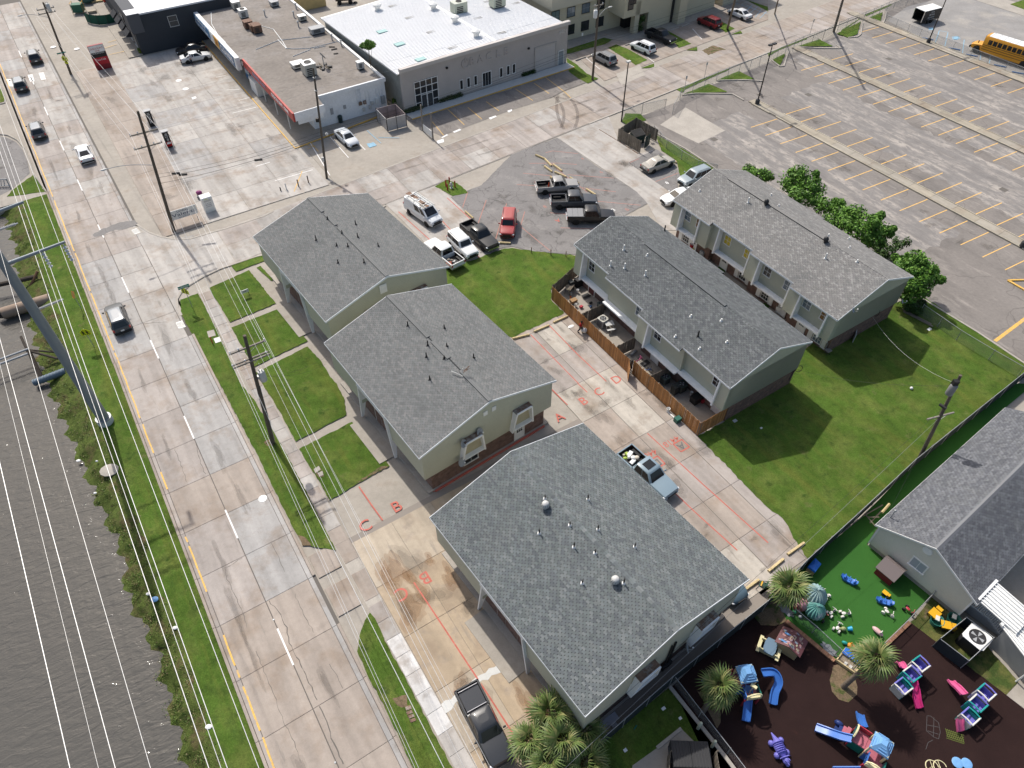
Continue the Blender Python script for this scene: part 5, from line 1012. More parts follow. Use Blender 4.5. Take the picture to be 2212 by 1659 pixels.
def car_proto(kind):
 S=SPEC[kind]; r=thing('car','x','car'); zb=S['zb']; xf,xf2,xr2,xr,wb,wr,zb2,zr=S['cab']
 mb=MB(); mb.loft(bodyrings(S['st'],zb)); R0=ring8(xf,xr,wb,zb2-.04); R1=ring8(xf2+.04,xr2-.03,wr+.03,zr-.07); R2=ring8(xf2-.08,xr2+.08,wr-.09,zr-.01); R3=ring8(xf2-.4,xr2+.4,wr*.5,zr+.02)
 mb.loft([R0,R1,R2,R3]);
 if 'bed' in S:
  b0,b1,bw,bz=S['bed']; fl=bz-.5
  for sg in (-1,1):
   mb.loft([[(x,sg*bw*.86,zb),(x,sg*bw,zb+.15),(x,sg*bw,bz-.05),(x,sg*(bw-.04),bz),(x,sg*(bw-.13),bz),(x,sg*(bw-.13),zb)] for x in (b0+.02,b1)],0,False)
  mb.box((b0+.05,0,(zb+.2+bz)/2),(.1,bw*1.86,bz-zb-.2)); mb.box((b1-.03,0,(fl+bz)/2),(.06,bw*1.8,bz-fl))
 mb.build('body',m_car,r)
 if 'bed' in S:
  mb=MB(); mb.box(((b0+b1)/2,0,fl),(b1-b0-.1,bw*1.75,.06));
  for sg in (-1,1): mb.box(((b0+b1)/2,sg*(bw-.145),(fl+bz-.02)/2),(b1-b0-.12,.02,bz-fl-.04)); mb.box(((b0+b1)/2-.1,sg*(bw-.3),fl+.14),(.9,.26,.25))
  mb.box((b0+.12,0,(fl+bz)/2-.02),(.03,bw*1.7,bz-fl-.06)); mb.build('bed_liner',m_blk,r)
 A=lambda x,w,z,x2,w2,z2: None
 zl,zt=zb2+.0,zr-.09
 glassq(r,'windscreen',(xf,-wb+.10,zl),(xf,wb-.10,zl),(xf2+.045,wr-.07,zt),(xf2+.045,-wr+.07,zt),.014)
 glassq(r,'rear_window',(xr,wb-.12,zl),(xr,-wb+.12,zl),(xr2-.035,-wr+.09,zt),(xr2-.035,wr-.09,zt),.014)
 n=S['side'];
 for sg in (-1,1):
  for k in range(n if kind!='van' else 2):
   u0,u1=k/n,(k+1)/n
   if kind=='van': u0,u1=((.0,.2),(.24,.5))[k]
   fx=lambda u,a,b: a+(b-a)*u
   a0,a1=xf-.16,xr+.14; b0_,b1_=xf2-.06,xr2+.05
   p=[(fx(u0,a0,a1),sg*wb,zl),(fx(u1,a0,a1),sg*wb,zl),(fx(u1,b0_,b1_),sg*(wr+.03),zt),(fx(u0,b0_,b1_),sg*(wr+.03),zt)]
   if kind=='van' and k==1 and sg>0: continue
   if sg>0: p=[p[1],p[0],p[3],p[2]]
   glassq(r,'side_window',*p,.012)
  wh=WHS if 'bed' in S or kind=='van' else WH; wr_=.40 if wh is WHS else .34
  for x in (S['wx'],-S['wx'] if 'bed' not in S else -S['wx']):
   w=ob('wheel',wh[0],r,(x,sg*S['tr']+sg*.02,wr_)); o=ob('rim',wh[1],w);
   if sg<0: w.rotation_euler=(0,0,math.pi)
   w.scale=(1,1,1)
   mb=MB(); mb.M=Matrix.Translation((x,sg*(S['tr']+.045),wr_+.02))@Matrix.Rotation(R(90),4,'X'); mb.lathe([(wr_+.02,-.05),(wr_+.075,-.05),(wr_+.075,.05),(wr_+.02,.05)],16); mb.build('wheel_arch',m_blk,r)
  bx=S['st'][-3]; fx_=S['st'][-2]
  mb=MB(); mb.ball((fx_[0]-.06,sg*(fx_[1]-.10),fx_[2]-.14),(.14,.17,.09),8,5); mb.build('headlight',m_lampw,r)
  rx=S['bed'][0] if 'bed' in S else S['st'][0][0]; rw=S['bed'][2] if 'bed' in S else S['st'][1][1]; rz=S['bed'][3] if 'bed' in S else S['st'][1][2]
  mb=MB(); mb.box((rx+.06,sg*(rw-.10),rz-.2),(.16,.17,.26 if kind!='sedan' else .16)); mb.build('tail_light',m_lampr,r)
  mb=MB(); mb.ball((xf-.28,sg*(wb+.20),zb2+.08),(.08,.13,.09),8,5); mb.build('wing_mirror',m_car,r)
  if S.get('rails'): mb=MB(); mb.path([(xf2-.3,sg*(wr-.06),zr+.0),(xf2-.4,sg*(wr-.06),zr+.05),(xr2+.4,sg*(wr-.06),zr+.05),(xr2+.3,sg*(wr-.06),zr)],.022,5); mb.build('roof_rail',m_dk,r)
 fx_=S['st'][-1]; rx=S['bed'][0] if 'bed' in S else S['st'][0][0]
 mb=MB(); mb.box((fx_[0]-.02,0,zb+.16),(.12,fx_[1]*1.9,.2)); mb.build('front_bumper',m_chr if 'bed' in S else m_blk,r)
 mb=MB(); mb.box((rx-.03,0,zb+.2),(.14,1.6,.18)); mb.build('rear_bumper',m_chr if 'bed' in S else m_blk,r)
 mb=MB(); mb.box((fx_[0]+.0,0,fx_[2]-.02),(.08,fx_[1]*1.3,.18)); mb.build('grille',m_blk,r)
 mb=MB(); mb.box((rx-.015,0,zb+.45),(.03,.34,.17)); mb.build('number_plate',m_plate,r)
 return r
USED=set()
def car(kind,label,cat,rear,front,col,group=None,center=None,head=None,name=None,length=None,body=None):
 if kind not in CARS: CARS[kind]=car_proto(kind)
 p=CARS[kind]
 if head is None:
  a,b=P1(rear),P1(front); rz=yaw(a,b); c=(a+b)/2
 else: rz=head; c=P1(center)
 if center and head is None: c=P1(center)
 c.z=.055; C3={'body':col,'wing_mirror':col}
 if kind in USED: r=dup(p,c,rz,label,group,C3)
 else:
  USED.add(kind); r=p; r.location=c; r.rotation_euler=(0,0,rz); r['label']=label
  for k in r.children:
   n=k.name.split('.')[0]
   if n in C3: k.color=tuple(col)+(1,)
 nm={'sedan':'sedan_car','suv':'sport_utility_car','boxsuv':'sport_utility_car','van':'work_van','crew':'pickup_truck','ext':'pickup_truck'}[kind]
 r.name=nm; r['category']=cat
 if group: r['group']=group
 return r
BLK=(.012,.012,.014); SILV=(.42,.43,.44); WHITE=(.70,.71,.72); DGR=(.045,.048,.052); CHAM=(.36,.335,.29)
UP=math.atan2(US.y,US.x); gr='cars driving on the avenue'; gl='cars parked in the gravel coloured front lot'; go='cars parked in front of the cream office'
car('suv','dark grey sport utility car driving away beside the yellow school sign','car',0,0,DGR,gr,center='00:312,525',head=UP)
car('suv','dark sport utility car with silver reflecting roof driving over the white crossing bars','car',0,0,(.05,.055,.06),gr,center='00:190,765',head=UP)
car('suv','grey sport utility car driving near the grassy island ramp','car',0,0,(.09,.09,.095),gr,center='00:342,1165',head=UP)
car('sedan','white saloon car driving on the avenue below the street light','car',0,0,WHITE,gr,center='00:745,1360',head=UP)
o=car('suv','largest dark sport utility car in the lane beside the lawn strip and walking sign','car',0,0,(.06,.066,.072),gr,center='01:1040,1130',head=UP)
for c_ in list(o.children):
 if c_.name.startswith('body'): pass
m_sroof=pm('silver_sky_reflection_paint',(.27,.29,.31),.25,coat=.6)  # silver-blue reflection of the sky put into the colour of the roofs
SKINS=[]
def roofskin(*a): SKINS.append(a)
def _roofskin(root,kind,m):
 S=SPEC[kind]; xf,xf2,xr2,xr,wb,wr,zb2,zr=S['cab']; mb=MB(); mb.loft([ring8(xf2-.02,xr2+.05,wr-.02,zr-.05),ring8(xf2-.06,xr2+.08,wr-.07,zr+.005),ring8(xf2-.38,xr2+.4,wr*.5,zr+.035)]); mb.build('roof_panel',m,root)
for q in [x for x in COL.objects if x.get('group')==gr and x.name.startswith('sport')]: roofskin(q,'suv',m_sroof)
wc=car('sedan','white saloon car with open doors beside the charcoal wall','car','00:1580,545','00:1815,500',(.62,.63,.63),center='00:1700,525')
car('sedan','black saloon car in the shade between charcoal wall and white saloon','car','00:1800,410','00:1540,455',BLK,center='00:1660,455')
car('sedan','silver saloon car parked by the yellow kerb of the corner store','car','10:720,1160','10:860,1285',(.50,.53,.56),center='10:790,1225')
car('suv','grey sport utility car parked nearest the tall transformer pole','car','20:875,570','20:710,485',(.22,.225,.23),go,center='20:792,540')
car('suv','white sport utility car parked between two office lawn strips','car','20:1215,475','20:1030,395',WHITE,go,center='20:1125,445')
car('crew','black pickup truck parked nose out before the office porch','pickup truck','20:1170,300','20:1385,385',BLK,go,center='20:1280,350')
car('suv','dark red sport utility car parked before the office','car','20:1775,245','20:1610,175',(.17,.012,.015),go,center='20:1695,225')
car('sedan','white saloon car parked by the blue disabled bays at the office','car','20:2050,170','20:1870,95',(.66,.66,.66),go,center='20:1960,150')
car('sedan','champagne coupe parked below the old wooden bin enclosure','car','20:1130,1485','20:1375,1395',CHAM,gl,center='20:1258,1450')
car('suv','blue grey sport utility car parked behind the rear town houses corner','car','20:1700,1510','20:1440,1610',(.27,.32,.35),gl,center='20:1570,1570')
car('sedan','white saloon car half hidden by the corner of the rear town houses','car','21:1560,35','21:1310,110',(.72,.73,.72),gl,center='21:1435,75')
o=car('ext','silver pickup truck with an orange cone in its open bed','pickup truck','20:215,1650','20:560,1620',(.30,.29,.275),gl,center='20:388,1645')
cone_at=o
o2=car('crew','dark grey crew cab pickup truck between silver and black pickups','pickup truck','21:335,110','21:725,100',(.062,.066,.074),gl,center='21:530,118')
o3=car('crew','black pickup truck with a grey folding bed cover','pickup truck','21:490,235','21:860,235',BLK,gl,center='21:676,250')
mb=MB()
for k in range(3): mb.box((-2.55+k*.64,0,1.15),(.62,1.74,.05))
mb.build('bed_cover',pm('bed_cover_vinyl',(.22,.22,.225),.5),o3)
o=car('boxsuv','red sport utility car parked on the asphalt facing the lawn','car','11:2195,225','11:2165,445',(.30,.03,.035),gl,center='11:2180,325')
roofskin(o,'boxsuv',pm('faded_red_paint',(.36,.085,.08),.5))
car('crew','black pickup truck with dented bed parked beside the red car','pickup truck','11:1795,300','11:2060,530',(.02,.021,.022),gl,center='11:1935,420')
o=car('boxsuv','boxy white sport utility car between white pickup and black pickup','car','11:1705,415','11:1875,580',(.70,.71,.70),gl,center='11:1790,505')
owp=car('crew','white pickup truck with a loaded bed beside the apartment roof','pickup truck','11:1755,670','11:1490,455',(.66,.67,.67),gl,center='11:1625,575')
van=car('van','white work van with two roof ladders','van','11:1345,135','11:1565,290',(.68,.70,.71),gl,center='11:1452,225')
m_lad=pm('ladder_metal',(.62,.61,.57),.5)
for sg,L in ((-1,3.7),(1,3.9)):
 o=thing('roof_ladder','aluminium ladder on the driver side of the white van roof' if sg>0 else 'aluminium ladder on the outer side of the white van roof','ladder',van.matrix_basis@Vector((-.5,sg*.58,2.22)),van.rotation_euler.z,'ladders on the van roof')
 for e in (-.17,.17): mb=MB(); mb.box((0,e,0),(L,.06,.08)); mb.build('rail',m_lad,o)
 mb=MB()
 for k in range(12): mb.box((-L/2+.2+k*(L-.4)/11,0,0),(.04,.34,.04))
 tag(mb.build('rung',m_lad,o),kind='stuff')
for x in (-2.2,-.9,.5): mb=MB(); mb.box((x,0,2.15),(.06,1.5,.05)); mb.build('roof_rack',m_wht,van)
for x,y,w,l in ((-.2,0,.5,.3),(-1.4,.1,.6,.25),(.6,-.2,.5,.4),(-2.4,0,.6,.3)): mb=MB(); mb.prism(rag([Vector((x-w,y-l,0)),Vector((x+w,y-l,0)),Vector((x+w,y+l,0)),Vector((x-w,y+l,0))],.2,.07),2.095,2.104); mb.build('rust_patch',m_rust,van)
bp=car('crew','faded blue pickup truck with sunroof, partly under the nearest roof edge','pickup truck','22:1000,650','22:1345,965',(.20,.27,.32),None,center='22:1158,812')
mb=MB(); mb.box((-.02,0,1.885),(.75,.9,.02)); mb.build('sunroof',m_cglas,bp)
dk=car('crew','charcoal pickup truck parked on the driveway beside the palm','pickup truck','13:1835,1010','13:2140,1640',(.030,.033,.038),None,center='13:1975,1310'); dk.scale=(.94,.94,.94)
mb=MB(); mb.path([(-2.6,-.75,1.2),(-2.6,.75,1.2)],.04,6); mb.path([(-1.1,-.75,1.2),(-1.1,.75,1.2)],.04,6); mb.build('chrome_bar',m_chr,dk)
mb=MB(); mb.box((-1.86,0,1.1),(1.45,1.5,.04)); mb.build('tonneau_cover',pm('black_tonneau',(.03,.034,.042),.35),dk)
car('sedan','blue saloon car peeking out behind the nearest apartment house','car','23:1650,-130','23:1915,180',(.09,.14,.18),None)
# loads and cones
def cone(px,z,label):
 p=P1(px,z); r=thing('traffic_cone',label,'cone',p); mb=MB(); mb.box((0,0,.02),(.34,.34,.04)); mb.build('base',m_blk,r); mb=MB(); mb.lathe([(.14,.04),(.04,.62),(.03,.64)],12); mb.build('cone_body',pm('cone_orange',(.6,.07,.02),.5),r)
cone('20:318,1615',.72,'orange traffic cone standing in the silver pickup bed')
def heap(px,z,label,n,cols,cat='load',r=.45,name='bed_load'):
 p=P1(px,z); o=thing(name,label,cat,p)
 for k in range(n):
  q=Vector((random.uniform(-r,r),random.uniform(-r,r),random.uniform(.05,.3))); mb=MB(); c=random.choice(cols)
  if k%2: mb.ball((0,0,0),(random.uniform(.14,.3),random.uniform(.12,.25),random.uniform(.1,.2)),8,6)
  else: mb.box((0,0,0),(random.uniform(.2,.6),random.uniform(.15,.4),random.uniform(.1,.3)),rz=random.uniform(0,3))
  mb.build(random.choice(('bag','box','sack')),pm('load_%d'%int(c[0]*1000+c[1]*97),c,.7),o,q)
heap('11:1690,625',.75,'jumble of tools, bucket and boxes in the white pickup bed',9,((.5,.5,.48),(.25,.08,.05),(.05,.08,.18),(.2,.18,.15)),r=.6)
heap('22:1020,650',.75,'lime green vest, white sack and boxes in the blue pickup bed',9,((.66,.67,.67),(.38,.5,.1),(.1,.1,.1),(.55,.5,.42)),r=.55)
# school bus
def bus():
 a,b=P1('30:1745,425'),P1('30:2420,640'); rz=yaw(b,a); c=a-Vector((math.cos(rz),math.sin(rz),0))*5.6; c.z=.06
 r=thing('school_bus','long yellow school bus with white roof at the right edge of the photo','school bus',c,rz); yel=pm('school_bus_yellow',(.62,.28,.02),.4,coat=.3)
 def rr(w,z0,z1,x): return [(x,-w,z0),(x,-w,z1-.45),(x,-w+.18,z1-.12),(x,-w*.5,z1),(x,w*.5,z1),(x,w-.18,z1-.12),(x,w,z1-.45),(x,w,z0)]
 mb=MB(); mb.loft([rr(1.22,.55,3.05,-5.6),rr(1.25,.5,3.1,-5.4),rr(1.25,.5,3.1,3.4),rr(1.22,.55,3.0,3.75)]);
 mb.loft([[(3.7,-.98,.55),(3.7,-1.0,1.45),(3.7,-.6,1.62),(3.7,.6,1.62),(3.7,1.0,1.45),(3.7,.98,.55)],[(5.2,-.85,.55),(5.2,-.86,1.2),(5.2,-.5,1.38),(5.2,.5,1.38),(5.2,.86,1.2),(5.2,.85,.55)],[(5.55,-.7,.6),(5.55,-.7,1.0),(5.55,-.4,1.15),(5.55,.4,1.15),(5.55,.7,1.0),(5.55,.7,.6)]]); mb.build('body',yel,r)
 mb=MB(); mb.loft([[(x,-1.07,2.99),(x,-.62,3.12),(x,.62,3.12),(x,1.07,2.99)] for x in (-5.3,3.3)],0,True,False,False); mb.loft([[(x,-1.07,2.985),(x,1.07,2.985)] for x in (-5.3,3.3)],0,True,False,False); mb.build('roof',m_wht,r)
 for k in range(9): mb=MB(); mb.path([(-5+k*1.0,-1.08,3.0),(-5+k*1.0,-.62,3.135),(-5+k*1.0,.62,3.135),(-5+k*1.0,1.08,3.0)],.025,4); mb.build('roof_seam',m_lgry,r)
 for sg in (-1,1):
  for k in range(11): mb=MB(); mb.box((-5.0+k*.77,sg*1.255,2.2),(.62,.03,.72)); o=mb.build('side_window',m_cglas,r); mb=MB(); mb.box((-5.0+k*.77,sg*1.272,2.2),(.62,.02,.04)); mb.build('glazing_bar',m_blk,o)
  for z in (1.0,1.35,1.65): mb=MB(); mb.box((-.9,sg*1.26,z),(9,.03,.06)); mb.build('rub_rail',m_blk,r)
  for x in (4.35,-3.4):
   w=ob('wheel',WHB[0],r,(x,sg*1.02,.5)); ob('rim',WHB[1],w)
   if sg<0: w.rotation_euler=(0,0,math.pi)
   mb=MB(); mb.M=Matrix.Translation((x,sg*1.24 if x<0 else sg*.9,.52))@Matrix.Rotation(R(90),4,'X'); mb.lathe([(.52,-.06),(.66,-.06),(.66,.06),(.52,.06)],16); mb.build('wheel_arch',m_blk,r)
  mb=MB(); mb.box((5.45,sg*.6,.95),(.16,.24,.2)); mb.build('headlight',m_lampw,r)
  mb=MB(); mb.box((4.4,sg*1.35,1.9),(.1,.2,.35)); mb.build('wing_mirror',m_blk,r)
 mb=MB(); mb.box((3.78,0,2.25),(.05,2.0,.85)); mb.build('windscreen',m_cglas,r)
 mb=MB(); mb.box((5.6,0,.7),(.2,1.9,.3)); mb.build('front_bumper',m_blk,r); mb=MB(); mb.box((5.56,0,1.0),(.06,.8,.35)); mb.build('grille',m_blk,r)
 mb=MB(); mb.M=Matrix.Translation((2.6,-1.30,1.7))@Matrix.Rotation(R(90),4,'X'); mb.lathe([(.26,-.02),(.26,.02)],8); o=mb.build('stop_sign',m_lampr,r); text('STOP',m_wht,.2,FM((2.6,-1.325,1.7),(1,0,0)),o,depth=.002)
 for sg in (-1,1): text('SCHOOL BUS',m_blk,.28,FM((3.82,0,2.85),(0,1,0)),r,depth=.01) if sg>0 else None
bus()
def trailer():
 a,b=P1('30:1262,205'),P1('30:1425,165'); rz=yaw(a,b); c=(a+b)/2; c.z=.055
 r=thing('cargo_trailer','small black enclosed cargo trailer with its rear door open by the bus lane','trailer',c,rz)
 L,w=4.2,1.05; mb=MB();
 for sg in (-1,1): mb.box((0,sg*w,1.35),(L,.06,1.8))
 mb.box((L/2,0,1.35),(.06,2*w,1.8)); mb.box((0,0,.5),(L,2*w,.08)); mb.loft([[(L/2,-w,.5),(L/2,-w,2.2),(L/2,w,2.2),(L/2,w,.5)],[(L/2+.6,-.2,.55),(L/2+.6,-.2,2.1),(L/2+.6,.2,2.1),(L/2+.6,.2,.55)]],0,False); mb.build('body',pm('trailer_black',(.02,.02,.021),.35),r)
 mb=MB(); mb.box((0,0,2.28),(L+.05,2*w+.08,.08)); mb.build('roof',m_wht,r)
 for sg in (-1,1): mb=MB(); mb.box((-L/2-.01,sg*w,1.35),(.1,.1,1.85)); mb.build('door_post',m_chr,r)
 for sg in (-1,1):
  for x in (-.45,.35): w_=ob('wheel',WH[0],r,(x,sg*1.12,.34)); ob('rim',WH[1],w_); w_.rotation_euler=(0,0,0 if sg>0 else math.pi)
  mb=MB(); mb.box((0,sg*1.13,.72),(1.7,.26,.05)); mb.build('mudguard',m_chr,r)
 for k,(tx,s) in enumerate((('Mobile',.3),('DETAIL',.42),('Wash & Wax',.3))): text(tx,m_wht,s,FM((0,-w-.04,1.9-k*.45),(1,0,0)),r,'lettering',depth=.004)
trailer()

for a in SKINS: _roofskin(*a)
# ================================================================ poles, wires, fences, signs, trees
def pole(name,label,base,top,h,r0=.17,r1=.11,m=None,group=None,cat='utility pole'):
 b=P1(base); t=P1(top,h); r=thing(name,label,cat,b,0,group); mb=MB(); mb.tube((0,0,-.2),t-b,r0,r1,12); mb.build('pole_shaft',m or m_pole,r); r['_t']=list(t-b); return r,t-b
def onp(tp,z): return tp*(z/tp.z)
def crossarm(r,tp,z,w,dirn=UT,off=0.0,pins=(-1,-.45,.45,1),m=None,dbl=False):
 c=onp(tp,z)+US*off; mb=MB(); q=Matrix.Rotation(math.atan2(dirn.y,dirn.x),3,'Z')
 for e in ((-.16,.16) if dbl else (0,)): mb.box(c+US*e,(w,.11,.13),rot=q)
 o=mb.build('crossarm',m or m_arm,r)
 mb=MB()
 for sg in (-1,1): mb.tube(c+dirn*(sg*w*.3),onp(tp,z-.6),.02,None,5)
 mb.build('arm_brace',m_glv,o)
 for p in pins: mb=MB(); mb.lathe([(.03,.06),(.05,.1),(.075,.16),(.05,.2),(.07,.24),(.03,.28)],8,c+dirn*(p*(w/2-.08))); mb.build('insulator',m_ins,o)
 return c
def transformer(r,tp,z,side,m=None):
 c=onp(tp,z)+side; mb=MB(); mb.lathe([(.27,-.55),(.29,-.5),(.29,.45),(.24,.52),(.05,.56)],16,c); o=mb.build('transformer',m or m_lgry,r)
 mb=MB(); mb.box(c-side*.55,(.25,.25,.3)); mb.build('bracket',m_glv,o)
 for k in (-.12,.12): mb=MB(); mb.lathe([(.03,.5),(.06,.62),(.03,.78)],8,c+Vector((k,0,0))); mb.build('bushing',m_ins,o)
def streetarm(r,tp,z,d,L,m=None):
 c=onp(tp,z); pts=[c+d*(L*u)+Vector((0,0,1.0*math.sin(u*1.7))) for u in (0,.2,.4,.6,.8,1)]; mb=MB(); mb.path(pts,.035,6); o=mb.build('lamp_arm',m or m_grey,r)
 e=pts[-1]; mb=MB(); mb.M=Matrix.Translation(e)@Matrix.Rotation(math.atan2(d.y,d.x),4,'Z'); mb.ball((.3,0,.02),(.38,.16,.1),10,6); mb.build('lamp_head',m_lgry,o); return e
pA,tA=pole('utility_pole','wooden pole with three crossarms and a transformer beside the sidewalk','12:145,512','01:2112,1240',12.4,.19,.13)
crossarm(pA,tA,11.2,2.9,pins=(-1,-.5,1)); crossarm(pA,tA,9.9,3.0,off=.0,pins=(-1,-.3,.9),dbl=True); transformer(pA,tA,7.9,UT*.55)
mb=MB(); mb.path([onp(tA,8.8),onp(tA,8.85)+UT*.5,onp(tA,8.9)+UT*.55+Vector((0,0,.35))],.025,5); mb.build('fuse_cutout',m_ins,pA)
mb=MB(); mb.tube(onp(tA,.3)+UT*.2,onp(tA,7)+UT*.14,.05,None,6); mb.build('riser_pipe',m_grey,pA)
pB,tB=pole('utility_pole','tall wooden pole with a street light behind the white campaign sign','00:1505,2005','00:1190,960',14.4,.2,.13)
for z in (12.1,10.6): crossarm(pB,tB,z,3.0)
eB=streetarm(pB,tB,8.4,-UT,4.6)
pC,tC=pole('utility_pole','wooden pole with a street light carrying the yellow school sign','00:612,640','00:372,20',10.8,.19,.13)
streetarm(pC,tC,8.6,-UT,3.2); transformer(pC,tC,10.0,UT*.45)
for z in (9.9,9.3): crossarm(pC,tC,z,2.4,pins=(-1,1))
pD,tD=pole('utility_pole','bare wooden pole beside the silver car at the corner store','10:612,1545','10:495,590',12.6,.17,.11)
mb=MB(); mb.lathe([(.12,-.2),(.2,-.12),(.2,.02),(.06,.16)],10,onp(tD,5.2)+UT*.7); mb.build('area_lamp',m_lgry,pD)
mb=MB(); mb.box(onp(tD,7.0)-UT*.3,(.35,.3,.45)); mb.build('terminal_box',m_blk,pD); mb=MB(); mb.box(onp(tD,2.4)-UT*.2,(.3,.2,.6)); mb.build('meter_cabinet',m_lgry,pD)
for z in (11.6,10.2): mb=MB(); mb.lathe([(.2,-.06),(.2,.06)],10,onp(tD,z)); mb.build('pole_band',m_glv,pD)
pE,tE=pole('utility_pole','wooden pole with transformer and white lamp beside the office lawn','20:695,690','20:760,-60',13.0,.19,.12)
transformer(pE,tE,10.2,-UT*.5,m_wht); streetarm(pE,tE,9.6,UT,1.9); crossarm(pE,tE,11.3,1.6,pins=(-1,1))
pF,tF=pole('utility_pole','old wooden pole behind the screened fence near the daycare roof','32:1305,650','32:1665,-75',9.9,.17,.12)
crossarm(pF,tF,5.4,2.6,dirn=(UT+US*-.3).normalized(),pins=()); mb=MB(); mb.box(onp(tF,9.2)-UT*.35,(.4,.35,.7)); mb.build('terminal_box',m_blk,pF); mb=MB(); mb.tube(onp(tF,6.6)-UT*.3-US*.25,onp(tF,6.6)-UT*.3+US*.35,.13,None,8); mb.build('splice_case',m_blk,pF); transformer(pF,tF,8.6,-UT*.38,pm('dark_transformer',(.2,.2,.2),.5))
pole('utility_pole','wooden pole beside the red car at the office kerb','20:1862,245','20:1935,-30',11.5,.2,.14)
pole('utility_pole','black topped pole at the school lot corner gate','30:570,265','30:650,-10',10.5,.22,.17,m_dk); pole('utility_pole','slim pole at the top edge beyond the office bays','30:60,110','30:90,-10',8.5,.13,.1)
# steel transmission pole
b=P1('02:917,330'); r=thing('transmission_pole','tapered grey steel transmission pole on a round concrete base by the bayou','transmission pole',b); tb=P1('01:45,600',17.7)-b; tb=Vector((tb.x*.4,tb.y*.4,tb.z))
mb=MB(); mb.lathe([(.68,-.3),(.68,.55),(.64,.62)],24); mb.build('concrete_base',m_lgry,r); m_st=mat('steel_pole_paint',(.25,.28,.30),.5,metal=.2,n=((1,.06),))
tt_=tb*(26/17.7); mb=MB(); mb.tube((0,0,.5),tt_,.5,.26,20); mb.build('pole_shaft',m_st,r)
mb=MB(); mb.lathe([(.68,.6),(.68,.68)],16); mb.build('base_plate',m_glv,r)
def post_ins(p,d,L=1.9):
 mb=MB(); n=22; pr=[(.05,0)]
 for k in range(n): z=.15+L*k/n; pr+= [(.05,z),(.13,z+L/n*.4),(.05,z+L/n*.8)]
 q=Vector(d).to_track_quat('Z','Y').to_matrix().to_4x4(); mb.M=Matrix.Translation(p)@q; mb.lathe(pr+[(.04,L+.3)],8); mb.build('post_insulator',m_ins,r)
for z,L in ((17.7,4.3),(21.5,3.2)):
 c=tb*(z/17.7)
 for sg,LL in ((1,L),(-1,1.6)): mb=MB(); mb.tube(c,c+UT*sg*LL+Vector((0,0,.35)),.16,.1,10); mb.build('steel_arm',m_st,r)
 if z<18:
  for LL in (4.1,2.6): mb=MB(); e=c+UT*LL+Vector((0,0,.2)); mb.lathe([(.03,-1.6)]+[w for k in range(5) for w in ((.05,-1.5+k*.28),(.16,-1.42+k*.28),(.05,-1.3+k*.28))]+[(.03,0)],8,e); mb.build('insulator_string',m_ins,r)
for z in (20.3,13.3): post_ins(tb*(z/17.7),(UT*1.0+Vector((0,0,.08))).normalized());
b2=b
# wires: real spans, both ends carried out of the picture
def wire(label,a,za,bp,zb,r=.022,m=None,ext=(1.0,1.0),sag=.0,group='overhead wires along the avenue',n=10,name='power_line'):
 A=P1(a,za) if isinstance(a,str) else Vector(a); B=P1(bp,zb) if isinstance(bp,str) else Vector(bp); d=B-A; A2=A-d*(ext[0]-1); B2=B+d*(ext[1]-1); mb=MB(); pts=[]
 for i in range(n+1): u=i/n; p=A2.lerp(B2,u); p.z-=sag*4*u*(1-u); pts.append(p-A2)
 mb.path(pts,r*.6,5); o=mb.build(name,m or m_wire,None,A2); return tag(o,label,'power line',group)
for lb,a,bq,z,rr in (('leftmost thick bright wire crossing the bayou water','D:0,1002','D:151,1659',17.5,.035),('faint thin wire over the bayou','D:10,829.5','D:212.5,1659',20.5,.013),('second thick bright wire over the bayou','D:26,829.5','D:249,1659',17.5,.033),('thin bright wire over the bayou, nearest the bank','D:84,829.5','D:325,1659',20.5,.021),('bright wire over the weedy bank edge','D:170,829.5','D:451,1659',17,.035),('thin wire over the bank between two thick ones','D:186,829','D:477.5,1659',18,.022),('bright wire passing the steel pole foot on its road side','D:197.5,829.5','D:491,1659',17,.032),('bright wire over the mown strip beside the kerb','D:244,829.5','D:553,1643',16.2,.027)):
 wire(lb,a,z,bq,z,rr,ext=(5.5,1.4))
ends={}
for lb,off,z0,z1,rr in (('outer left wire on the wooden poles',-1.4,11.45,12.35,.018),('inner wire on the wooden poles',.55,11.45,12.35,.014),('right wire on the upper crossarm',1.42,11.45,12.35,.022),('left wire on the double crossarm',-1.45,10.15,10.85,.018),('right wire on the double crossarm',1.3,10.15,10.85,.02)):
 A=P1('12:145,512')+onp(tA,z0)+UT*off; A.z=z0; B=P1('00:1505,2005')+onp(tB,z1)+UT*off; B.z=z1; C=P1('00:612,640')+UT*off*.8; C.z=z1-2.2
 wire(lb+', northern span',A,0,B,0,rr,sag=.35); wire(lb+', far span',B,0,C,0,rr,sag=.5)
 D=A+(A-B)*1.25; D.z=z0; wire(lb+', near span toward the driveway',A,0,D,0,rr,sag=.35)
wire('thick double cable above the sidewalk and driveway','D:606,960',6.6,'D:959,1659',7.2,.035,ext=(1.0,1.5),name='telephone_cable'); wire('grey cable running up the avenue between the wooden poles','D:606,960',6.6,'D:388,480',7.0,.03,ext=(1,1),sag=.3,name='telephone_cable',m=m_grey)
wire('thin wire down to the white pickup driveway','D:620.5,829.5',11.6,'D:1060,1659',11.6,.014,ext=(1.3,1.3))
gs='black cables along the side street'
def W3(p,tp,z): v=P1(p)+onp(tp,z); return v
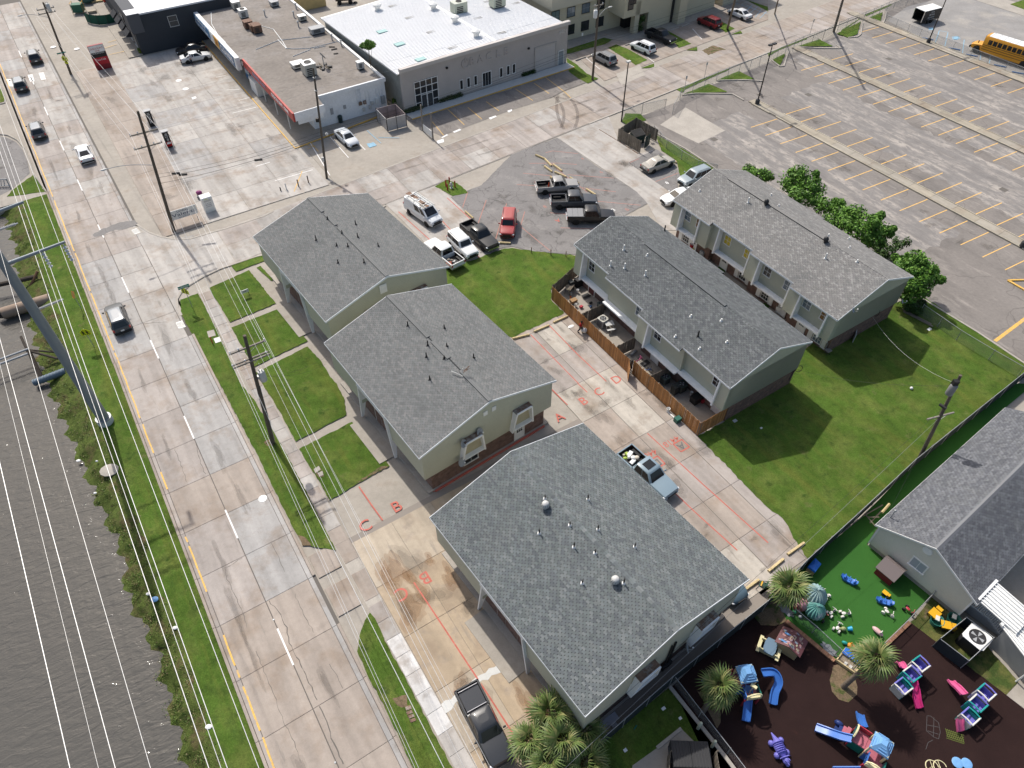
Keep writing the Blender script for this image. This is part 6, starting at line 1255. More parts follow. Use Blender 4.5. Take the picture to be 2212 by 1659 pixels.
for k,(z1,z2,z3) in enumerate(((7.3,5.6,6.6),(6.9,5.2,6.0),(6.2,5.0,5.6))):
 a=W3('00:1505,2005',tB,z1); b_=W3('10:612,1545',tD,z2); c=W3('20:695,690',tE,z3)
 wire(('upper','middle','lower')[k]+' black cable from the street light pole to the corner store pole',a,0,b_,0,.03 if k else .02,m_cabl,sag=.5,group=gs,name='telephone_cable'); wire(('upper','middle','lower')[k]+' black cable from the corner store pole past the grey hall',b_,0,c,0,.028 if k else .02,m_cabl,sag=.7,group=gs,name='telephone_cable')
 wire(('upper','middle','lower')[k]+' black cable running on from the office pole',c,0,c+(c-b_)*1.2,0,.022,m_cabl,sag=.6,group=gs,name='telephone_cable')
for k,z in enumerate((11.5,10.4)):
 wire(('upper','lower')[k]+' thin wire from the corner store pole toward the office pole',W3('10:612,1545',tD,z),0,W3('20:695,690',tE,z),0,.014,m_grey,sag=.4,group=gs); wire(('upper','lower')[k]+' thin wire from the street light pole to the corner store pole',W3('00:1505,2005',tB,z+.8),0,W3('10:612,1545',tD,z),0,.014,m_grey,sag=.4,group=gs)
for q,(px,z) in enumerate((('D:380,375',6.5),('D:395,378',6.3),('D:558,346',6.0))): p=P1(px,z); mb=MB(); mb.tube((-.45,0,0),(.45,.12,.02),.13,None,8); tag(mb.build('cable_splice',m_cabl,None,p),('black splice case on the cables, left of a pair','black splice case on the cables, right of a pair','single black splice case nearer the corner store')[q],'splice case',gs)
tf_=P1('32:1305,650')
wire('black service wire from the old pole to the front town houses',tf_+onp(tF,8.8),0,'31:230,1530',3.0,.014,m_cabl,sag=.7,group='service wires over the side lawn'); wire('pale service wire from the old pole to the rear town houses',tf_+onp(tF,9.0),0,'31:905,1080',3.2,.014,m_wire,sag=1.0,group='service wires over the side lawn')
wire('dark wire over the side lawn toward the palm cluster',tf_+onp(tF,6.5),0,'32:0,1570',5.6,.016,m_cabl,sag=.2,ext=(1,2.6),group='service wires over the side lawn'); wire('lower grey wire over the side lawn beside the screened fence',tf_+onp(tF,5.2),0,'32:60,1620',4.6,.012,m_grey,sag=.2,ext=(1,2.6),group='service wires over the side lawn')
wire('service wire from old pole to the daycare roof mast',tf_+onp(tF,6.4),0,'32:1050,1100',3.6,.016,m_cabl,sag=.4,group='service wires over the side lawn')
for k,(px,z) in enumerate((('11:612,1420',5.2),('11:600,1490',4.6))): wire(('upper','lower')[k]+' service wire from the transformer to the middle apartment house',P1('12:145,512')+onp(tA,7.7)+UT*.8,0,px,z,.012,m_cabl,sag=.5,group='service wires to the apartments')
# ---------- lamp posts of the lots
def lamp(label,base,h,dbl=False,basem=True,arm=None):
 p=P1(base); r=thing('lamp_post',label,'lamp post',p,0,'dark lamp posts of the lots')
 if basem: mb=MB(); mb.lathe([(.34,0),(.32,.75),(.28,.8)],12); mb.build('footing',m_dk,r)
 mb=MB(); mb.tube((0,0,0),(0,0,h),.11,.07,8); mb.build('post_shaft',pm('bronze_post',(.035,.028,.026),.6),r)
 for sg in ((-1,1) if dbl else (1,)): mb=MB(); mb.box(UT*sg*(.4 if dbl else 0)+Vector((0,0,h+.1)),(.6,.4,.18),rz=YS); mb.build('lamp_head',m_dk if dbl else m_lgry,r)
lamp('dark lamp post with small square head beside the wooden bin enclosure','20:945,1050',8.5,False,False); lamp('dark twin lamp post on the first concrete median','20:2115,905',8.7,True); lamp('tall dark lamp post on the far median near the black trailer','30:1380,375',8.8,True); lamp('dark lamp post at the right edge on the first median','31:2190,480',8.8,True)
# ---------- fences
m_link=mat('chain_link',(.42,.44,.44),.5,metal=.5,alpha=.16)
m_scr=mat('dark_screen_cloth',(.022,.032,.036),.85,n=((1,.15),(20,.15)))
def chain(name,label,pts,h=1.5,sp=2.6,m=None,group='chain link fences',rail=True,post=.032,infill=True):
 p0=pts[0]; r=thing(name,label,'fence',p0,0,group);
 for a,b in zip(pts,pts[1:]):
  L=(b-a).length; k=max(1,round(L/sp)); d=(b-a)/k
  for i in range(k+1):
   if i==0 and a is not pts[0]: continue
   q=a+d*i-p0; mb=MB(); mb.tube(q,q+Vector((0,0,h+.05)),post,None,6); mb.build('fence_post',m_glv,r)
  if rail: mb=MB(); mb.tube(a-p0+Vector((0,0,h)),b-p0+Vector((0,0,h)),.026,None,6); mb.build('top_rail',m_glv,r)
  if infill:
   nr=Vector((-d.y,d.x,0)).normalized()*.008; mb=MB(); mb.hexa([a-p0-nr+Vector((0,0,.06)),b-p0-nr+Vector((0,0,.06)),b-p0+nr+Vector((0,0,.06)),a-p0+nr+Vector((0,0,.06)),a-p0-nr+Vector((0,0,h-.03)),b-p0-nr+Vector((0,0,h-.03)),b-p0+nr+Vector((0,0,h-.03)),a-p0+nr+Vector((0,0,h-.03))]); mb.build('fence_mesh',m or m_link,r)
 return r
FT=lambda txt,h: [Vector((v.x,v.y,0)) for v in PX(txt,h)]
chain('screened_fence','long dark screened fence between the side lawn and the daycare',FT('23:760,1425 1390,870 2212,215 32:350,1510 800,1100 1280,650 1840,200 2080,10 2500,-330',1.75),1.75,2.6,m_scr,None,post=.045)
chain('chain_link_fence','chain link fence in the grass strip behind the wooden bin enclosure',PX('20:1220,1160 1330,1285 1460,1380 1600,1465 1760,1500'),1.3); chain('chain_link_fence','chain link fence along the edge between side lawn and school lot',PX('31:1300,1060 1620,1285 1900,1455 2150,1600'),1.4)
chain('chain_link_fence','chain link fence with wire gates at the bend of the side street',PX('20:950,1050 1120,990'),1.7); chain('chain_link_fence','chain link fence on the street verge between the two lot gates',PX('20:1450,860 1760,715 2050,610 2212,545 30:0,550 280,410 470,345'),1.8)
chain('chain_link_fence','chain link fence on the street verge past the black topped pole',PX('30:590,285 890,165 1080,80 1190,50 1500,-90'),1.8); chain('chain_link_fence','chain link fence between far median and the bus lane',PX('30:1000,205 1300,330 1440,385 1740,500 2040,615 2350,735'),1.5)
chain('chain_link_gate','open chain link gate leaf by the repaved patch',PX('20:1450,865 1385,990'),1.6,5,group='lot gates'); chain('chain_link_gate','closed chain link gate leaf near the dark lamp post',PX('20:1120,990 1320,945'),1.6,5,group='lot gates'); chain('chain_link_gate','white framed gate leaf at the black topped pole',PX('30:470,345 570,280'),1.6,5,group='lot gates')
chain('chain_link_fence','low chain link fence between dark lawn and playground, with its pale kerb',FT('23:1405,865 1890,1490 2200,1900',1.2),1.2,2.5); kerbline(None,PX('23:1360,960 1830,1555 2010,1800'),.25,.18)['kind']='structure'
chain('chain_link_fence','chain link fence across the artificial lawn beside the brick edging',FT('33:240,285 420,435 625,625 780,760',1.2),1.2,2.4); chain('chain_link_fence','white railed fence between artificial lawn and dry grass',FT('33:1000,590 1200,395 1450,130',1.1),1.1,2.4)
def pickets(name,label,segs,h,m,w=.14,group=None,cat='fence',posts=True):
 p0=segs[0][0]; r=thing(name,label,cat,p0,0,group); mb=MB(); mb.hexa([(-w/2+.006,-.011,0),(w/2-.006,-.011,0),(w/2-.006,.011,0),(-w/2+.006,.011,0),(-w/2+.006,-.011,h),(w/2-.006,-.011,h),(w/2-.006,.011,h),(-w/2+.006,.011,h)]); me=mb.mesh('picket',m)
 for a,b in segs:
  L=(b-a).length; k=max(1,int(L/w)); d=(b-a).normalized(); rz=math.atan2(d.y,d.x); nr=Vector((-d.y,d.x,0))
  for i in range(k):
   o=ob('picket',me,r,a-p0+d*((i+.5)*L/k)+nr*random.uniform(-.012,.012)+Vector((0,0,.05)),rz); o.scale=(1,1,random.uniform(.965,1.02)); o.rotation_euler=(0,random.uniform(-.012,.012),rz)
  for z in (.45,h-.35): mb=MB(); mb.box((0,0,0),(L,.04,.09)); q=mb.build('fence_rail',m_oldw,r,(a+b)/2-p0+nr*.04+Vector((0,0,z)),rz)
  if posts:
   n=max(1,round(L/2.4))
   for i in range(n+1): mb=MB(); mb.box((0,0,h/2),(.09,.09,h)); mb.build('fence_post',m_oldw,r,a-p0+d*(L*i/n)+nr*.1,rz)
 return r
q=PX('21:575,715 340,930 995,1562 1035,1572'); e=PX('22:1600,450 1838,308')
pickets('picket_fence','long brown wooden picket fence around the town house patios',[(q[1],q[2]),(q[3],e[0]),(e[0],e[1])],1.8,m_fenc)
pickets('picket_fence','old grey end of the patio fence at the centre lawn',[(q[0],q[1])],1.8,m_oldw);
for k,(a,b_) in enumerate((('21:650,1130','21:790,985'),('21:925,1420','21:1060,1285'),('21:1280,1640','22:1490,-90'))):
 A,B=P1(a,0),P1(b_,0); d=UT; s_,t_=toST(A); A=ST(s_,35.45); B=ST(s_,38.4 if k!=1 else 37.9); pickets('divider_fence','weathered picket divider between the patios, '+('nearest the centre lawn','beside the gate gap','nearest the stacked bins')[k],[(A,B)],1.65,m_oldw,group='patio dividers',posts=False)
q=PX('21:995,1562');
pickets('fence_gate','brown picket gate leaf hanging open in the long fence',[(P1('21:995,1562'),P1('21:1000,1640'))],1.75,m_fenc,cat='gate',posts=False)
# wooden bin enclosure with a dumpster
A,B,C_,D_=PX('20:918,1215 1098,1322 1240,1222 1100,1110'); A2=D_+(A-B)*.9
pickets('bin_enclosure','weathered wooden bin enclosure beside the light concrete drive',[(A,B),(A,A+(C_-B)*1.0),(A+(C_-B),C_)],1.75,m_oldw,w=.15); pickets('bin_enclosure_door','dark open door leaf of the wooden bin enclosure',[(P1('20:1140,1290'),P1('20:1185,1250'))],1.7,pm('dark_green_board',(.03,.045,.04),.8,rnd=.2),posts=False,cat='gate')
def dumpster(name,label,c,rz,w,l,h,body,lid,ribs=6,nlid=2):
 r=thing(name,label,'dumpster',c,rz); mb=MB(); mb.loft([[(-w/2+.1,-l/2,.1),(w/2-.1,-l/2,.1),(w/2-.1,l/2,.1),(-w/2+.1,l/2,.1)],[(-w/2,-l/2,h*.8),(w/2,-l/2,h),(w/2,l/2,h),(-w/2,l/2,h*.8)]],0,False); mb.build('body',body,r)
 for k in range(nlid):
  ww=l/nlid; mb=MB(); y0=-l/2+k*ww+.03; mb.hexa([(-w/2,y0,h*.81),(w/2,y0,h*1.01),(w/2,y0+ww-.06,h*1.01),(-w/2,y0+ww-.06,h*.81),(-w/2,y0,h*.81+.05),(w/2,y0,h*1.01+.05),(w/2,y0+ww-.06,h*1.01+.05),(-w/2,y0+ww-.06,h*.81+.05)]); L_=mb.build('lid',lid,r)
  for i in range(ribs): y=y0+.08+(ww-.22)*i/(ribs-1); mb=MB(); mb.hexa([(-w/2+.05,y,h*.82+.05),(w/2-.05,y,h*1.0+.05),(w/2-.05,y+.06,h*1.0+.05),(-w/2+.05,y+.06,h*.82+.05),(-w/2+.05,y,h*.82+.09),(w/2-.05,y,h*1.0+.09),(w/2-.05,y+.06,h*1.0+.09),(-w/2+.05,y+.06,h*.82+.09)]); mb.build('lid_rib',lid,L_)
 for sg in (-1,1): mb=MB(); mb.box((0,sg*(l/2+.06),h*.6),(w*.6,.12,.16)); mb.build('fork_pocket',body,r)
 return r
c=(A+C_)/2; c.z=.02; dumpster('dumpster','black dumpster with a ribbed lid inside the wooden bin enclosure',c,yaw(A,C_)+.3,1.5,1.9,1.3,pm('dumpster_green',(.03,.05,.045),.6),m_blk)
c=P1('23:1515,1590'); c.z=.07; dumpster('dumpster','dark dumpster with two ribbed lids at the bottom edge of the photo',c,R(-92),1.6,2.4,1.35,pm('dumpster_dark',(.025,.027,.03),.6),pm('lid_black',(.03,.03,.032),.5))
pickets('bin_surround','worn wooden surround behind the dumpster at the bottom edge',[(P1('23:1340,1560'),P1('23:1330,1760')),(P1('23:1730,1560'),P1('23:1760,1760'))],1.3,m_oldw)
# corrugated bin pen of the store
pA_,pB_,pC_=PX('10:1140,1140 1305,1095 1165,990'); m_cor=mat('corrugated_sheet',(.42,.41,.41),.5,metal=.2,n=((2,.1),),wave=(tuple(UT),.2,.6)); m_cor2=mat('corrugated_sheet_side',(.30,.24,.24),.6,n=((2,.2),),wave=(tuple(US),.2,.6))
r=thing('bin_pen','corrugated metal bin pen with maroon inside beside the grey hall','bin pen',pA_); L=(pB_-pA_); dpt=(Vector((-L.y,L.x,0)).normalized())*3.6
for nm,a,b,m in (('front_gate',Vector(),L,m_cor),('back_panel',dpt,dpt+L,m_cor2),('side_panel',Vector(),dpt,m_cor),('side_panel',L,L+dpt,m_cor2)):
 d=(b-a).normalized(); nr=Vector((-d.y,d.x,0))*.03; mb=MB(); mb.prism([a-nr,b-nr,b+nr,a+nr],.1,1.9); mb.build(nm,m,r)
for a in (Vector(),L*.5,L,dpt,dpt+L): mb=MB(); mb.tube(a,a+Vector((0,0,2.05)),.06,None,6); mb.build('pen_post',m_dk,r)
# ---------- signs
def signpost(name,label,base,h,group=None):
 p=P1(base); r=thing(name,label,'sign',p,0,group); mb=MB(); mb.tube((0,0,0),(0,0,h),.035,None,6); mb.build('sign_post',m_glv,r); return r
m_yg=pm('fluorescent_sign',(.62,.66,.02),.5)
def ped_sign(r,z,face,s=.46,arrow=False):
 x=Vector((-face.y,face.x,0)); F=FM(face*.06+Vector((0,0,z)),x); mb=MB(); mb.M=F; pts=[(-s,-s*.8),(s,-s*.8),(s,s*.25),(0,s),(-s,s*.25)]
 mb.add([(a,b,0) for a,b in pts]+[(a,b,.02) for a,b in pts],[(4,3,2,1,0),(5,6,7,8,9)]+[(i,(i+1)%5,5+(i+1)%5,5+i) for i in range(5)]); o=mb.build('sign_plate',m_yg,r)
 mb=MB(); mb.M=F
 for cx in (-.2,.17): mb.lathe([(.07*s/.46,.021),(.065*s/.46,.027)],8,(cx*s/.46,.2*s/.46,0)); mb.add([((cx+a)*s/.46,b*s/.46,.027) for a,b in ((-.09,.1),(-.11,-.1),(-.02,-.12),(-.13,-.32),(-.05,-.33),(.03,-.14),(.1,-.33),(.17,-.32),(.09,-.08),(.10,.1))],[tuple(reversed(range(10)))])
 mb.build('walking_figures',m_blk,r)
 if arrow: mb=MB(); mb.M=FM(face*.06+Vector((0,0,z-s*1.35)),x); mb.box((0,0,.01),(s*1.3,s*.6,.02)); mb.build('arrow_plate',m_yg,r); mb=MB(); mb.M=FM(face*.06+Vector((0,0,z-s*1.35)),x); mb.add([(-.2,-.1,.025),(-.02,-.02,.025),(.1,.1,.025),(.04,.12,.025),(-.1,.02,.025),(-.22,.02,.025)],[tuple(range(6))]); mb.build('arrow',m_blk,r)
sF_=Vector((-.35,-.94,0)).normalized()
r=signpost('crossing_sign','yellow school crossing sign with two green street name plates at the corner','01:1665,1000',2.9); ped_sign(r,2.35,sF_)
m_gp=pm('street_name_green',(.0,.16,.13),.5)
for k,(z,d,t_) in enumerate(((2.78,UT,'BRADBURY DR'),(2.98,UT,'S BROAD ST'))):
 mb=MB(); mb.M=FM(Vector((0,0,z))-US*.04,d); mb.box((0,0,0),(1.15,.17,.02)); o=mb.build('street_name_plate',m_gp,r); text(t_,m_wht,.12,FM(Vector((0,0,z))-US*.055,d),r,depth=.002)
r=signpost('crossing_sign','yellow walking pair sign on the lawn strip between road and bayou','01:815,1340',2.5); ped_sign(r,2.1,Vector((.25,-.97,0)).normalized())
r=signpost('warning_sign','orange warning sign seen edge on beside the avenue lawn strip','01:705,1010',2.3); mb=MB(); mb.M=FM(Vector((0,0,1.95)),(-.3,.95,0)); mb.box((0,0,0),(.75,.75,.02),rot=Matrix.Rotation(R(45),3,'Z')); mb.build('sign_plate',pm('orange_sign',(.6,.25,.02),.5),r)
p=P1('00:612,640'); r=thing('crossing_sign','yellow school crossing sign with arrow fixed to the far wooden pole','sign',p+onp(tC,2.6)-UT*.0-US*.2,0); ped_sign(r,0,Vector((-.2,-.98,0)).normalized(),.5,True)
mb=MB(); mb.M=FM(Vector((-.1,-.1,.85)),UT); mb.box((0,0,0),(1.3,.2,.02)); mb.build('street_name_plate',m_gp,r)
for px,lb in (('20:1660,680','small grey sign post on the street verge, further along'),('20:1485,800','small grey sign post on the street verge, by the gate'),('30:360,300','small grey sign post before the pale gate')):
 r=signpost('street_sign',lb,px,2.6,'grey signs on the verge'); mb=MB(); mb.M=FM(Vector((0,.02,2.35)),UT); mb.box((0,0,.03),(.32,.5,.02)); mb.build('sign_plate',m_lgry,r)
for px,lb in (('20:1480,170','white sign on a post near the office tower'),('20:603,380','white sign on a post on the office lawn')): r=signpost('parking_sign',lb,px,1.8,'white signs at the office'); mb=MB(); mb.M=FM(Vector((0,-.04,1.6)),UT); mb.box((0,0,0),(.35,.5,.02)); mb.build('sign_plate',m_wht,r)
def board(name,label,cpx,z0,z1,w,lines,col,dirn=UT,legs=True,back=m_wht,group=None,cat='sign',txs=None):
 p=P1(cpx); r=thing(name,label,cat,p,0,group); nF=Vector((dirn.y,-dirn.x,0)); mb=MB(); mb.M=FM(Vector((0,0,(z0+z1)/2)),dirn); mb.box((0,0,0),(w,z1-z0,.05)); mb.build('sign_panel',back,r)
 if legs:
  for sg in (-1,1): mb=MB(); mb.tube(dirn*sg*w*.42,dirn*sg*w*.42+Vector((0,0,z1)),.03,None,6); mb.build('sign_leg',m_dk,r)
 for tx,h,yy,m in lines: text(tx,m,h,FM(nF*.03+Vector((0,0,z0+(z1-z0)*yy)),dirn),r,w=w*(.82 if h>.4 else .42),depth=.003)
 return r
navy=pm('navy_letters',(.02,.035,.10),.6)
board('campaign_sign','white campaign banner with navy lettering behind the tall wooden pole','01:1620,270',.9,2.1,3.2,(('Lindsey',.36,.8,navy),('Valenti',.62,.45,navy),('for JUDGE',.26,.14,navy)),navy,dirn=(UT+US*.0))
board('yard_sign','small white yard sign on two thin legs in the front lawn','01:2130,905',.55,.95,.85,(('HOMES',.18,.5,m_blk),),m_blk)
p=P1('00:905,595'); r=thing('price_sign','red and white fuel price sign standing on the store forecourt','sign',p); mb=MB(); mb.box((0,0,1.9),(2.3,.5,3.8),rz=YS); mb.build('sign_body',pm('sign_maroon',(.22,.02,.025),.5),r)
dF=UT; nF=Vector((dF.y,-dF.x,0))
for z,h,m in ((3.25,1.0,m_wht),(2.35,.8,m_blk),(1.4,1.1,pm('cola_red',(.42,.02,.03),.5))): mb=MB(); mb.M=FM(nF*.27+Vector((0,0,z)),dF); mb.box((0,0,0),(2.2,h,.04)); mb.build('sign_panel',m,r)
for tx,z,h,m,w in (('DISCOUNT',3.3,.36,m_lampr,1.9),('ONE',2.95,.3,m_lampr,.7),('UNLEADED',2.6,.28,m_wht,1.8),('Coca-Cola',1.6,.45,m_wht,1.5)): text(tx,m,h,FM(nF*.295+Vector((0,0,z)),dF),r,w=w,depth=.003)
for base,lb,tx,low,h in (('00:1320,1090','fuel pump wrapped in a black drink banner, further from the red box','MONSTER',None,2.3),('00:1470,1270','fuel pump with a dark drink banner above red and white box','Coca-Cola',1,2.3)):
 p=P1(base); r=thing('fuel_pump',lb,'fuel pump',p,YS,'fuel pumps'); mb=MB(); mb.box((0,0,h/2),(.75,.55,h)); mb.build('pump_body',m_blk,r); mb=MB(); mb.box((0,0,h+.06),(.95,.75,.1)); mb.build('pump_cap',m_grey,r)
 text(tx,m_wht,.5,FM((0.0,-.285,1.35),(0,0,1),(-1,0,0)),r,w=1.5,depth=.003); mb=MB(); mb.path([(.4,0,1.8),(.6,.1,1.0),(.55,.1,.4),(.42,0,.9)],.025,5); mb.build('hose',m_blk,r)
 for e in (-.5,.5): mb=MB(); mb.tube((e,-.1,0),(e,-.1,.8),.05,None,6); mb.build('bollard',m_grey,r)
 if low: mb=MB(); mb.box((0,-.30,.6),(.72,.1,.7)); mb.build('pump_front',m_lampr,r); mb=MB(); mb.box((0,-.36,.75),(.5,.02,.25)); mb.build('pump_label',m_wht,r)
p=P1('01:1815,155'); r=thing('donation_bin','white clothing donation bin with dark shadowed side on the forecourt','donation bin',p,YS); mb=MB(); mb.box((0,0,.95),(1.25,1.1,1.9)); mb.build('bin_body',m_wht,r); mb=MB(); mb.loft([[(-.66,-.6,1.9),(.66,-.6,1.9),(.66,.6,1.9),(-.66,.6,1.9)],[(-.6,-.5,2.02),(.6,-.5,2.02),(.6,.5,2.02),(-.6,.5,2.02)]],0,False); mb.build('bin_lid',m_wht,r)
mb=MB(); mb.box((0,-.56,1.6),(.8,.03,.25)); mb.build('chute',m_lgry,r); mb=MB(); mb.box((-.1,-.56,1.86),(.4,.04,.06)); mb.build('yellow_label',m_yg,r)
for k,tx in enumerate(('CLOTHES','SHOES','DONATE')): text(tx,navy,.13,FM((0,-.555,1.25-k*.22),(1,0,0)),r,w=.7,depth=.002)
for k,(px,cl) in enumerate((('01:1735,60',(.12,.12,.13)),('01:1725,20',(.25,.05,.16)))): p=P1(px); mb=MB(); mb.ball((0,0,.25),(.4,.33,.28),9,6); tag(mb.build('rubbish_bag',pm('bag_%d'%k,cl,.5),None,p),('dark rubbish bag leaning on the donation bin','purple rubbish bag behind the donation bin')[k],'rubbish bag')
A,B=PX('10:1445,1135 10:1530,1205'); r=thing('wall_remnant','short white lattice panel between two grey wooden posts on the kerb','gate',A);
for q_ in (Vector(),B-A): mb=MB(); mb.tube(q_,q_+Vector((0,0,3.9)),.11,.10,8); mb.build('gate_post',m_arm,r)
d=(B-A); mb=MB(); nr=Vector((-d.y,d.x,0)).normalized()*.03; mb.prism([d*.04-nr,d*.96-nr,d*.96+nr,d*.04+nr],.15,1.15); mb.build('lattice_panel',m_wht,r); mb=MB(); mb.path([Vector((0,0,3.2)),d*.5+Vector((0,0,2.9)),d+Vector((0,0,3.3))],.015,4); mb.build('chain',m_dk,r)
# hydrant, bollards, posts
p=P1('10:1688,1625'); r=thing('fire_hydrant','silver fire hydrant between red bollards on the small grass corner','fire hydrant',p); mb=MB(); mb.lathe([(.2,0),(.2,.06),(.13,.1),(.13,.6),(.17,.64),(.17,.68),(.12,.8),(.04,.86)],12); mb.build('barrel',m_lgry,r); mb=MB(); mb.tube((-.25,0,.45),(.25,0,.45),.07,None,8); mb.build('outlet',m_lgry,r)
for k,px in enumerate(('10:1655,1645','10:1642,1610','10:1672,1585','10:1720,1618')): p=P1(px); mb=MB(); mb.lathe([(.09,0),(.09,.85),(.06,.93)],10); tag(mb.build('bollard',pm('bollard_red',(.33,.05,.025),.6),None,p),('red bollard in front of the hydrant','red bollard left of the hydrant','red bollard behind the hydrant','red bollard right of the hydrant')[k],'bollard','red bollards round the hydrant')
for k,px in enumerate(('21:167,530','21:335,550','21:465,562','21:572,575')): p=P1(px); mb=MB(); mb.tube((0,0,0),(0,0,.85),.05,None,8); tag(mb.build('steel_post',m_rust,None,p),'rusty steel post on the lawn edge, '+('leftmost, nearest the red car','second from the red car','third, on a pale footing','last, nearest the town houses')[k],'post','rusty posts on the lawn edge')
for k,(px,h,m) in enumerate((('10:370,1615',1.0,m_rust),('10:455,1580',1.0,m_rust),('10:265,1640',.9,m_wht),('10:215,1650',.5,m_dk))): p=P1(px); mb=MB(); mb.lathe([(.08,0),(.08,h),(.05,h+.06)],8); tag(mb.build('bollard',m,None,p),('dark rusty bollard below the yellow stripe','dark rusty bollard nearest the bare pole','white banded marker post on the forecourt corner','short dark stub on the forecourt corner')[k],'bollard','posts on the forecourt corner')
for k,px in enumerate(('23:1605,1320','23:1725,1475')): p=P1(px); mb=MB(); mb.lathe([(.11,0),(.11,1.15),(.07,1.22)],10); tag(mb.build('bollard',pm('cream_bollard',(.5,.52,.4),.6),None,p),('cream bollard on the fence kerb, upper of two','cream bollard on the fence kerb, lower of two')[k],'bollard','cream bollards by the playground fence')
p=P1('01:1840,1312'); mb=MB(); mb.lathe([(.06,0),(.06,.9),(.04,.95)],8); tag(mb.build('marker_post',pm('marker_orange',(.45,.09,.02),.6),None,p),'orange cable marker post beside two meter lids','marker post')
# ---------- timbers used as wheel stops
tm=[('21:5,1275','21:150,1240'),('21:190,1215','21:318,1160'),('21:358,1135','21:480,1080'),('32:165,1480','32:308,1380'),('32:0,1625','32:130,1520'),('23:1985,145','23:2130,40'),('23:1790,310','23:1900,220'),('20:203,1345','20:285,1380'),('20:285,1382','20:340,1438'),('20:280,1442','20:345,1490'),('20:355,1428','20:430,1482'),('20:368,1492','20:468,1535'),('20:500,1540','20:575,1592'),('20:330,1535','20:360,1555'),('20:640,1640','21:720,30'),('20:1375,1380','20:1420,1410'),('11:1808,175','11:1878,235'),('11:2092,445','11:2200,450')]
lt=['half hidden by the middle apartment roof','second from the middle apartment roof','nearest the picket fence','nearest the side lawn corner','just left of the palm','half under the palm beside the blue car nose','partly hidden under the nearest house wall','topmost of the loose group','bent second from the top of the loose group','leftmost in the middle of the loose group','right middle of the loose group','flat lower one above the silver pickup','beside the silver pickup bonnet','short stub behind the silver pickup','right of the grey pickup nose','at the champagne car nose','at the white concrete edge','under the red car nose']
for k,((a,b_),l) in enumerate(zip(tm,lt)):
 A,B=P1(a),P1(b_); d=B-A; o=thing('parking_timber','pale wooden timber wheel stop, '+l,'timber',A.lerp(B,.5)+Vector((0,0,.055)),yaw(A,B),'landscape timbers used as wheel stops'); L=d.length; mb=MB(); mb.loft([[(x,-.1,0),(x,-.12,.08),(x,-.07,.19),(x,.07,.19),(x,.12,.08),(x,.1,0)] for x in (-L/2,L/2)],0,False); mb.build('timber',m_tmbr,o)
 for sg in (-1,1): mb=MB(); mb.lathe([(.03,.185),(.03,.2)],6,(sg*L*.35,0,0)); mb.build('spike',m_rust,o)
# grey wheel stops
for k,(a,b_,l) in enumerate((('20:550,525','20:640,495','left one behind the grey car'),('20:655,497','20:700,480','right one behind the grey car'),('20:980,395','20:1020,380','behind the white car'),('20:1370,265','20:1440,240','left one beside the red car'),('20:1465,235','20:1530,210','right one beside the red car'),('20:1800,100','20:1860,75','behind the white saloon'),('20:1975,45','20:2040,20','at the blue disabled bays'),('30:1050,225','30:1125,252','in the bus lane near the trailer'))):
 A,B=P1(a),P1(b_); L=(B-A).length; mb=MB(); mb.loft([[(x,-.09,0),(x,-.07,.15),(x,.07,.15),(x,.09,0)] for x in (-L/2,L/2)],0,False); tag(mb.build('wheel_stop',m_kerb,None,A.lerp(B,.5)+Vector((0,0,.02)),yaw(A,B)),'grey concrete wheel stop at the office, '+l if k<7 else 'grey concrete wheel stop '+l,'wheel stop','grey wheel stops')
# ---------- trees and bushes
m_leaf=mat('leaf',r=.6,src='vc',spec=.25,n=((.8,.15),)); m_bark=mat('bark',(.11,.085,.06),.95,n=((3,.2),(20,.2)))
def leafcloud(n,centers,size,cols,flat=.5):
 """many small leaf faces spread through lobes of a crown"""
 idx=rng.integers(0,len(centers),n); C=np.array([c[:3] for c in centers])[idx]; Rr=np.array([c[3:6] for c in centers])[idx]
 d=rng.normal(size=(n,3)); d/=np.linalg.norm(d,axis=1)[:,None]; rad=rng.random(n)**.45; P=C+d*Rr*rad[:,None]
 nv=d*.7+rng.normal(size=(n,3))*.6+np.array([0,0,flat]); nv/=np.linalg.norm(nv,axis=1)[:,None]
 a=np.cross(nv,rng.normal(size=(n,3))); a/=np.linalg.norm(a,axis=1)[:,None]; b=np.cross(nv,a); s=(size*(.6+.8*rng.random(n)))[:,None]
 V=np.stack([P-a*s,P-b*s*.55+nv*s*.12,P+a*s,P+b*s*.55+nv*s*.12],1).reshape(-1,3); ci=rng.integers(0,len(cols),n); cc=np.array(cols)[ci]*(.75+.5*rng.random(n))[:,None]
 me=bpy.data.meshes.new('foliage'); me.vertices.add(n*4); me.vertices.foreach_set('co',V.ravel()); me.loops.add(n*4); me.loops.foreach_set('vertex_index',np.arange(n*4)); me.polygons.add(n); me.polygons.foreach_set('loop_start',np.arange(n)*4); me.polygons.foreach_set('loop_total',np.full(n,4)); me.update(calc_edges=True)
 at=me.color_attributes.new('Col','FLOAT_COLOR','CORNER'); arr=np.ones((n*4,4)); arr[:,:3]=np.repeat(cc,4,axis=0); at.data.foreach_set('color',arr.ravel().astype(np.float32)); me.materials.append(m_leaf); return me
GRN=((.10,.22,.025),(.075,.17,.02),(.135,.26,.036),(.05,.12,.015))
DGN=((.03,.065,.015),(.04,.08,.018),(.055,.10,.02))
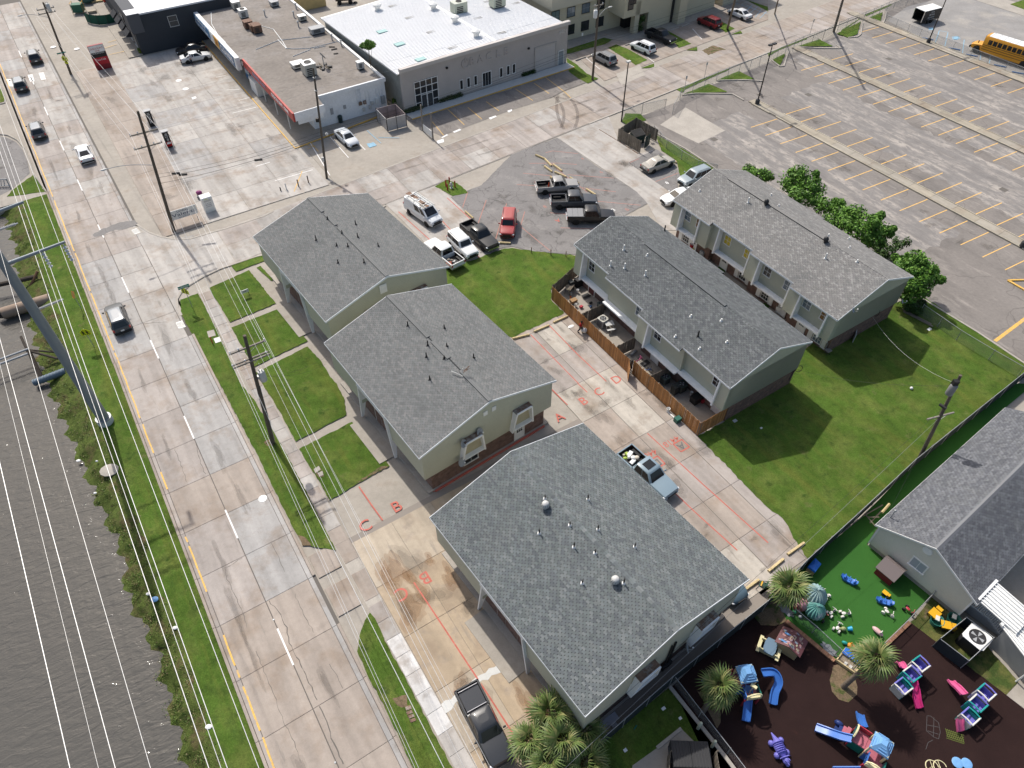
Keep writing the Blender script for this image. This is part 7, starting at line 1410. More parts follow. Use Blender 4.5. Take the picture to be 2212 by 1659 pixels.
def tree(name,label,base,lobes,n,size,cols,cat='tree',group=None,trunk=.13):
 p=P1(base) if isinstance(base,str) else base; r=thing(name,label,cat,p,0,group); L=[(c[0]-p.x,c[1]-p.y,c[2],c[3],c[4],c[5]) for c in lobes]; top=max(L,key=lambda q:q[2])
 E2=[]
 if name=='shade_tree':
  for _ in range(16): c=random.choice(L); a=random.uniform(0,6.28); w=random.uniform(.7,1.05); E2.append((c[0]+c[3]*w*math.cos(a),c[1]+c[4]*w*math.sin(a),c[2]+c[5]*random.uniform(-.3,.8),)+(random.uniform(.3,.6),)*3)
 mb=MB(); fork=Vector((top[0]*.3,top[1]*.3,min(1.4,top[2]*.4))); mb.path([Vector((0,0,-.1)),fork*.5,fork],[trunk*1.3,trunk,trunk*.85],8); mb.build('trunk',m_bark,r)
 for c in L: e=Vector(c[:3]); mb=MB(); mb.path([fork,fork.lerp(e,.5)+Vector((0,0,.2)),e+Vector((0,0,.1))],[trunk*.6,trunk*.4,trunk*.15],6); mb.build('branch',m_bark,r)
 tag(ob('foliage',leafcloud(n,L+E2,size,cols),r),kind='stuff'); return r
def lobe(px,z,rx,rz=None,ry=None): p=P1(px,z); return (p.x,p.y,z,rx,ry or rx,rz or rx*.8)
gt='trees between rear town houses and school lot'
tree('shade_tree','round bright green tree beside the roof ridge, left of the large tree group',P1('30:160,1640')+UT*.2,[lobe('30:200,1560',3.8,1.7),lobe('30:240,1610',3.2,1.6),lobe('30:350,1570',3.9,1.5),lobe('30:280,1500',4.6,1.3),lobe('31:300,40',3.2,1.5),lobe('31:420,70',3.0,1.1),lobe('31:260,20',3.6,1.2),lobe('30:430,1640',3.1,1.1)],10500,.16,GRN,group=gt)
tree('shade_tree','widest green tree in the middle of the group by the school lot',P1('31:800,430')+UT*.5,[lobe('31:640,180',3.6,1.2),lobe('31:560,260',3.0,1.4),lobe('31:480,120',3.0,1.2),lobe('31:700,220',3.4,1.7),lobe('31:760,180',4.2,1.2),lobe('31:850,270',4.0,1.4),lobe('31:960,330',3.5,1.3),lobe('31:780,330',3.7,1.4),lobe('31:900,400',2.9,1.2),lobe('31:1030,350',3.2,.8),lobe('31:690,270',3.5,1.3),lobe('31:930,240',3.6,.8),lobe('31:980,440',2.4,.7)],16000,.16,GRN,group=gt)
tree('shade_tree','sparse thin dark tree with one long bare branch',P1('31:1050,600')+UT*.3,[lobe('31:1080,500',3.2,.7),lobe('31:1130,450',3.4,.5),lobe('31:1030,560',2.6,.6),lobe('31:1180,440',3.4,.3),lobe('31:960,500',2.5,.5),lobe('31:990,540',2.2,.6)],1500,.13,DGN,group=gt,trunk=.08)
tree('shade_tree','full round green tree at the end of the rear town houses',P1('31:1230,930')+UT*.1,[lobe('31:1200,640',4.0,1.3),lobe('31:1330,650',4.2,1.4),lobe('31:1270,570',4.4,1.1),lobe('31:1380,740',3.4,1.2),lobe('31:1260,790',3.2,1.3),lobe('31:1330,840',2.6,1.1),lobe('31:1170,700',3.5,1.1),lobe('31:1410,680',3.2,.9),lobe('31:1220,890',2.0,1.0),lobe('31:1150,600',3.3,.8)],14500,.17,GRN,group=gt)
tree('shade_tree','small green tree top showing behind the far roof corner',P1('20:2130,1640')+UT*1.2,[lobe('20:2090,1490',2.8,.7),lobe('20:2150,1540',2.6,.9),lobe('20:2190,1530',2.4,.7),lobe('20:2050,1480',2.2,.5)],2200,.15,GRN,group=gt,trunk=.08)
def bush(name,label,base,lobes,n,size,cols,cat='bush',group=None): return tree(name,label,base,lobes,n,size,cols,cat,group,trunk=.05)
bush('wall_bush','dark bushes and vines at the foot of the end tree by the fence',P1('31:1260,1010'),[lobe('31:1230,980',.7,.8,.6),lobe('31:1290,1020',.6,.6,.5),lobe('31:1320,960',.6,.6,.5)],2400,.12,DGN)
bush('roof_sapling','leafy sapling growing from the corner store roof edge',P1('10:1000,625',3.4),[lobe('10:1000,600',4.3,.8,.5),lobe('10:960,600',4.2,.6,.4),lobe('10:1035,590',4.5,.5,.4),lobe('10:1000,580',5.0,.6,.5),lobe('10:990,585',5.6,.35,.4)],2200,.14,GRN,'tree')
for k,(px,h) in enumerate((('10:1358,905',3.0),('10:1685,805',3.0))):
 p=P1(px)+(US*.35); L=[(p.x,p.y,.3+h*u,.62*(1-u)**.8+.1,.62*(1-u)**.8+.1,.3) for u in np.linspace(.08,.95,9)]
 bush('cone_shrub','clipped cone shaped shrub '+('left','right')[k]+' of the hall entrance',p,L,2200,.09,((.02,.05,.012),(.028,.065,.016)),'shrub','cone shrubs at the hall entrance')
for k,(px,w) in enumerate((('10:1640,875',1.3),('10:1725,850',1.0),('10:1325,975',.7),('10:1390,955',.7),('20:140,650',1.2))):
 p=P1(px); L=[(p.x+UT.x*w*u,p.y+UT.y*w*u,.4,.55,.45,.4) for u in (-.8,-.3,.3,.8)]; bush('box_hedge','low clipped hedge at the hall, '+('right of the entrance','nearest the right cone shrub','left of the entrance, outer','left of the entrance, inner','by the roller door walk')[k],p,L,1300,.08,((.022,.05,.012),(.03,.065,.015)),'hedge','low hedges at the hall')
for k,(px,h) in enumerate((('20:1095,280',2.6),('20:1560,110',3.2))):
 p=P1(px); L=[(p.x+random.uniform(-.5,.5),p.y,h*u,.55,.5,.5) for u in (.3,.5,.7,.9)]; bush('office_shrub','loose upright shrub '+('beside the office porch','by the office tower')[k],p,L,700,.15,DGN,'shrub','upright shrubs at the office')
p=P1('10:1230,910'); bush('broadleaf_plant','yellow green broad leaved plants in the gap beside the hall corner',p,[(p.x,p.y,.7,.9,.5,.6),(p.x+.6,p.y-.3,.5,.6,.5,.5)],420,.22,((.10,.16,.03),(.07,.12,.025)),'plant')
p=P1('00:1215,465'); bush('corner_plant','small yellow green plant at the charcoal wall corner',p,[(p.x,p.y,.5,.3,.3,.5)],160,.14,((.16,.2,.03),(.1,.15,.03)),'plant')
# weeds of the bank and grass tufts: ground cover nobody could count
L=[]
for k in range(420):
 s=random.uniform(4,92); w=wl(s); u=random.uniform(.52,1.0); t=lerp(-6.4,w,u); z=.0-.9*max(0,(u-.45)/.52)**2.2; q=ST(s,t,z); rr=random.uniform(.25,.8); L.append((q.x,q.y,q.z,rr,rr,random.uniform(.03,.10)))
tag(ob('bank_weeds',leafcloud(22000,L,.055,((.10,.16,.03),(.075,.13,.022),(.13,.15,.045),(.2,.165,.08),(.08,.14,.025)),.7)),kind='stuff')
# fan palms
m_frond=mat('palm_frond',r=.55,src='vc',spec=.35,n=((2,.12),)); m_ptrunk=mat('palm_trunk',(.16,.13,.10),.95,n=((3,.2),(18,.25)),bump=(9,.05,.8))
def frond(seed,dead=False):
 rd=random.Random(seed); mb=MB(); L=.95; mb.c=(.10,.13,.03); mb.path([(0,0,0),(.35,0,.06),(.7,0,.02)],[.02,.016,.012],4)
 n=17
 for k in range(n):
  a=R(-118+236*k/(n-1)); ln=L*(.72+.28*math.cos(a*.55))*rd.uniform(.9,1.08); u=Vector((math.cos(a),math.sin(a),0)); v=Vector((-math.sin(a),math.cos(a),0)); o=Vector((.68,0,.02)); g=rd.uniform(.75,1.3); mb.c=((.085,.125,.032) if rd.random()<.78 else (.16,.165,.06)); mb.c=tuple(q*g for q in ((.17,.115,.06) if dead else mb.c)); w=.055; dr=rd.uniform(.22,.62)
  p=[o,o+u*ln*.45-v*w+Vector((0,0,.03)),o+u*ln*.45+v*w+Vector((0,0,.03)),o+u*ln*.75-v*w*.6+Vector((0,0,-dr*.25)),o+u*ln*.75+v*w*.6+Vector((0,0,-dr*.25)),o+u*ln+v*rd.uniform(-.06,.06)+Vector((0,0,-dr))]
  mb.add(p,[(0,1,2),(1,3,4,2),(3,5,4)],0)
 return mb.mesh('frond',m_frond)
FRO=[frond(i) for i in range(4)]; DEAD=frond(9,True)
def palm(label,base,top,h,n,sc=1.0,group='fan palms by the playground',tr=.16,up=.55):
 b=P1(base); t=P1(top,h) if top else b+Vector((0,0,h)); r=thing('fan_palm',label,'palm',b,0,group); tp=t-b; mb=MB(); mb.path([Vector((0,0,-.1)),tp*.5,tp],[tr*1.25,tr,tr*.95],10); mb.build('trunk',m_ptrunk,r)
 lean=random.uniform(0,6.28)
 for k in range(n):
  o=ob('frond',DEAD if k>.86*n else random.choice(FRO),r,tp+Vector((0,0,random.uniform(-.15,.15)))); u=k/n; e=lerp(72,-55,u**.8)+random.uniform(-10,10); az=k*2.39996; e+=14*math.cos(az-lean); o.rotation_euler=(R(random.uniform(-25,25)),R(-e),az+random.uniform(-.2,.2)); s=sc*random.uniform(.72,1.08); o.scale=(s,s,s)
 return r
palm('leaning fan palm with pale crown at the upper left of the playground','23:1640,1180','23:1790,960',3.0,34,.95)
palm('fan palm with grey trunk in the middle of the playground','33:645,960','33:925,715',4.2,38,1.05)
palm('fan palm with long loose fronds beside the screened fence','32:60,1690','D:1706,1270',3.7,30,1.08)
for k,(px,h,n,s,l) in enumerate((('23:330,1290',2.2,28,1.1,'upper left clump nearest the roof corner'),('23:160,1500',1.7,26,1.05,'left clump over the driveway edge'),('23:430,1520',2.4,28,1.1,'middle clump'),('23:620,1400',1.6,22,1.0,'right clump beside the alley'),('23:300,1680',1.9,26,1.05,'lower clump cut by the photo edge'),('23:640,1690',1.5,24,1.05,'lower right clump cut by the photo edge'))):
 palm('fan palm of the large bottom cluster, '+l,px,None,h,n,s,'fan palms at the bottom edge')
# ================================================================ playground
PK=pm('pink_plastic',(.42,.13,.17),.4,n=((2,.08),)); CRM=pm('cream_plastic',(.66,.60,.36),.4); BLU=pm('blue_plastic',(.045,.15,.46),.3,coat=.3,n=((2,.06),)); LBL=pm('light_blue_plastic',(.16,.34,.60),.35,coat=.2); NVY=pm('navy_plastic',(.02,.04,.15),.45); GRP=pm('green_plastic',(.015,.15,.115),.4); TEA=pm('teal_plastic',(.02,.27,.25),.4); PUR=pm('purple_plastic',(.16,.15,.48),.4); REDP=pm('red_plastic',(.38,.04,.06),.4); HPK=pm('hot_pink_plastic',(.55,.10,.24),.35); MAG=pm('magenta_plastic',(.48,.03,.16),.35); YEL=pm('yellow_plastic',(.65,.36,.02),.4); WPL=pm('white_plastic',(.62,.60,.55),.4); GRYP=pm('grey_mat',(.19,.20,.215),.8)
def slide(r,pts,w,m,name='slide'):
 p=[Vector(q) for q in pts]; n=18; q=[]
 for i in range(n+1):
  u=i/n*(len(p)-1); k=min(int(u),len(p)-2); f=u-k; a=p[max(k-1,0)];b=p[k];c=p[k+1];d=p[min(k+2,len(p)-1)]
  q.append(.5*((2*b)+(c-a)*f+(2*a-5*b+4*c-d)*f*f+(3*b-a-3*c+d)*f**3))
 rings=[]
 for i,v in enumerate(q):
  d=(q[min(i+1,n)]-q[max(i-1,0)]); d.z=0; d.normalize(); s=Vector((-d.y,d.x,0)); U=Vector((0,0,1)); W_=w/2
  rings.append([v-s*W_+U*.0,v-s*W_+U*.2,v-s*(W_-.07)+U*.2,v-s*(W_-.1)+U*.05,v+s*(W_-.1)+U*.05,v+s*(W_-.07)+U*.2,v+s*W_+U*.2,v+s*W_,v+s*(W_-.1)-U*.04,v-s*(W_-.1)-U*.04])
 mb=MB(); mb.loft(rings); return mb.build(name,m,r)
def quadpanel(r,name,a,b,z0,z1,m,th=.07,slots=0,arch=0,sm=None):
 a,b=Vector(a),Vector(b); d=(b-a); L=d.length; rz=math.atan2(d.y,d.x); mb=MB(); mb.box((0,0,0),(L,th,z1-z0)); o=mb.build(name,m,r,(a+b)/2+Vector((0,0,(z0+z1)/2)),rz)
 if slots:
  mb=MB()
  for k in range(slots): mb.box((-L/2+L*(k+.5)/slots,0,0),(L/slots*.4,th+.02,(z1-z0)*.6))
  mb.build('slot',sm or NVY,o)
 if arch: mb=MB(); mb.path([(-L/2,0,(z1-z0)/2),(-L*.3,0,(z1-z0)/2+.28),(0,0,(z1-z0)/2+.38),(L*.3,0,(z1-z0)/2+.28),(L/2,0,(z1-z0)/2)],.07,6); mb.build('arch',CRM,o)
 return o
def playset(label,px,rz,roof,slides,zd=1.15,yellow=CRM):
 p=P1(px); p.z=.05; r=thing('playset',label,'playset',p,rz,'large play structures'); r.scale=(.88,.88,.9); M=(rootM(p,rz)@Matrix.Diagonal((.88,.88,.9,1))).inverted(); s=.55
 def deck(x,y,w,l,m): mb=MB(); mb.box((x,y,zd),(w,l,.1)); o=mb.build('deck',m,r);
 deck(0,0,1.25,1.25,PK); deck(-1.15,.15,1.0,1.1,PK); deck(.2,-1.05,1.15,.85,PK)
 for x,y in ((-s,-s),(s,-s),(s,s),(-s,s)): mb=MB(); mb.box((x,y,1.25),(.13,.13,2.5)); mb.build('post',yellow,r)
 for x,y in ((-1.62,-.35),(-1.62,.65),(-.35,-1.45),(.75,-1.45)): mb=MB(); mb.box((x,y,.62),(.13,.13,1.25)); mb.build('post',REDP,r)
 mb=MB(); e=.66; z=2.42; mb.add([(-e,-e,z),(e,-e,z),(e,e,z),(-e,e,z),(-.2,-.2,z+.55),(.2,-.2,z+.55),(.2,.2,z+.55),(-.2,.2,z+.55),(-e,-e,z-.12),(e,-e,z-.12),(e,e,z-.12),(-e,e,z-.12)],[(0,1,5,4),(1,2,6,5),(2,3,7,6),(3,0,4,7),(4,5,6,7),(8,9,1,0),(9,10,2,1),(10,11,3,2),(11,8,0,3),(11,10,9,8)]); o=mb.build('roof',roof,r)
 for k in range(4):
  q=Matrix.Rotation(k*math.pi/2,3,'Z'); mb=MB()
  for j in range(3): mb.box(q@Vector((.1,-.62+j*.14,z+.12+j*.13)),(.75-j*.2,.05,.04),rz=k*math.pi/2)
  mb.build('roof_ridge',roof,o)
 quadpanel(r,'panel',(s,-s,0),(s,s,0),zd+.05,zd+.75,GRP,slots=4); quadpanel(r,'panel',(-s,s,0),(s,s,0),zd+.05,zd+.7,NVY,slots=3,sm=CRM); quadpanel(r,'panel',(-1.66,-.35,0),(-1.66,.65,0),zd+.05,zd+.65,GRP,slots=4,arch=1); quadpanel(r,'panel',(-1.6,.70,0),(-.65,.70,0),zd+.05,zd+.6,REDP)
 quadpanel(r,'panel',(-.37,-1.45,0),(-.37,-.65,0),zd+.05,zd+.7,BLU,slots=3); quadpanel(r,'panel',(.77,-1.45,0),(.77,-.65,0),zd+.05,zd+.7,GRP,slots=3); quadpanel(r,'arch_panel',(-.35,-1.5,0),(.75,-1.5,0),zd+.35,zd+.75,CRM,.22,arch=1)
 quadpanel(r,'lower_panel',(-1.6,-.4,0),(-.65,-.4,0),.1,zd-.05,GRP); quadpanel(r,'lower_panel',(-s,-.62,0),(s,-.62,0),.1,zd-.05,BLU)
 for k in range(4): mb=MB(); mb.box((-1.95-k*.22,.15,zd-.15-k*.27),(.26,.7,.08)); mb.build('step',PK if k<2 else NVY,r)
 for a,b,w,m in slides: slide(r,[M@Vector(v) for v in b],w,m)
 for x,y,z0 in ((-2.6,.6,.35),(-2.6,-.25,.3)): mb=MB(); mb.ball((x,y,z0),(.36,.22,.25),8,6); mb.build('rock_step',NVY,r)
 return r
def S3(*t): return [P1(a,z) for a,z in t]
playset('blue roofed play structure with two long slides beside the left fan palm','23:1960,950',R(8),LBL,[(0,S3(('23:2045,945',1.35),('23:2040,1050',.95),('23:2030,1160',.55),('23:2018,1255',.25)),.62,BLU),(0,S3(('33:-50,840',1.35),('33:50,840',1.1),('33:88,920',.8),('33:55,1010',.5),('33:40,1110',.25)),.62,BLU)])
playset('blue roofed play structure with a flat blue slide at the bottom edge of the playground','33:870,1550',R(-38),LBL,[(0,S3(('33:720,1410',1.35),('33:620,1385',.95),('33:520,1350',.55),('33:410,1310',.25)),.62,BLU),(0,S3(('33:820,1300',1.3),('33:800,1240',.8),('33:790,1190',.3)),.62,BLU),(0,S3(('33:800,1690',1.0),('33:700,1690',.7),('33:560,1690',.25)),.62,BLU)])
def smallset(label,px,rz,m1,s1,s2,msl):
 p=P1(px); p.z=.05; r=thing('climber',label,'climber',p,rz,'small pink slide climbers'); M=rootM(p,rz).inverted()
 for x,y,h,a,b,t in ((0,0,1.25,TEA,PUR,WPL),(-1.0,-.25,1.0,WPL,TEA,PUR),(.95,.15,1.45,WPL,PUR,TEA)):
  w=.82; mb=MB(); mb.box((x,y,h*.45),(w,w,.07)); mb.build('deck',PUR,r)
  for (dx0,dy0),(dx1,dy1),m in (((-1,-1),(1,-1),a),((1,-1),(1,1),b),((1,1),(-1,1),t),((-1,1),(-1,-1),a)):
   A=Vector((x+dx0*w/2,y+dy0*w/2,0)); B=Vector((x+dx1*w/2,y+dy1*w/2,0)); quadpanel(r,'panel',A,B,.05,h*.8,b if dy0==dy1 else m,.06,slots=2 if dy0==dy1 else 0,sm=NVY)
   mb=MB(); mb.path([A+Vector((0,0,h*.5)),A+Vector((0,0,h)),A.lerp(B,.5)+Vector((0,0,h+.06)),B+Vector((0,0,h)),B+Vector((0,0,h*.5))],.055,6); mb.build('hoop',m,r)
 slide(r,[M@v for v in s1],.5,msl); slide(r,[M@v for v in s2],.5,HPK); return r
smallset('teal and purple climber with a magenta slide beside the middle fan palm','33:1180,905',R(30),TEA,S3(('33:1255,915',.85),('33:1275,1000',.6),('33:1285,1070',.42),('33:1305,1145',.2)),S3(('33:1170,800',.95),('33:1150,760',.6),('33:1125,745',.3)),MAG)
smallset('white and purple climber with two pink slides at the right','33:1740,1155',R(32),WPL,S3(('33:1655,1240',.75),('33:1655,1290',.5),('33:1660,1345',.2)),S3(('33:1690,1025',1.0),('33:1640,970',.75),('33:1600,935',.5),('33:1575,905',.25)),HPK)
def gable(name,label,cat,px,rz,w,l,hw,hr,wall,roofm,group=None):
 p=P1(px); p.z=.05; r=thing(name,label,cat,p,rz,group); mb=MB(); mb.box((0,0,hw/2),(w,l,hw)); zt=hr-.04
 mb.loft([[(-w/2,q,hw),(w/2,q,hw),(0,q,zt)] for q in (-l/2,l/2)],0,False); mb.build('wall',wall,r)
 for sg in (-1,1): mb=MB(); mb.hexa([(0,-l/2-.12,hr-.06),(sg*(w/2+.18),-l/2-.12,hw-.14),(sg*(w/2+.18),l/2+.12,hw-.14),(0,l/2+.12,hr-.06),(0,-l/2-.12,hr),(sg*(w/2+.18),-l/2-.12,hw-.08),(sg*(w/2+.18),l/2+.12,hw-.08),(0,l/2+.12,hr)]); mb.build('roof_panel',roofm,r)
 return r
r=gable('playhouse','red playhouse with brown roof against the cream daycare wall','playhouse','32:1020,1650',R(37),1.35,1.35,1.05,1.6,pm('playhouse_red',(.20,.022,.03),.5),pm('playhouse_roof',(.17,.14,.135),.6))
for x in (-.42,.42): mb=MB(); mb.box((x,-.685,.62),(.3,.03,.36)); mb.build('window_opening',m_blk,r)
mb=MB(); mb.box((0,-.688,.5),(.4,.03,.9)); mb.build('door_opening',pm('playhouse_green',(.08,.25,.03),.6),r)
r=gable('playhouse','stone printed playhouse with two blue strips at the edge of the playground','playhouse','33:165,620',R(-38),1.5,1.2,1.1,1.45,pm('playhouse_tan',(.36,.28,.16),.6),pm('playhouse_maroon',(.13,.05,.055),.6))
random.seed(9)
for k in range(46): mb=MB(); x=random.uniform(-.72,.72); y=random.uniform(-.6,.6); c=random.choice(((.45,.33,.28),(.35,.27,.33),(.5,.45,.3),(.28,.33,.4),(.4,.2,.2))); mb.box((0,0,0),(random.uniform(.1,.24),random.uniform(.07,.16),.03)); o=mb.build('stone',m_slab,r,(x,y,1.47-abs(x)*.49),0,color=c); o.rotation_euler=(0,math.atan(.49)*(1 if x>0 else -1),0)
for y in (-.45,.2): mb=MB(); mb.box((0,0,0),(.12,.0+.5,.05)); o=mb.build('blue_strip',LBL,r,(-.4,y,1.31)); o.rotation_euler=(0,-math.atan(.49),R(90))
p=P1('23:2212,640'); p.z=.05; r=thing('picnic_table','small blue topped picnic table with cream benches by the stone playhouse','picnic table',p,R(60)); mb=MB(); mb.prism([(-.6,-.3),(-.3,-.42),(.3,-.42),(.6,-.3),(.6,.3),(.3,.42),(-.3,.42),(-.6,.3)],.56,.62); mb.build('table_top',pm('slate_blue_top',(.13,.2,.27),.5),r)
for sg in (-1,1): mb=MB(); mb.box((0,sg*.68,.3),(1.3,.24,.07)); mb.build('bench',CRM,r)
for sg in (-1,1): mb=MB(); mb.box((sg*.4,0,.28),(.08,1.35,.5)); mb.build('leg',CRM,r)
# purple dinosaur rocker
p=P1('33:85,1500'); p.z=.05; r=thing('dinosaur_ride','purple moulded dinosaur ride lying on the dark playground','ride on toy',p,R(-75)); mb=MB(); mb.ball((0,0,.38),(.62,.36,.32),14,9); o=mb.build('body',PUR,r)
for k in range(6): mb=MB(); mb.lathe([(.30,-.03),(.345,0),(.30,.03)],14); q=mb.build('rib',PUR,o,(-.3+k*.12,0,.44)); q.rotation_euler=(0,R(90),0)
for sx in (-.4,.35):
 for sy in (-1,1): mb=MB(); mb.ball((sx,sy*.36,.24),(.21,.19,.22),9,6); mb.build('leg',PUR,r)
mb=MB(); mb.ball((.78,0,.42),(.3,.24,.22),10,7); mb.ball((1.0,0,.34),(.16,.14,.12),8,5); h=mb.build('head',PUR,r)
for y,z,x in ((-.13,.62,.8),(.13,.62,.8),(0,.52,1.02)): mb=MB(); mb.tube((x,y,z),(x+.12,y,z+.13),.05,.01,7); mb.build('horn',PUR,h)
mb=MB(); mb.tube((-.5,0,.36),(-.98,0,.2),.17,.04,8); mb.build('tail',PUR,r); mb=MB(); mb.loft([[(.58,y,z) for y,z in ((-.36,.5),(-.2,.72),(.2,.72),(.36,.5),(0,.4))],[(.64,y,z) for y,z in ((-.36,.5),(-.2,.72),(.2,.72),(.36,.5),(0,.4))]],0,False); mb.build('frill',PUR,r)
def base(name,label,cat,px,rz=0,group=None,z=.08): p=P1(px); p.z=z; return thing(name,label,cat,p,rz,group)
for k,(px,rz) in enumerate((('33:690,48',R(-35)),('33:995,235',R(-20)))):
 r=base('rocking_boat','blue double seat rocker on the artificial lawn, '+('nearest the red playhouse','lower one beside the yellow digger')[k],'rocker',px,rz,'blue rockers'); mb=MB(); mb.loft([[(x,-w,z0),(x,-w*1.1,z0+.22),(x,-w*.7,z0+.2),(x,w*.7,z0+.2),(x,w*1.1,z0+.22),(x,w,z0)] for x,w,z0 in ((-.62,.1,.22),(-.4,.2,.06),(0,.2,.0),(.4,.2,.06),(.62,.1,.22))]); mb.build('hull',BLU,r)
 for sg in (-1,1): mb=MB(); mb.box((sg*.36,0,.34),(.08,.34,.3)); mb.build('seat_back',BLU,r)
 mb=MB(); mb.tube((0,-.2,.42),(0,.2,.42),.03,None,6); mb.tube((0,0,.2),(0,0,.42),.03,None,6); mb.build('handle',BLU,r)
def trike(label,px,rz,m,mw):
 r=base('tricycle',label,'tricycle',px,rz,'tricycles on the artificial lawn')
 for x,y in ((.34,0),(-.26,.2),(-.26,-.2)): mb=MB(); mb.M=Matrix.Translation((x,y,.14))@Matrix.Rotation(R(90),4,'X'); mb.lathe([(.05,-.07),(.14,-.06),(.14,.06),(.05,.07)],10); mb.build('wheel',mw,r)
 mb=MB(); mb.path([(-.28,0,.2),(0,0,.2),(.3,0,.3)],.035,6); mb.build('frame',m_dk,r); mb=MB(); mb.ball((-.12,0,.28),(.18,.12,.05),8,5); mb.build('seat',m,r); mb=MB(); mb.path([(.22,-.2,.5),(.3,0,.45),(.22,.2,.5)],.025,5); mb.tube((.34,0,.14),(.3,0,.46),.025,None,5); mb.build('handlebar',m,r)
for px,rz,l,m,mw in (('33:482,172',2.2,'white tricycle nearest the wrapped teal bundles',WPL,WPL),('33:540,328',.6,'white tricycle left of the pair in mid lawn',WPL,WPL),('33:655,338',0.1,'white tricycle right of the pair in mid lawn',WPL,WPL),('33:1025,332',-.8,'white tricycle beside the lower blue rocker',WPL,WPL),('33:592,455',.9,'white tricycle touching the toy with a blue bucket',WPL,WPL),('33:1205,312',-1.0,'red and black tricycle by the white railed fence',REDP,m_blk),('33:465,370',.7,'black and red tricycle in the shade of the teal bundle',REDP,m_blk)): trike(l,px,rz,m,mw)
def truck(label,px,rz,m,s=1):
 r=base('toy_digger',label,'toy truck',px,rz,'yellow toy trucks'); mb=MB(); mb.loft([[(-.3*s,-.15*s,.16),(.08*s,-.15*s,.16),(.08*s,.15*s,.16),(-.3*s,.15*s,.16)],[(-.38*s,-.22*s,.36*s),(.12*s,-.22*s,.36*s),(.12*s,.22*s,.36*s),(-.38*s,.22*s,.36*s)]],0,False); mb.build('tipper',m,r); mb=MB(); mb.box((.24*s,0,.26*s),(.2*s,.3*s,.3*s)); mb.build('cab',m,r)
 for x in (-.2,.24):
  for y in (-.2,.2): mb=MB(); mb.M=Matrix.Translation((x*s,y*s,.1))@Matrix.Rotation(R(90),4,'X'); mb.lathe([(.1,-.05),(.1,.05)],9); mb.build('wheel',m_blk,r)
truck('small yellow toy digger above the lower blue rocker','33:1010,170',R(-50),YEL,.8); truck('yellow toy truck on the dry grass, nearest the daycare wall','33:1425,340',R(35),YEL,1.5); truck('yellow toy truck on the dry grass beside the teal bins','33:1535,455',R(-15),YEL,1.4)
def lump(name,label,cat,px,rad,z,m,group=None,folds=18):
 r=base(name,label,cat,px,0,group); mb=MB(); mb.ball((0,0,z),rad,folds*2,8,0,-.6,1); me=mb; v=me.v; n=folds*2
 for i in range(len(v)):
  k=i%n; f=1+(.07 if k%2 else -.05); x,y,zz=v[i]; v[i]=(x*f,y*f,zz*(1+.03*math.sin(k*3.1)))
 mb.build('wrap',m,r); mb=MB(); mb.ball((0,0,z+rad[2]),(.1,.1,.12),8,5); mb.build('knot',m,r); return r
lump('wrapped_bundle','larger pale teal wrapped bundle under the palm fronds','wrapped bundle','33:375,215',(.8,.85,1.0),.7,pm('pale_teal_wrap',(.24,.35,.36),.5,n=((3,.15),)),'wrapped bundles'); lump('wrapped_bundle','round teal wrapped bundle with white top by the chain link fence','wrapped bundle','33:385,330',(.7,.7,.7),.55,pm('teal_wrap',(.11,.28,.26),.5,mix=(((.5,.55,.57),.9,.5,.6),)),'wrapped bundles'); lump('wrapped_bundle','pink and white bundle beside the fence end','wrapped bundle','33:258,275',(.55,.5,.6),.5,pm('pink_wrap',(.48,.25,.28),.45,mix=(((.30,.04,.06),1.5,.5,.6),)),'wrapped bundles',9)
for k,(px,rz) in enumerate((('33:152,300',-.9),('33:522,640',-.9))):
 r=base('cloud_mat','grey cloud shaped mat beside the brick edging, '+('upper one near the palm trunk','lower one near the blue sand box')[k],'mat',px,rz,'cloud mats'); mb=MB(); mb.prism([Vector(((.62+.08*math.cos(a*7))*math.cos(a),(.3+.05*math.cos(a*7))*math.sin(a),0)) for a in np.linspace(0,2*math.pi,40)[:-1]],.0,.05); mb.build('foam',GRYP,r)
for px,rr,m,l in (('33:224,322',.14,pm('ball_green',(.03,.3,.16),.4),'green ball by the fence corner post'),('33:272,362',.13,pm('ball_grey',(.4,.42,.45),.4),'grey ball with orange cap below the green ball')):
 p=P1(px); mb=MB(); mb.ball((0,0,rr),rr,10,7); tag(mb.build('ball',m,None,p+Vector((0,0,.08))),l,'ball')
r=base('toy_scooter','pink and white ride on car near the middle palm','ride on toy','33:935,492',R(-55)); mb=MB(); mb.ball((0,0,.22),(.45,.2,.16),10,6); mb.build('body',pm('pale_pink',(.55,.36,.36),.4),r); mb=MB(); mb.box((.2,0,.42),(.06,.25,.2)); mb.build('windscreen',WPL,r)
r=base('watering_toy','olive toy bear with a blue bucket in mid lawn','toy','33:640,470',0); mb=MB(); mb.ball((0,0,.18),(.2,.17,.18),8,6); mb.ball((-.28,0,.17),(.14,.13,.14),8,6); mb.build('toy_body',pm('olive_toy',(.3,.33,.15),.6),r); mb=MB(); mb.lathe([(.12,0),(.19,.3),(.17,.3),(.1,.04)],12); o=mb.build('bucket',pm('bucket_blue',(.02,.3,.5),.4),r,(.32,0,.16)); o.rotation_euler=(0,R(80),0)
r=base('toy_figure','orange and teal ride on toy above the blue sand box','ride on toy','33:670,600',R(-30)); mb=MB(); mb.ball((-.15,0,.2),(.22,.13,.13),8,6); mb.build('body',TEA,r); mb=MB(); mb.ball((.22,0,.2),(.2,.2,.16),8,6); mb.tube((.2,0,.2),(.25,.1,.5),.05,None,6); mb.build('front',pm('toy_orange',(.6,.25,.03),.5),r)
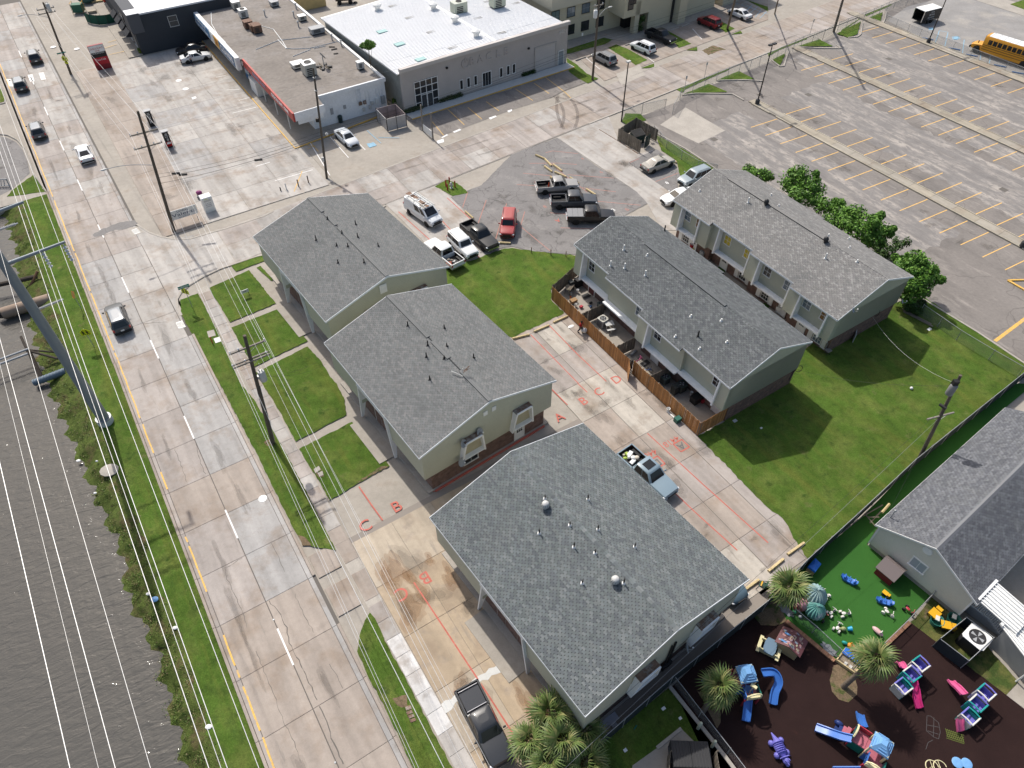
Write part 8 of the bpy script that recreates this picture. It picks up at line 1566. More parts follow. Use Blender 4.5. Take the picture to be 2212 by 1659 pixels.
r=base('storage_crate','orange crate at the top corner of the blue sand box','crate','33:725,640',R(20)); mb=MB(); mb.loft([[(-.2,-.2,0),(.2,-.2,0),(.2,.2,0),(-.2,.2,0)],[(-.25,-.25,.22),(.25,-.25,.22),(.25,.25,.22),(-.25,.25,.22)],[(-.2,-.2,.2),(.2,-.2,.2),(.2,.2,.2),(-.2,.2,.2)]],0,False); mb.build('crate_body',pm('crate_orange',(.5,.12,.06),.5),r)
A,B,C_,D_=PX('33:580,738 660,635 820,740 740,850'); c=(A+B+C_+D_)/4; r=thing('sand_box','wooden sand box half covered by a blue sheet beside the middle palm','sand box',c+Vector((0,0,.05))); q=[v-c for v in (A,B,C_,D_)]
for a,b_ in zip(q,q[1:]+q[:1]): quadpanel(r,'side_board',a,b_,0,.3,m_tmbr,.08)
mb=MB(); mb.prism(q,.05,.16); mb.build('sand',pm('play_sand',(.3,.24,.17),.95),r); mb=MB(); mb.prism(rag([q[0].lerp(q[1],.55)*1.03,q[1]*1.06,q[2]*1.06,q[3].lerp(q[2],.5)*1.03],.2,.05),.31,.35); mb.build('blue_cover',pm('tarp_blue',(.02,.13,.48),.5,n=((3,.15),)),r)
for a in (.25,.6): mb=MB(); mb.box(q[3].lerp(q[0],a)*.75+Vector((0,0,.2)),(.35,.2,.06),rz=.8); mb.build('board',WPL,r)
A,B,C_,D_=PX('32:320,1620 380,1550 430,1600 380,1665'); c=(A+B+C_+D_)/4; r=thing('covered_box','blue tarpaulin covered box against the screened fence','box',c+Vector((0,0,.05))); q=[v-c for v in (A,B,C_,D_)]; mb=MB(); mb.prism(q,0,.7); mb.build('box',pm('box_tan',(.35,.25,.14),.7),r); mb=MB(); mb.loft([[v*1.08+Vector((0,0,.6)) for v in q],[v*1.02+Vector((0,0,.78)) for v in q],[v*.3+Vector((0,0,.86)) for v in q]],0,False); mb.build('tarpaulin',pm('tarp_blue',(.02,.13,.48),.5),r)
for k,px in enumerate(('33:1605,1632','33:1685,1640')):
 r=base('saucer_seat','blue round seat at the bottom edge, '+('left','right')[k]+' of the pair','seat',px,0,'blue round seats'); mb=MB(); mb.lathe([(.3,.38),(.34,.44),(.3,.46),(.05,.43)],18); mb.build('seat',LBL,r); mb=MB(); mb.tube((0,0,0),(0,0,.4),.06,None,8); mb.build('leg',m_dk,r)
for k,px in enumerate(('33:1390,1668','33:1458,1670')): p=P1(px); mb=MB(); mb.path([Vector((.4*math.cos(a),.4*math.sin(a),.45)) for a in np.linspace(0,6.1,20)],.03,5); mb.path([Vector((0,-.4,.45)),Vector((0,.4,.45))],.02,4); mb.tube((0,0,0),(0,0,.45),.04,None,6); tag(mb.build('ring_toy',CRM,None,p+Vector((0,0,.05))),'cream wheel shaped toy cut by the bottom edge, '+('left','right')[k],'toy','cream wheel toys')
r=base('lamp_arm_post','thin grey post with a cream box head between the slides','post','23:1990,1100'); mb=MB(); mb.tube((0,0,0),(.3,.35,1.9),.035,None,6); mb.build('post_shaft',m_grey,r); mb=MB(); mb.box((.36,.4,1.95),(.42,.2,.16),rz=-.7); mb.build('box_head',CRM,r)
for px,m,l,cat in (('33:1435,410',pm('teal_bin',(.03,.16,.13),.5),'dark teal tub on the dry grass','tub'),('33:1580,395',pm('teal_sheet',(.02,.11,.085),.5),'crumpled teal tub close to the daycare stairs','tub')): r=base('tub',l,cat,px,.4,'teal tubs'); mb=MB(); mb.lathe([(.36,0),(.45,.5),(.5,.52),(.42,.46),(.3,.06)],9); mb.build('tub_shell',m,r); mb=MB(); mb.box((.1,.1,.5),(.4,.28,.1),rz=.6); mb.build('tub_content',WPL,r)
# air conditioner yard and stairs of the daycare
def ac(label,px,s=.85,h=.8,rz=0.0,body=m_lgry,top=m_lgry,z=0.0,group=None,round_=False):
 p=P1(px,z); r=thing('air_conditioner',label,'air conditioner',p,rz,group); mb=MB(); mb.loft([[(a*s/2*q,b*s/2*q,zz) for a,b in ((-.8,-1),(.8,-1),(1,-.8),(1,.8),(.8,1),(-.8,1),(-1,.8),(-1,-.8))] for q,zz in ((1,.04),(1,h))],0,False); mb.build('cabinet',body,r)
 mb=MB(); mb.loft([[(a*s/2*q,b*s/2*q,zz) for a,b in ((-.8,-1),(.8,-1),(1,-.8),(1,.8),(.8,1),(-.8,1),(-1,.8),(-1,-.8))] for q,zz in ((1.03,h),(1.03,h+.05))],0,False); mb.build('top_panel',top,r)
 mb=MB(); mb.lathe([(s*.38,h+.051),(s*.38,h+.07),(s*.34,h+.072),(s*.34,h+.055)],18); mb.build('fan_guard',m_dk,r); mb=MB(); mb.lathe([(s*.335,h+.052),(.01,h+.053)],18); o=mb.build('fan_opening',m_blk,r)
 mb=MB()
 for k in range(4): a=k*math.pi/2; mb.add([(.04*math.cos(a),.04*math.sin(a),h+.06),(s*.3*math.cos(a-.3),s*.3*math.sin(a-.3),h+.062),(s*.3*math.cos(a+.3),s*.3*math.sin(a+.3),h+.066)],[(0,1,2)])
 mb.build('fan_blade',m_grey,o)
 mb=MB()
 for k in range(5):
  for sg in (-1,1): mb.box((0,sg*s/2,.15+h*.14*k),(s*.75,.02,h*.05)); mb.box((sg*s/2,0,.15+h*.14*k),(.02,s*.75,h*.05))
 mb.build('louvre',m_dk,r); return r
ac('large white topped air conditioner in the screened yard','33:1735,590',1.5,1.25,R(37),pm('ac_dark',(.03,.03,.032),.6),m_wht)
q=FT('33:1485,545 1715,360 1950,535 1735,735',1.3); chain('screened_yard','dark screened fence yard round the large air conditioner',q+[q[0]],1.35,1.5,m_scr,None); fill('yard_slab',PX('33:1480,590 1710,400 1960,580 1725,775'),0,.06,m_conc)
r=base('gas_meter','silver meter and pipes behind the large air conditioner','meter','33:1850,590'); mb=MB(); mb.box((0,0,.5),(.35,.25,.4)); mb.build('meter_box',m_glv,r); mb=MB(); mb.path([(-.3,0,0),(-.3,0,.5),(.3,0,.5),(.3,0,0)],.03,6); mb.build('pipe',m_glv,r)
def awning(label,txt,z,zb,n,m,name='metal_awning'):
 A,B,C_,D_=PX(txt,z); A.z=B.z=zb; c=(A+B+C_+D_)/4; c.z=0; r=thing(name,label,'awning',c,0,'white ribbed awnings'); q=[v-c for v in (A,B,C_,D_)]; mb=MB(); mb.hexa([v-Vector((0,0,.08)) for v in q]+q); mb.build('roof_sheet',m,r)
 mb=MB()
 for k in range(n): u=(k+.5)/n; a=q[0].lerp(q[1],u); b_=q[3].lerp(q[2],u); d=(q[1]-q[0]).normalized()*.035; mb.hexa([a-d,a+d,b_+d,b_-d,a-d+Vector((0,0,.1)),a+d+Vector((0,0,.1)),b_+d+Vector((0,0,.1)),b_-d+Vector((0,0,.1))])
 mb.build('rib',m,r)
 mb=MB(); d=(q[1]-q[0]).normalized()*.15; mb.hexa([q[0]-d*.3,q[1]+d*.3,q[1]+d*.3+(q[2]-q[1]).normalized()*.22,q[0]-d*.3+(q[3]-q[0]).normalized()*.22]+[v+Vector((0,0,.14)) for v in (q[0]-d*.3,q[1]+d*.3,q[1]+d*.3+(q[2]-q[1]).normalized()*.22,q[0]-d*.3+(q[3]-q[0]).normalized()*.22)]); mb.build('head_flashing',m_wht,r)
 for v in (q[2],q[3]): mb=MB(); mb.tube((v.x,v.y,0),(v.x,v.y,v.z-.08),.06,None,8); mb.build('awning_post',m_wht,r)
awning('white ribbed metal awning over the daycare steps','33:1790,205 1945,45 2300,330 2148,500',2.75,2.95,8,m_wht); awning('lower white ribbed awning at the right edge of the photo','33:1990,425 2080,330 2420,680 2300,800',2.4,2.6,6,m_wht)
A,B=PX('33:1905,590 2420,1130'); mb=MB(); d=(B-A).normalized(); nr=Vector((d.y,-d.x,0))*-1; r=thing('annexe','grey sided annexe below the lower white awning','annexe',A); mb.prism([Vector(),B-A,B-A+Vector((d.y*-1,d.x,0))*-6 if False else B-A+Vector((-d.y,d.x,0))*6,Vector((-d.y,d.x,0))*6],.0,2.35); mb.build('wall',pm('annexe_siding',(.34,.33,.31),.8,n=((.8,.06),)),r); mb=MB(); mb.box((d*5).to_tuple()[:2]+(.35,),(.5,.12,.3),rz=math.atan2(d.y,d.x)); mb.build('wall_vent',m_lgry,r)
A,B,C_=PX('33:1690,300 1850,420 1950,520'); r=thing('daycare_steps','white railed steps and landing under the ribbed awning','steps',A); mb=MB(); d=(B-A).normalized(); nr=Vector((-d.y,d.x,0)); mb.prism([Vector(),B-A,B-A+nr*1.3,nr*1.3],.05,.9); mb.build('landing',m_grey,r)
for k in range(5): o=(B-A)+d*(k*.27); mb=MB(); mb.prism([o,o+d*.27,o+d*.27+nr*1.3,o+nr*1.3],.05,.74-k*.16); mb.build('step',m_grey,r)
def rail(a,b_,za,zb):
 mb=MB(); mb.tube(a+Vector((0,0,za+.9)),b_+Vector((0,0,zb+.9)),.035,None,6); mb.tube(a+Vector((0,0,za+.12)),b_+Vector((0,0,zb+.12)),.025,None,6); mb.build('hand_rail',m_wht,r); L=(b_-a).length
 for k in range(int(L/.14)+1): u=k*.14/L; q=a.lerp(b_,u); z=lerp(za,zb,u); mb=MB(); mb.box(q+Vector((0,0,z+.5)),(.03,.03,.8)); mb.build('baluster',m_wht,r)
rail(Vector(),B-A,.9,.9); rail(B-A,B-A+d*1.35,.9,.1); rail(B-A+nr*1.3,B-A+d*1.35+nr*1.3,.9,.1)
# ================================================================ clutter, people, roof equipment
def dish(label,par_pt,d,s=.36,group='satellite dishes'):
 r=thing('satellite_dish',label,'satellite dish',par_pt,0,group); q=Vector(d).to_track_quat('Z','Y').to_matrix().to_4x4(); mb=MB(); mb.M=q; mb.lathe([(.02,0),(s*.5,.03),(s*.85,.09),(s,.14),(s*.84,.10),(s*.5,.04),(.02,.012)],16); mb.build('reflector',pm('dish_grey',(.28,.30,.32),.5),r)
 mb=MB(); mb.path([q@Vector((0,-s*.9,.1)),q@Vector((0,-s*.6,.45)),q@Vector((0,0,.5))],.018,5); mb.build('feed_arm',m_lgry,r); mb=MB(); mb.box(q@Vector((0,0,.5)),(.12,.07,.07)); mb.build('feed_horn',m_wht,r); mb=MB(); mb.path([(0,0,0),-Vector(d)*.15,-Vector(d)*.2+Vector((0,0,-.4))],.025,5); mb.build('mount',m_dk,r)
sd_=Vector((.75,-.45,.45)).normalized()
dish('upper right grey dish on the middle house window surround',P1('D:1034,933',4.7),sd_); dish('upper left grey dish on the middle house window surround',P1('D:999,958',4.6),sd_); dish('lowest grey dish on the middle house window surround',P1('D:995,998',2.6),sd_,.4)
dish('white dish on the roof edge of the rear town houses',P1('31:725,1015',5.7),sd_,.33); dish('tall dish leaning in the alley behind the nearest house',P1('23:1040,930',2.4),Vector((.8,-.3,.3)).normalized(),.5); dish('slim grey dish on an arm over the dark alley',P1('23:1500,620',2.6),Vector((.9,-.1,.3)).normalized(),.38); dish('dish on the rear end wall of the rear town houses',P1('31:1150,945',3.0),sd_,.25)
r=thing('television_aerial','rusty television aerial leaning on the middle house ridge','aerial',P1('11:1790,1600',7.5)); mb=MB(); mb.path([(-1.0,.55,.15),(-.3,.1,.22),(0,0,.1),(0,0,1.0)],.03,5); mb.build('mast',m_lgry,r)
for a,b_ in (((0,0,.5),(.55,.3,.75)),((.1,.1,.6),(.6,.25,1.1)),((.0,.2,.5),(.5,.45,.8)),((.25,0,.7),(.45,.5,.8))): mb=MB(); mb.tube(a,b_,.025,None,5); mb.build('rod',m_rust,r)
# roof equipment
m_tanp=pm('equipment_tan',(.46,.45,.40),.6,n=((2,.08),))
def unit(label,px,z,w,l,h,m=m_tanp,top=None,rz=YS,fan=True,group='roof air handlers'):
 r=thing('roof_unit',label,'air handler',P1(px,z),rz,group); mb=MB(); mb.box((0,0,.08),(w*.9,l*.9,.16)); mb.build('curb',m_dk,r); mb=MB(); mb.box((0,0,h/2+.16),(w,l,h)); mb.build('cabinet',m,r); mb=MB(); mb.box((0,0,h+.19),(w+.08,l+.08,.06)); mb.build('lid',top or m,r)
 mb=MB()
 for k in range(4): mb.box((-w*.1,-l/2-.01,.35+k*h*.17),(w*.5,.03,h*.1))
 mb.build('louvre',m_dk,r); mb=MB(); mb.box((w/2+.01,0,h/2+.16),(.03,l*.7,h*.7)); mb.build('access_panel',pm('panel_grey',(.36,.36,.33),.6),r)
 if fan: mb=MB(); mb.lathe([(min(w,l)*.3,h+.221),(min(w,l)*.3,h+.3),(min(w,l)*.24,h+.3),(min(w,l)*.24,h+.24),(.02,h+.24)],16); mb.build('fan_opening',m_blk,r)
 return r
unit('tallest tan roof unit with fan on the corner store roof','10:465,640',4.45,1.7,1.9,1.5,m_tanp,m_wht); unit('flat white hooded unit beside the tallest store unit','10:365,580',4.45,1.8,1.5,.5,m_lgry,m_wht,fan=False); unit('small white unit at the parapet by the sapling','10:905,595',4.45,.95,.8,.9,m_lgry,m_wht,fan=False); unit('low white unit beside the grey flue pipes','10:402,175',4.45,1.2,1.1,.6,m_tanp,m_wht,fan=False); unit('wide grey hood at the back parapet','10:530,285',4.45,2.2,1.4,.7,m_grey,m_grey,fan=False)
for k,(px,h,m,f) in enumerate((('00:2045,75',1.0,m_tanp,False),('00:2110,150',1.1,m_lgry,True),('00:2150,240',.9,pm('rust_unit',(.17,.10,.07),.8),False),('00:2205,270',.9,pm('rust_unit',(.17,.10,.07),.8),False),('10:15,280',1.0,pm('rust_unit',(.17,.10,.07),.8),False),('10:160,50',.6,m_grey,False))): unit(('tan unit at the far end of the store roof cluster','white topped fan unit in the store roof cluster','rusty unit below the white fan unit','rusty unit at the edge of the store roof cluster','rusty open unit with pipes, nearest the roof seam','small grey hood near the yellow container')[k],px,4.45,1.3,1.3,h,m,m_wht if k<2 else m,fan=f)
unit('sage green roof unit on the white hall roof, nearer the sign','10:1755,110',6.3,2.3,1.6,1.5,pm('unit_sage',(.42,.45,.37),.6),pm('unit_top',(.5,.52,.45),.6)); unit('sage green roof unit on the white hall roof, at the top edge','10:2085,55',6.3,2.3,1.6,1.5,pm('unit_sage',(.42,.45,.37),.6),pm('unit_top',(.5,.52,.45),.6))
r=thing('roof_dish','large grey dish on a ballasted tripod, corner store roof','satellite dish',P1('10:590,580',4.45)); mb=MB(); mb.tube((0,0,0),(0,0,1.5),.06,None,8); mb.build('mast',m_grey,r); mb=MB(); mb.M=Matrix.Translation((0,0,1.6))@Vector((.6,.5,.5)).to_track_quat('Z','Y').to_matrix().to_4x4(); mb.lathe([(.02,0),(.45,.04),(.6,.12),(.45,.06),(.02,.02)],14); mb.build('reflector',m_grey,r)
for a in range(4): mb=MB(); mb.box((.8*math.cos(a*1.57),.8*math.sin(a*1.57),.1),(.7,.35,.2),rz=a*1.57); mb.build('ballast_block',m_dk,r)
# yard behind the store, top left works
A,B,C_=PX('10:345,110 560,165 545,30'); r=thing('shipping_container','yellow ribbed shipping container with a faded red top','container',A,YS); mb=MB(); mb.box((3.0,1.25,1.3),(6.1,2.45,2.55)); mb.build('container_body',mat('container_yellow',(.48,.37,.17),.7,n=((1,.1),),wave=(tuple(UT),.28,.62)),r); mb=MB(); mb.box((3.0,1.25,2.6),(6.15,2.5,.06)); mb.build('container_top',pm('faded_red_top',(.45,.2,.17),.7,n=((1,.15),),mix=(((.5,.4,.35),.6,.5,.7),)),r)
r=thing('screened_fence','green cloth screened site fence beside the charcoal building','fence',P1('00:755,190')); q=[v-r.location for v in PX('00:755,190 790,205 860,215 940,212 1030,190')]; mb=MB(); mb.loft([[v+Vector((0,-.01,0)) for v in q],[v+Vector((0,.02,1.6)) for v in q]],0,False,False,False); mb.build('screen_cloth',pm('green_screen',(.012,.075,.05),.8,n=((2,.15),)),r)
for v in q: mb=MB(); mb.tube(v,v+Vector((0,0,1.7)),.04,None,6); mb.build('fence_post',m_dk,r)
r=thing('skip_loader','green skip in an orange frame at the roadside works','skip',P1('00:690,110'),.2); mb=MB(); mb.box((0,0,.9),(1.8,1.3,1.3)); mb.build('skip_body',pm('skip_green',(.03,.12,.08),.6),r)
for x in (-.95,.95): mb=MB(); mb.path([(x,-.75,0),(x,-.75,1.8),(x,.75,1.8),(x,.75,0)],.05,5); mb.build('frame',pm('frame_orange',(.5,.28,.04),.6),r)
r=thing('covered_machine','dark teal covered machine behind the green skip','machine',P1('00:760,25'),.3); mb=MB(); mb.ball((0,0,.9),(1.6,1.1,.9),12,7); mb.build('cover',pm('cover_teal',(.05,.12,.115),.7),r)
for k,(px,s,c,l) in enumerate((('00:845,20',1.2,(.45,.36,.2),'stack of pale boards behind the works fence'),('00:800,110',.9,(.4,.35,.28),'low pallet of blocks inside the works fence'))): r=thing('board_stack',l,'stack',P1(px),.4,'stacks at the works'); [MB().box((0,0,.08+.14*j),(s*1.6,s*.9,.1)).build('board',pm('board_%d'%k,c,.9),r) for j in range(3)]
r=thing('safety_barrel','red safety barrel beside the charcoal building fascia','barrel',P1('00:912,20')); mb=MB(); mb.lathe([(.32,0),(.28,.9),(.2,.95)],10); mb.build('barrel_body',pm('barrel_red',(.55,.06,.03),.5),r)
r=thing('old_trailer','dark rusty trailer chassis at the top edge behind the store','trailer',P1('10:770,25'),.2); mb=MB(); mb.box((0,0,.8),(3.4,1.8,.3)); mb.build('chassis',pm('rust_dark',(.05,.045,.03),.8),r)
for x in (-1,1): w=ob('wheel',WHS[0],r,(x,-.9,.4)); ob('rim',WHS[1],w); w.rotation_euler=(0,0,math.pi)
mb=MB(); mb.lathe([(.2,0),(.36,.03),(.38,.16),(.2,.2),(.18,.1)],14); tag(mb.build('loose_tyre',m_tyre,None,P1('10:860,25')),'loose tyre lying near the top edge behind the white roof','tyre')
r=thing('litter_bin','dark green litter bin against the white store wall','bin',P1('10:735,1065')); mb=MB(); mb.lathe([(.3,0),(.33,.9),(.36,.95),(.3,1.15),(.1,1.25)],10); mb.build('bin_shell',pm('bin_green',(.03,.05,.05),.5),r)
r=thing('ice_freezer','blue ice freezer with white labels beside the shop door','freezer',P1('00:2165,680'),YS); mb=MB(); mb.box((0,0,.95),(.7,1.5,1.9)); mb.build('cabinet',pm('freezer_blue',(.05,.16,.33),.4),r); mb=MB(); mb.box((-.36,0,1.2),(.02,1.2,.5)); mb.build('label',m_wht,r); text('ICE',pm('freezer_blue',(.05,.16,.33),.4),.4,FM((-.375,0,1.2),(0,-1,0)),r,depth=.003)
# pipes and timbers over the bayou
A,B=P1('01:20,1050',-.3),P1('01:430,925',-.3); r=thing('outfall_pipe','tan outfall pipe with a black pointed end over the bayou','pipe',A); mb=MB(); mb.tube(Vector(),B-A,.62,None,16); mb.build('pipe_barrel',mat('pipe_tan',(.27,.2,.15),.8,n=((2,.15),)),r); d=(B-A).normalized(); mb=MB(); mb.tube(-d*.7+Vector((0,0,-.25)),Vector(),.12,.6,14); mb.build('rubber_valve',m_blk,r)
A,B=P1('01:290,1650',-.5),P1('01:565,1545',-.2); r=thing('outfall_pipe','ribbed blue grey outfall pipe at the bank below the timbers','pipe',A); mb=MB(); mb.tube(Vector(),B-A,.32,None,14); mb.build('pipe_barrel',pm('pipe_blue',(.12,.16,.2),.5),r)
for k in range(10): mb=MB(); q=(B-A)*((k+.5)/10); e=(B-A).normalized()*.04; mb.tube(q-e,q+e,.36,None,14); mb.build('pipe_rib',pm('pipe_blue',(.12,.16,.2),.5),r)
r=thing('timber_dolphin','dark timber piles with two long steel pipes reaching over the water','timber piles',P1('01:255,1385',.3)); o=r.location
for a,b_,w in (('01:250,1375','01:380,1650',.2),('01:180,1250','01:240,1380',.12),('01:260,1375','01:500,1440',.12),('01:255,1365','01:480,1385',.09),('01:395,1345','01:500,1400',.05)): A=P1(a,.5); B=P1(b_,-1.1 if w>.15 else .2); mb=MB(); mb.tube(A-o,B-o,w,None,8); mb.build('timber_pile',pm('wet_timber',(.05,.04,.032),.9,n=((3,.2),)),r)
for k,(a,b_) in enumerate((('01:-200,1520','01:245,1355'),('01:-200,1560','01:260,1390'))): A=P1(a,.4); B=P1(b_,.4); mb=MB(); mb.tube(A-o,B-o,.11,None,8); mb.build('steel_pipe',m_grey,r)
r=thing('lattice_arm','grey steel walkway frame at the left edge by the ramp','frame',P1('00:60,1620')); mb=MB()
for k in range(6): mb.tube((-2.2+k*.4,0,.2),(-2.0+k*.4,.25,1.0),.05,None,5)
mb.build('truss_web',m_grey,r); mb=MB(); mb.tube((-2.5,0,.2),(.4,.1,.2),.07,None,6); mb.tube((-2.5,.25,1.0),(.4,.3,1.0),.07,None,6); mb.tube((.3,.1,-.6),(.3,.3,1.1),.08,None,6); mb.build('truss_rail',m_grey,r)
r=thing('bridge_beam','dark timber beam and pipe crossing the water below the ramp island','beam',P1('01:130,800',-.2)); mb=MB(); mb.tube((-4,-1.6,.4),(2.2,.9,.4),.25,None,8); mb.build('beam',pm('wet_timber',(.05,.04,.032),.9),r); mb=MB(); mb.tube((1.2,-.6,-.8),(2.4,1.2,.9),.16,None,8); mb.build('timber_pile',pm('rusty_pile',(.16,.09,.05),.9),r)
# ---------- patio and walkway clutter
gp='patio air conditioners'
ac('round topped green air conditioner at the first patio divider','21:770,1010',.75,.75,YS,pm('ac_green',(.10,.12,.11),.6),pm('ac_green',(.10,.12,.11),.6),group=gp); ac('pale topped air conditioner in the second patio','21:780,1150',.9,.9,YS+.1,m_grey,m_tanp,group=gp); ac('dark green air conditioner in the third patio','21:1315,1640',.8,.75,YS,pm('ac_green',(.10,.12,.11),.6),pm('ac_green2',(.08,.11,.10),.6),group=gp); ac('dark green air conditioner behind the last divider','22:1455,50',.85,.8,YS,pm('ac_black',(.04,.055,.05),.6),pm('ac_black',(.04,.055,.05),.6),group=gp)
def ptable(label,px,rz,m,l=1.2,w=.7,h=.72,bench=False):
 r=base('patio_table',label,'table',px,rz,z=.05); mb=MB()
 for k in range(5): MB().box((0,-w/2+w*(k+.5)/5,h),(l,w/5-.015,.04)).build('table_board',m,r)
 for sx in (-1,1):
  for sy in (-1,1): mb=MB(); mb.box((sx*l*.42,sy*w*.4,h/2),(.06,.06,h)); mb.build('leg',m,r)
 if bench: mb=MB(); mb.box((0,-w*.95,.42),(l,.25,.05)); mb.build('bench',m,r); mb=MB(); mb.box((0,-w*.95,.2),(.1,.2,.4)); mb.build('bench_leg',m,r)
 return r
ptable('grey wooden table with a pot in the first patio','21:495,865',YS+.5,m_oldw); ptable('pale slatted table with bench in the second patio','21:835,1180',YS-.3,m_lgry,.9,.7,.7,True)
def simple(name,label,cat,px,fn,m,z=.05,rz=0.0,group=None):
 mb=MB(); fn(mb); p=P1(px); p.z=z; return tag(mb.build(name,m,None,p,rz),label,cat,group)
bucket=lambda s=1: (lambda mb: mb.lathe([(.12*s,0),(.15*s,.36*s),(.16*s,.37*s),(.13*s,.35*s),(.1*s,.03)],12))
bx=lambda x,y,z: (lambda mb: mb.loft([[(-x/2,-y/2,0),(x/2,-y/2,0),(x/2,y/2,0),(-x/2,y/2,0)],[(-x/2*1.06,-y/2*1.06,z),(x/2*1.06,-y/2*1.06,z),(x/2*1.06,y/2*1.06,z),(-x/2*1.06,y/2*1.06,z)],[(-x/2*.9,-y/2*.9,z*.96),(x/2*.9,-y/2*.9,z*.96),(x/2*.9,y/2*.9,z*.96),(-x/2*.9,y/2*.9,z*.96)]],0,False))
matf=lambda x,y: (lambda mb: mb.prism([(-x/2,-y/2),(x/2,-y/2),(x/2,y/2),(-x/2,y/2)],0,.02))
crd=pm('cardboard',(.30,.19,.10),.85)
for n_,l,c_,px,f,m in (('bucket','white bucket at the foot of the first patio table','bucket','21:565,870',bucket(),m_wht),('bucket','small white jug beside the first patio table','jug','21:512,890',bucket(.7),m_wht),('bucket','white bucket in the last patio','bucket','22:1545,95',bucket(),m_wht),('bucket','white bucket with lid outside the fence','bucket','22:1345,240',bucket(1.15),m_wht),('bucket','white tub by the cardboard in the first patio','tub','21:550,990',bucket(.9),m_wht),('flower_pot','orange pot in the first patio','pot','21:505,920',bucket(.6),pm('pot_orange',(.4,.13,.03),.6)),
 ('toy_car','red toy on the first patio floor','toy','21:597,1000',bx(.35,.25,.2),REDP),('tool_case','small blue case near the first divider','case','21:680,997',bx(.25,.2,.14),pm('case_blue',(.04,.09,.2),.5)),('tool_case','small black case in the first patio','case','21:680,965',bx(.3,.2,.14),m_blk),('cardboard_box','open cardboard box by the front fence','box','21:530,950',bx(.7,.5,.3),crd),('door_mat','dark door mat in the first patio','mat','21:640,900',matf(.9,.6),m_dk),('door_mat','dark door mat in the third patio','mat','21:1150,1480',matf(.9,.55),m_dk),
 ('grill_cart','black grill cart with blue cover at the brick wall','grill','21:575,810',bx(.9,.6,.95),m_blk),('rubbish_bin','dark wheeled rubbish bin behind the first table','bin','21:505,835',bx(.5,.5,1.0),pm('bin_dark',(.03,.035,.035),.6)),('tool_box','blue and red boxes on the black grill cart','boxes','21:572,800',bx(.5,.35,.25),pm('case_blue2',(.03,.08,.35),.5)),
 ('bench_grill','black table heaped with things in the last patio','table','22:1590,150',bx(1.1,.7,.75),m_blk),('parcel','white packet on the black patio table','packet','22:1575,125',bx(.35,.25,.12),m_wht),('fuel_can','red can beside the black patio table','can','22:1645,165',bx(.25,.2,.35),REDP),('rubbish_bin','dark wheeled bin against the last divider','bin','22:1400,80',bx(.55,.55,1.0),pm('bin_dark',(.03,.035,.035),.6)),
 ('washing_tub','red round tub before the rear town houses','tub','21:1550,495',bucket(1.9),pm('tub_red',(.42,.02,.03),.5)),('bucket','yellow bucket beside the red tub','bucket','21:1572,508',bucket(1.1),pm('bucket_yellow',(.55,.4,.02),.5)),('rubbish_bin','grey bin beside the leaning boards','bin','21:1640,560',bx(.5,.5,.8),m_grey),('door_mat','green door mat under the second rear porch','mat','21:1820,668',matf(1.5,1.0),pm('mat_green',(.035,.085,.01),.9)),('door_mat','small green mat near the white plastic chair','mat','21:2200,980',matf(.9,.7),pm('mat_green',(.035,.085,.01),.9)),('door_mat','brown door mat beside the red tub','mat','21:1600,530',matf(.8,.6),pm('mat_brown',(.12,.06,.04),.9)),
 ('recycling_box','green box against the outside of the picket fence','box','22:1425,325',bx(.55,.45,.5),pm('box_green',(.03,.12,.09),.5)),('rubbish_bag','white rubbish scrap near the person in red','litter','21:510,1165',lambda mb: mb.ball((0,0,.02),(.4,.2,.03),8,4),m_wht),('rolled_rug','grey rolled rug by the third patio wall','rug','21:1050,1400',lambda mb: mb.tube((-.45,-.1,.13),(.4,.15,.13),.13,None,10),m_grey),
 ('ball','pink ball by the end wall boards','ball','31:623,1300',lambda mb: mb.ball((0,0,.14),.14,10,7),pm('ball_pink',(.5,.06,.12),.4)),('ball','white ball on the side lawn','ball','32:1232,48',lambda mb: mb.ball((0,0,.13),.15,10,7),m_wht),('paper_scrap','white paper on the lawn beside the end tree','paper','31:1392,1190',matf(.5,.3),m_wht),('paper_scrap','pale tile on the shaded side lawn','paper','22:1925,322',matf(.4,.3),m_lgry),('paper_scrap','small white scrap in the shaded side lawn','paper','22:2152,385',matf(.22,.16),m_wht),('manhole_lid','white sign board lying with cut corners in the alley','board','23:835,1265',lambda mb: mb.prism([(-.75,-.2),(.0,-.2),(.0,-.45),(.4,-.45),(.4,-.2),(.75,-.2),(.75,.32),(-.6,.32),(-.6,.2),(-.75,.2)],0,.03),pm('sign_board_white',(.42,.44,.5),.7)),
 ('paper_scrap','white crumpled paper on the dark lawn','paper','23:1308,1148',matf(.28,.2),m_wht),('paper_scrap','white cup on the dark lawn near the kerb','paper','23:1452,1232',matf(.22,.18),m_wht),('paper_scrap','white scrap on the dark lawn above the palms','paper','23:978,1508',matf(.24,.2),m_wht),('bottle','green bottle on the dark lawn','bottle','23:1068,1318',lambda mb: mb.tube((-.16,0,.04),(.16,.1,.04),.04,None,7),GRP),('sheet_board','pale board leaning at the end wall of the rear town houses','board','31:735,1265',lambda mb: mb.box((0,0,.5),(1.5,.06,1.0),rz=YS),m_lgry),('fallen_timber','dark timbers along the side lawn fence','timber','31:1290,1105',lambda mb: [mb.box((0,y,.08),(3.2,.14,.12),rz=R(-48)) for y in (0,.35)],m_oldw)):
 simple(n_,l,c_,px,f,m,z=.055 if 'lawn' not in l else .07,rz=YS if n_!='fallen_timber' else 0)
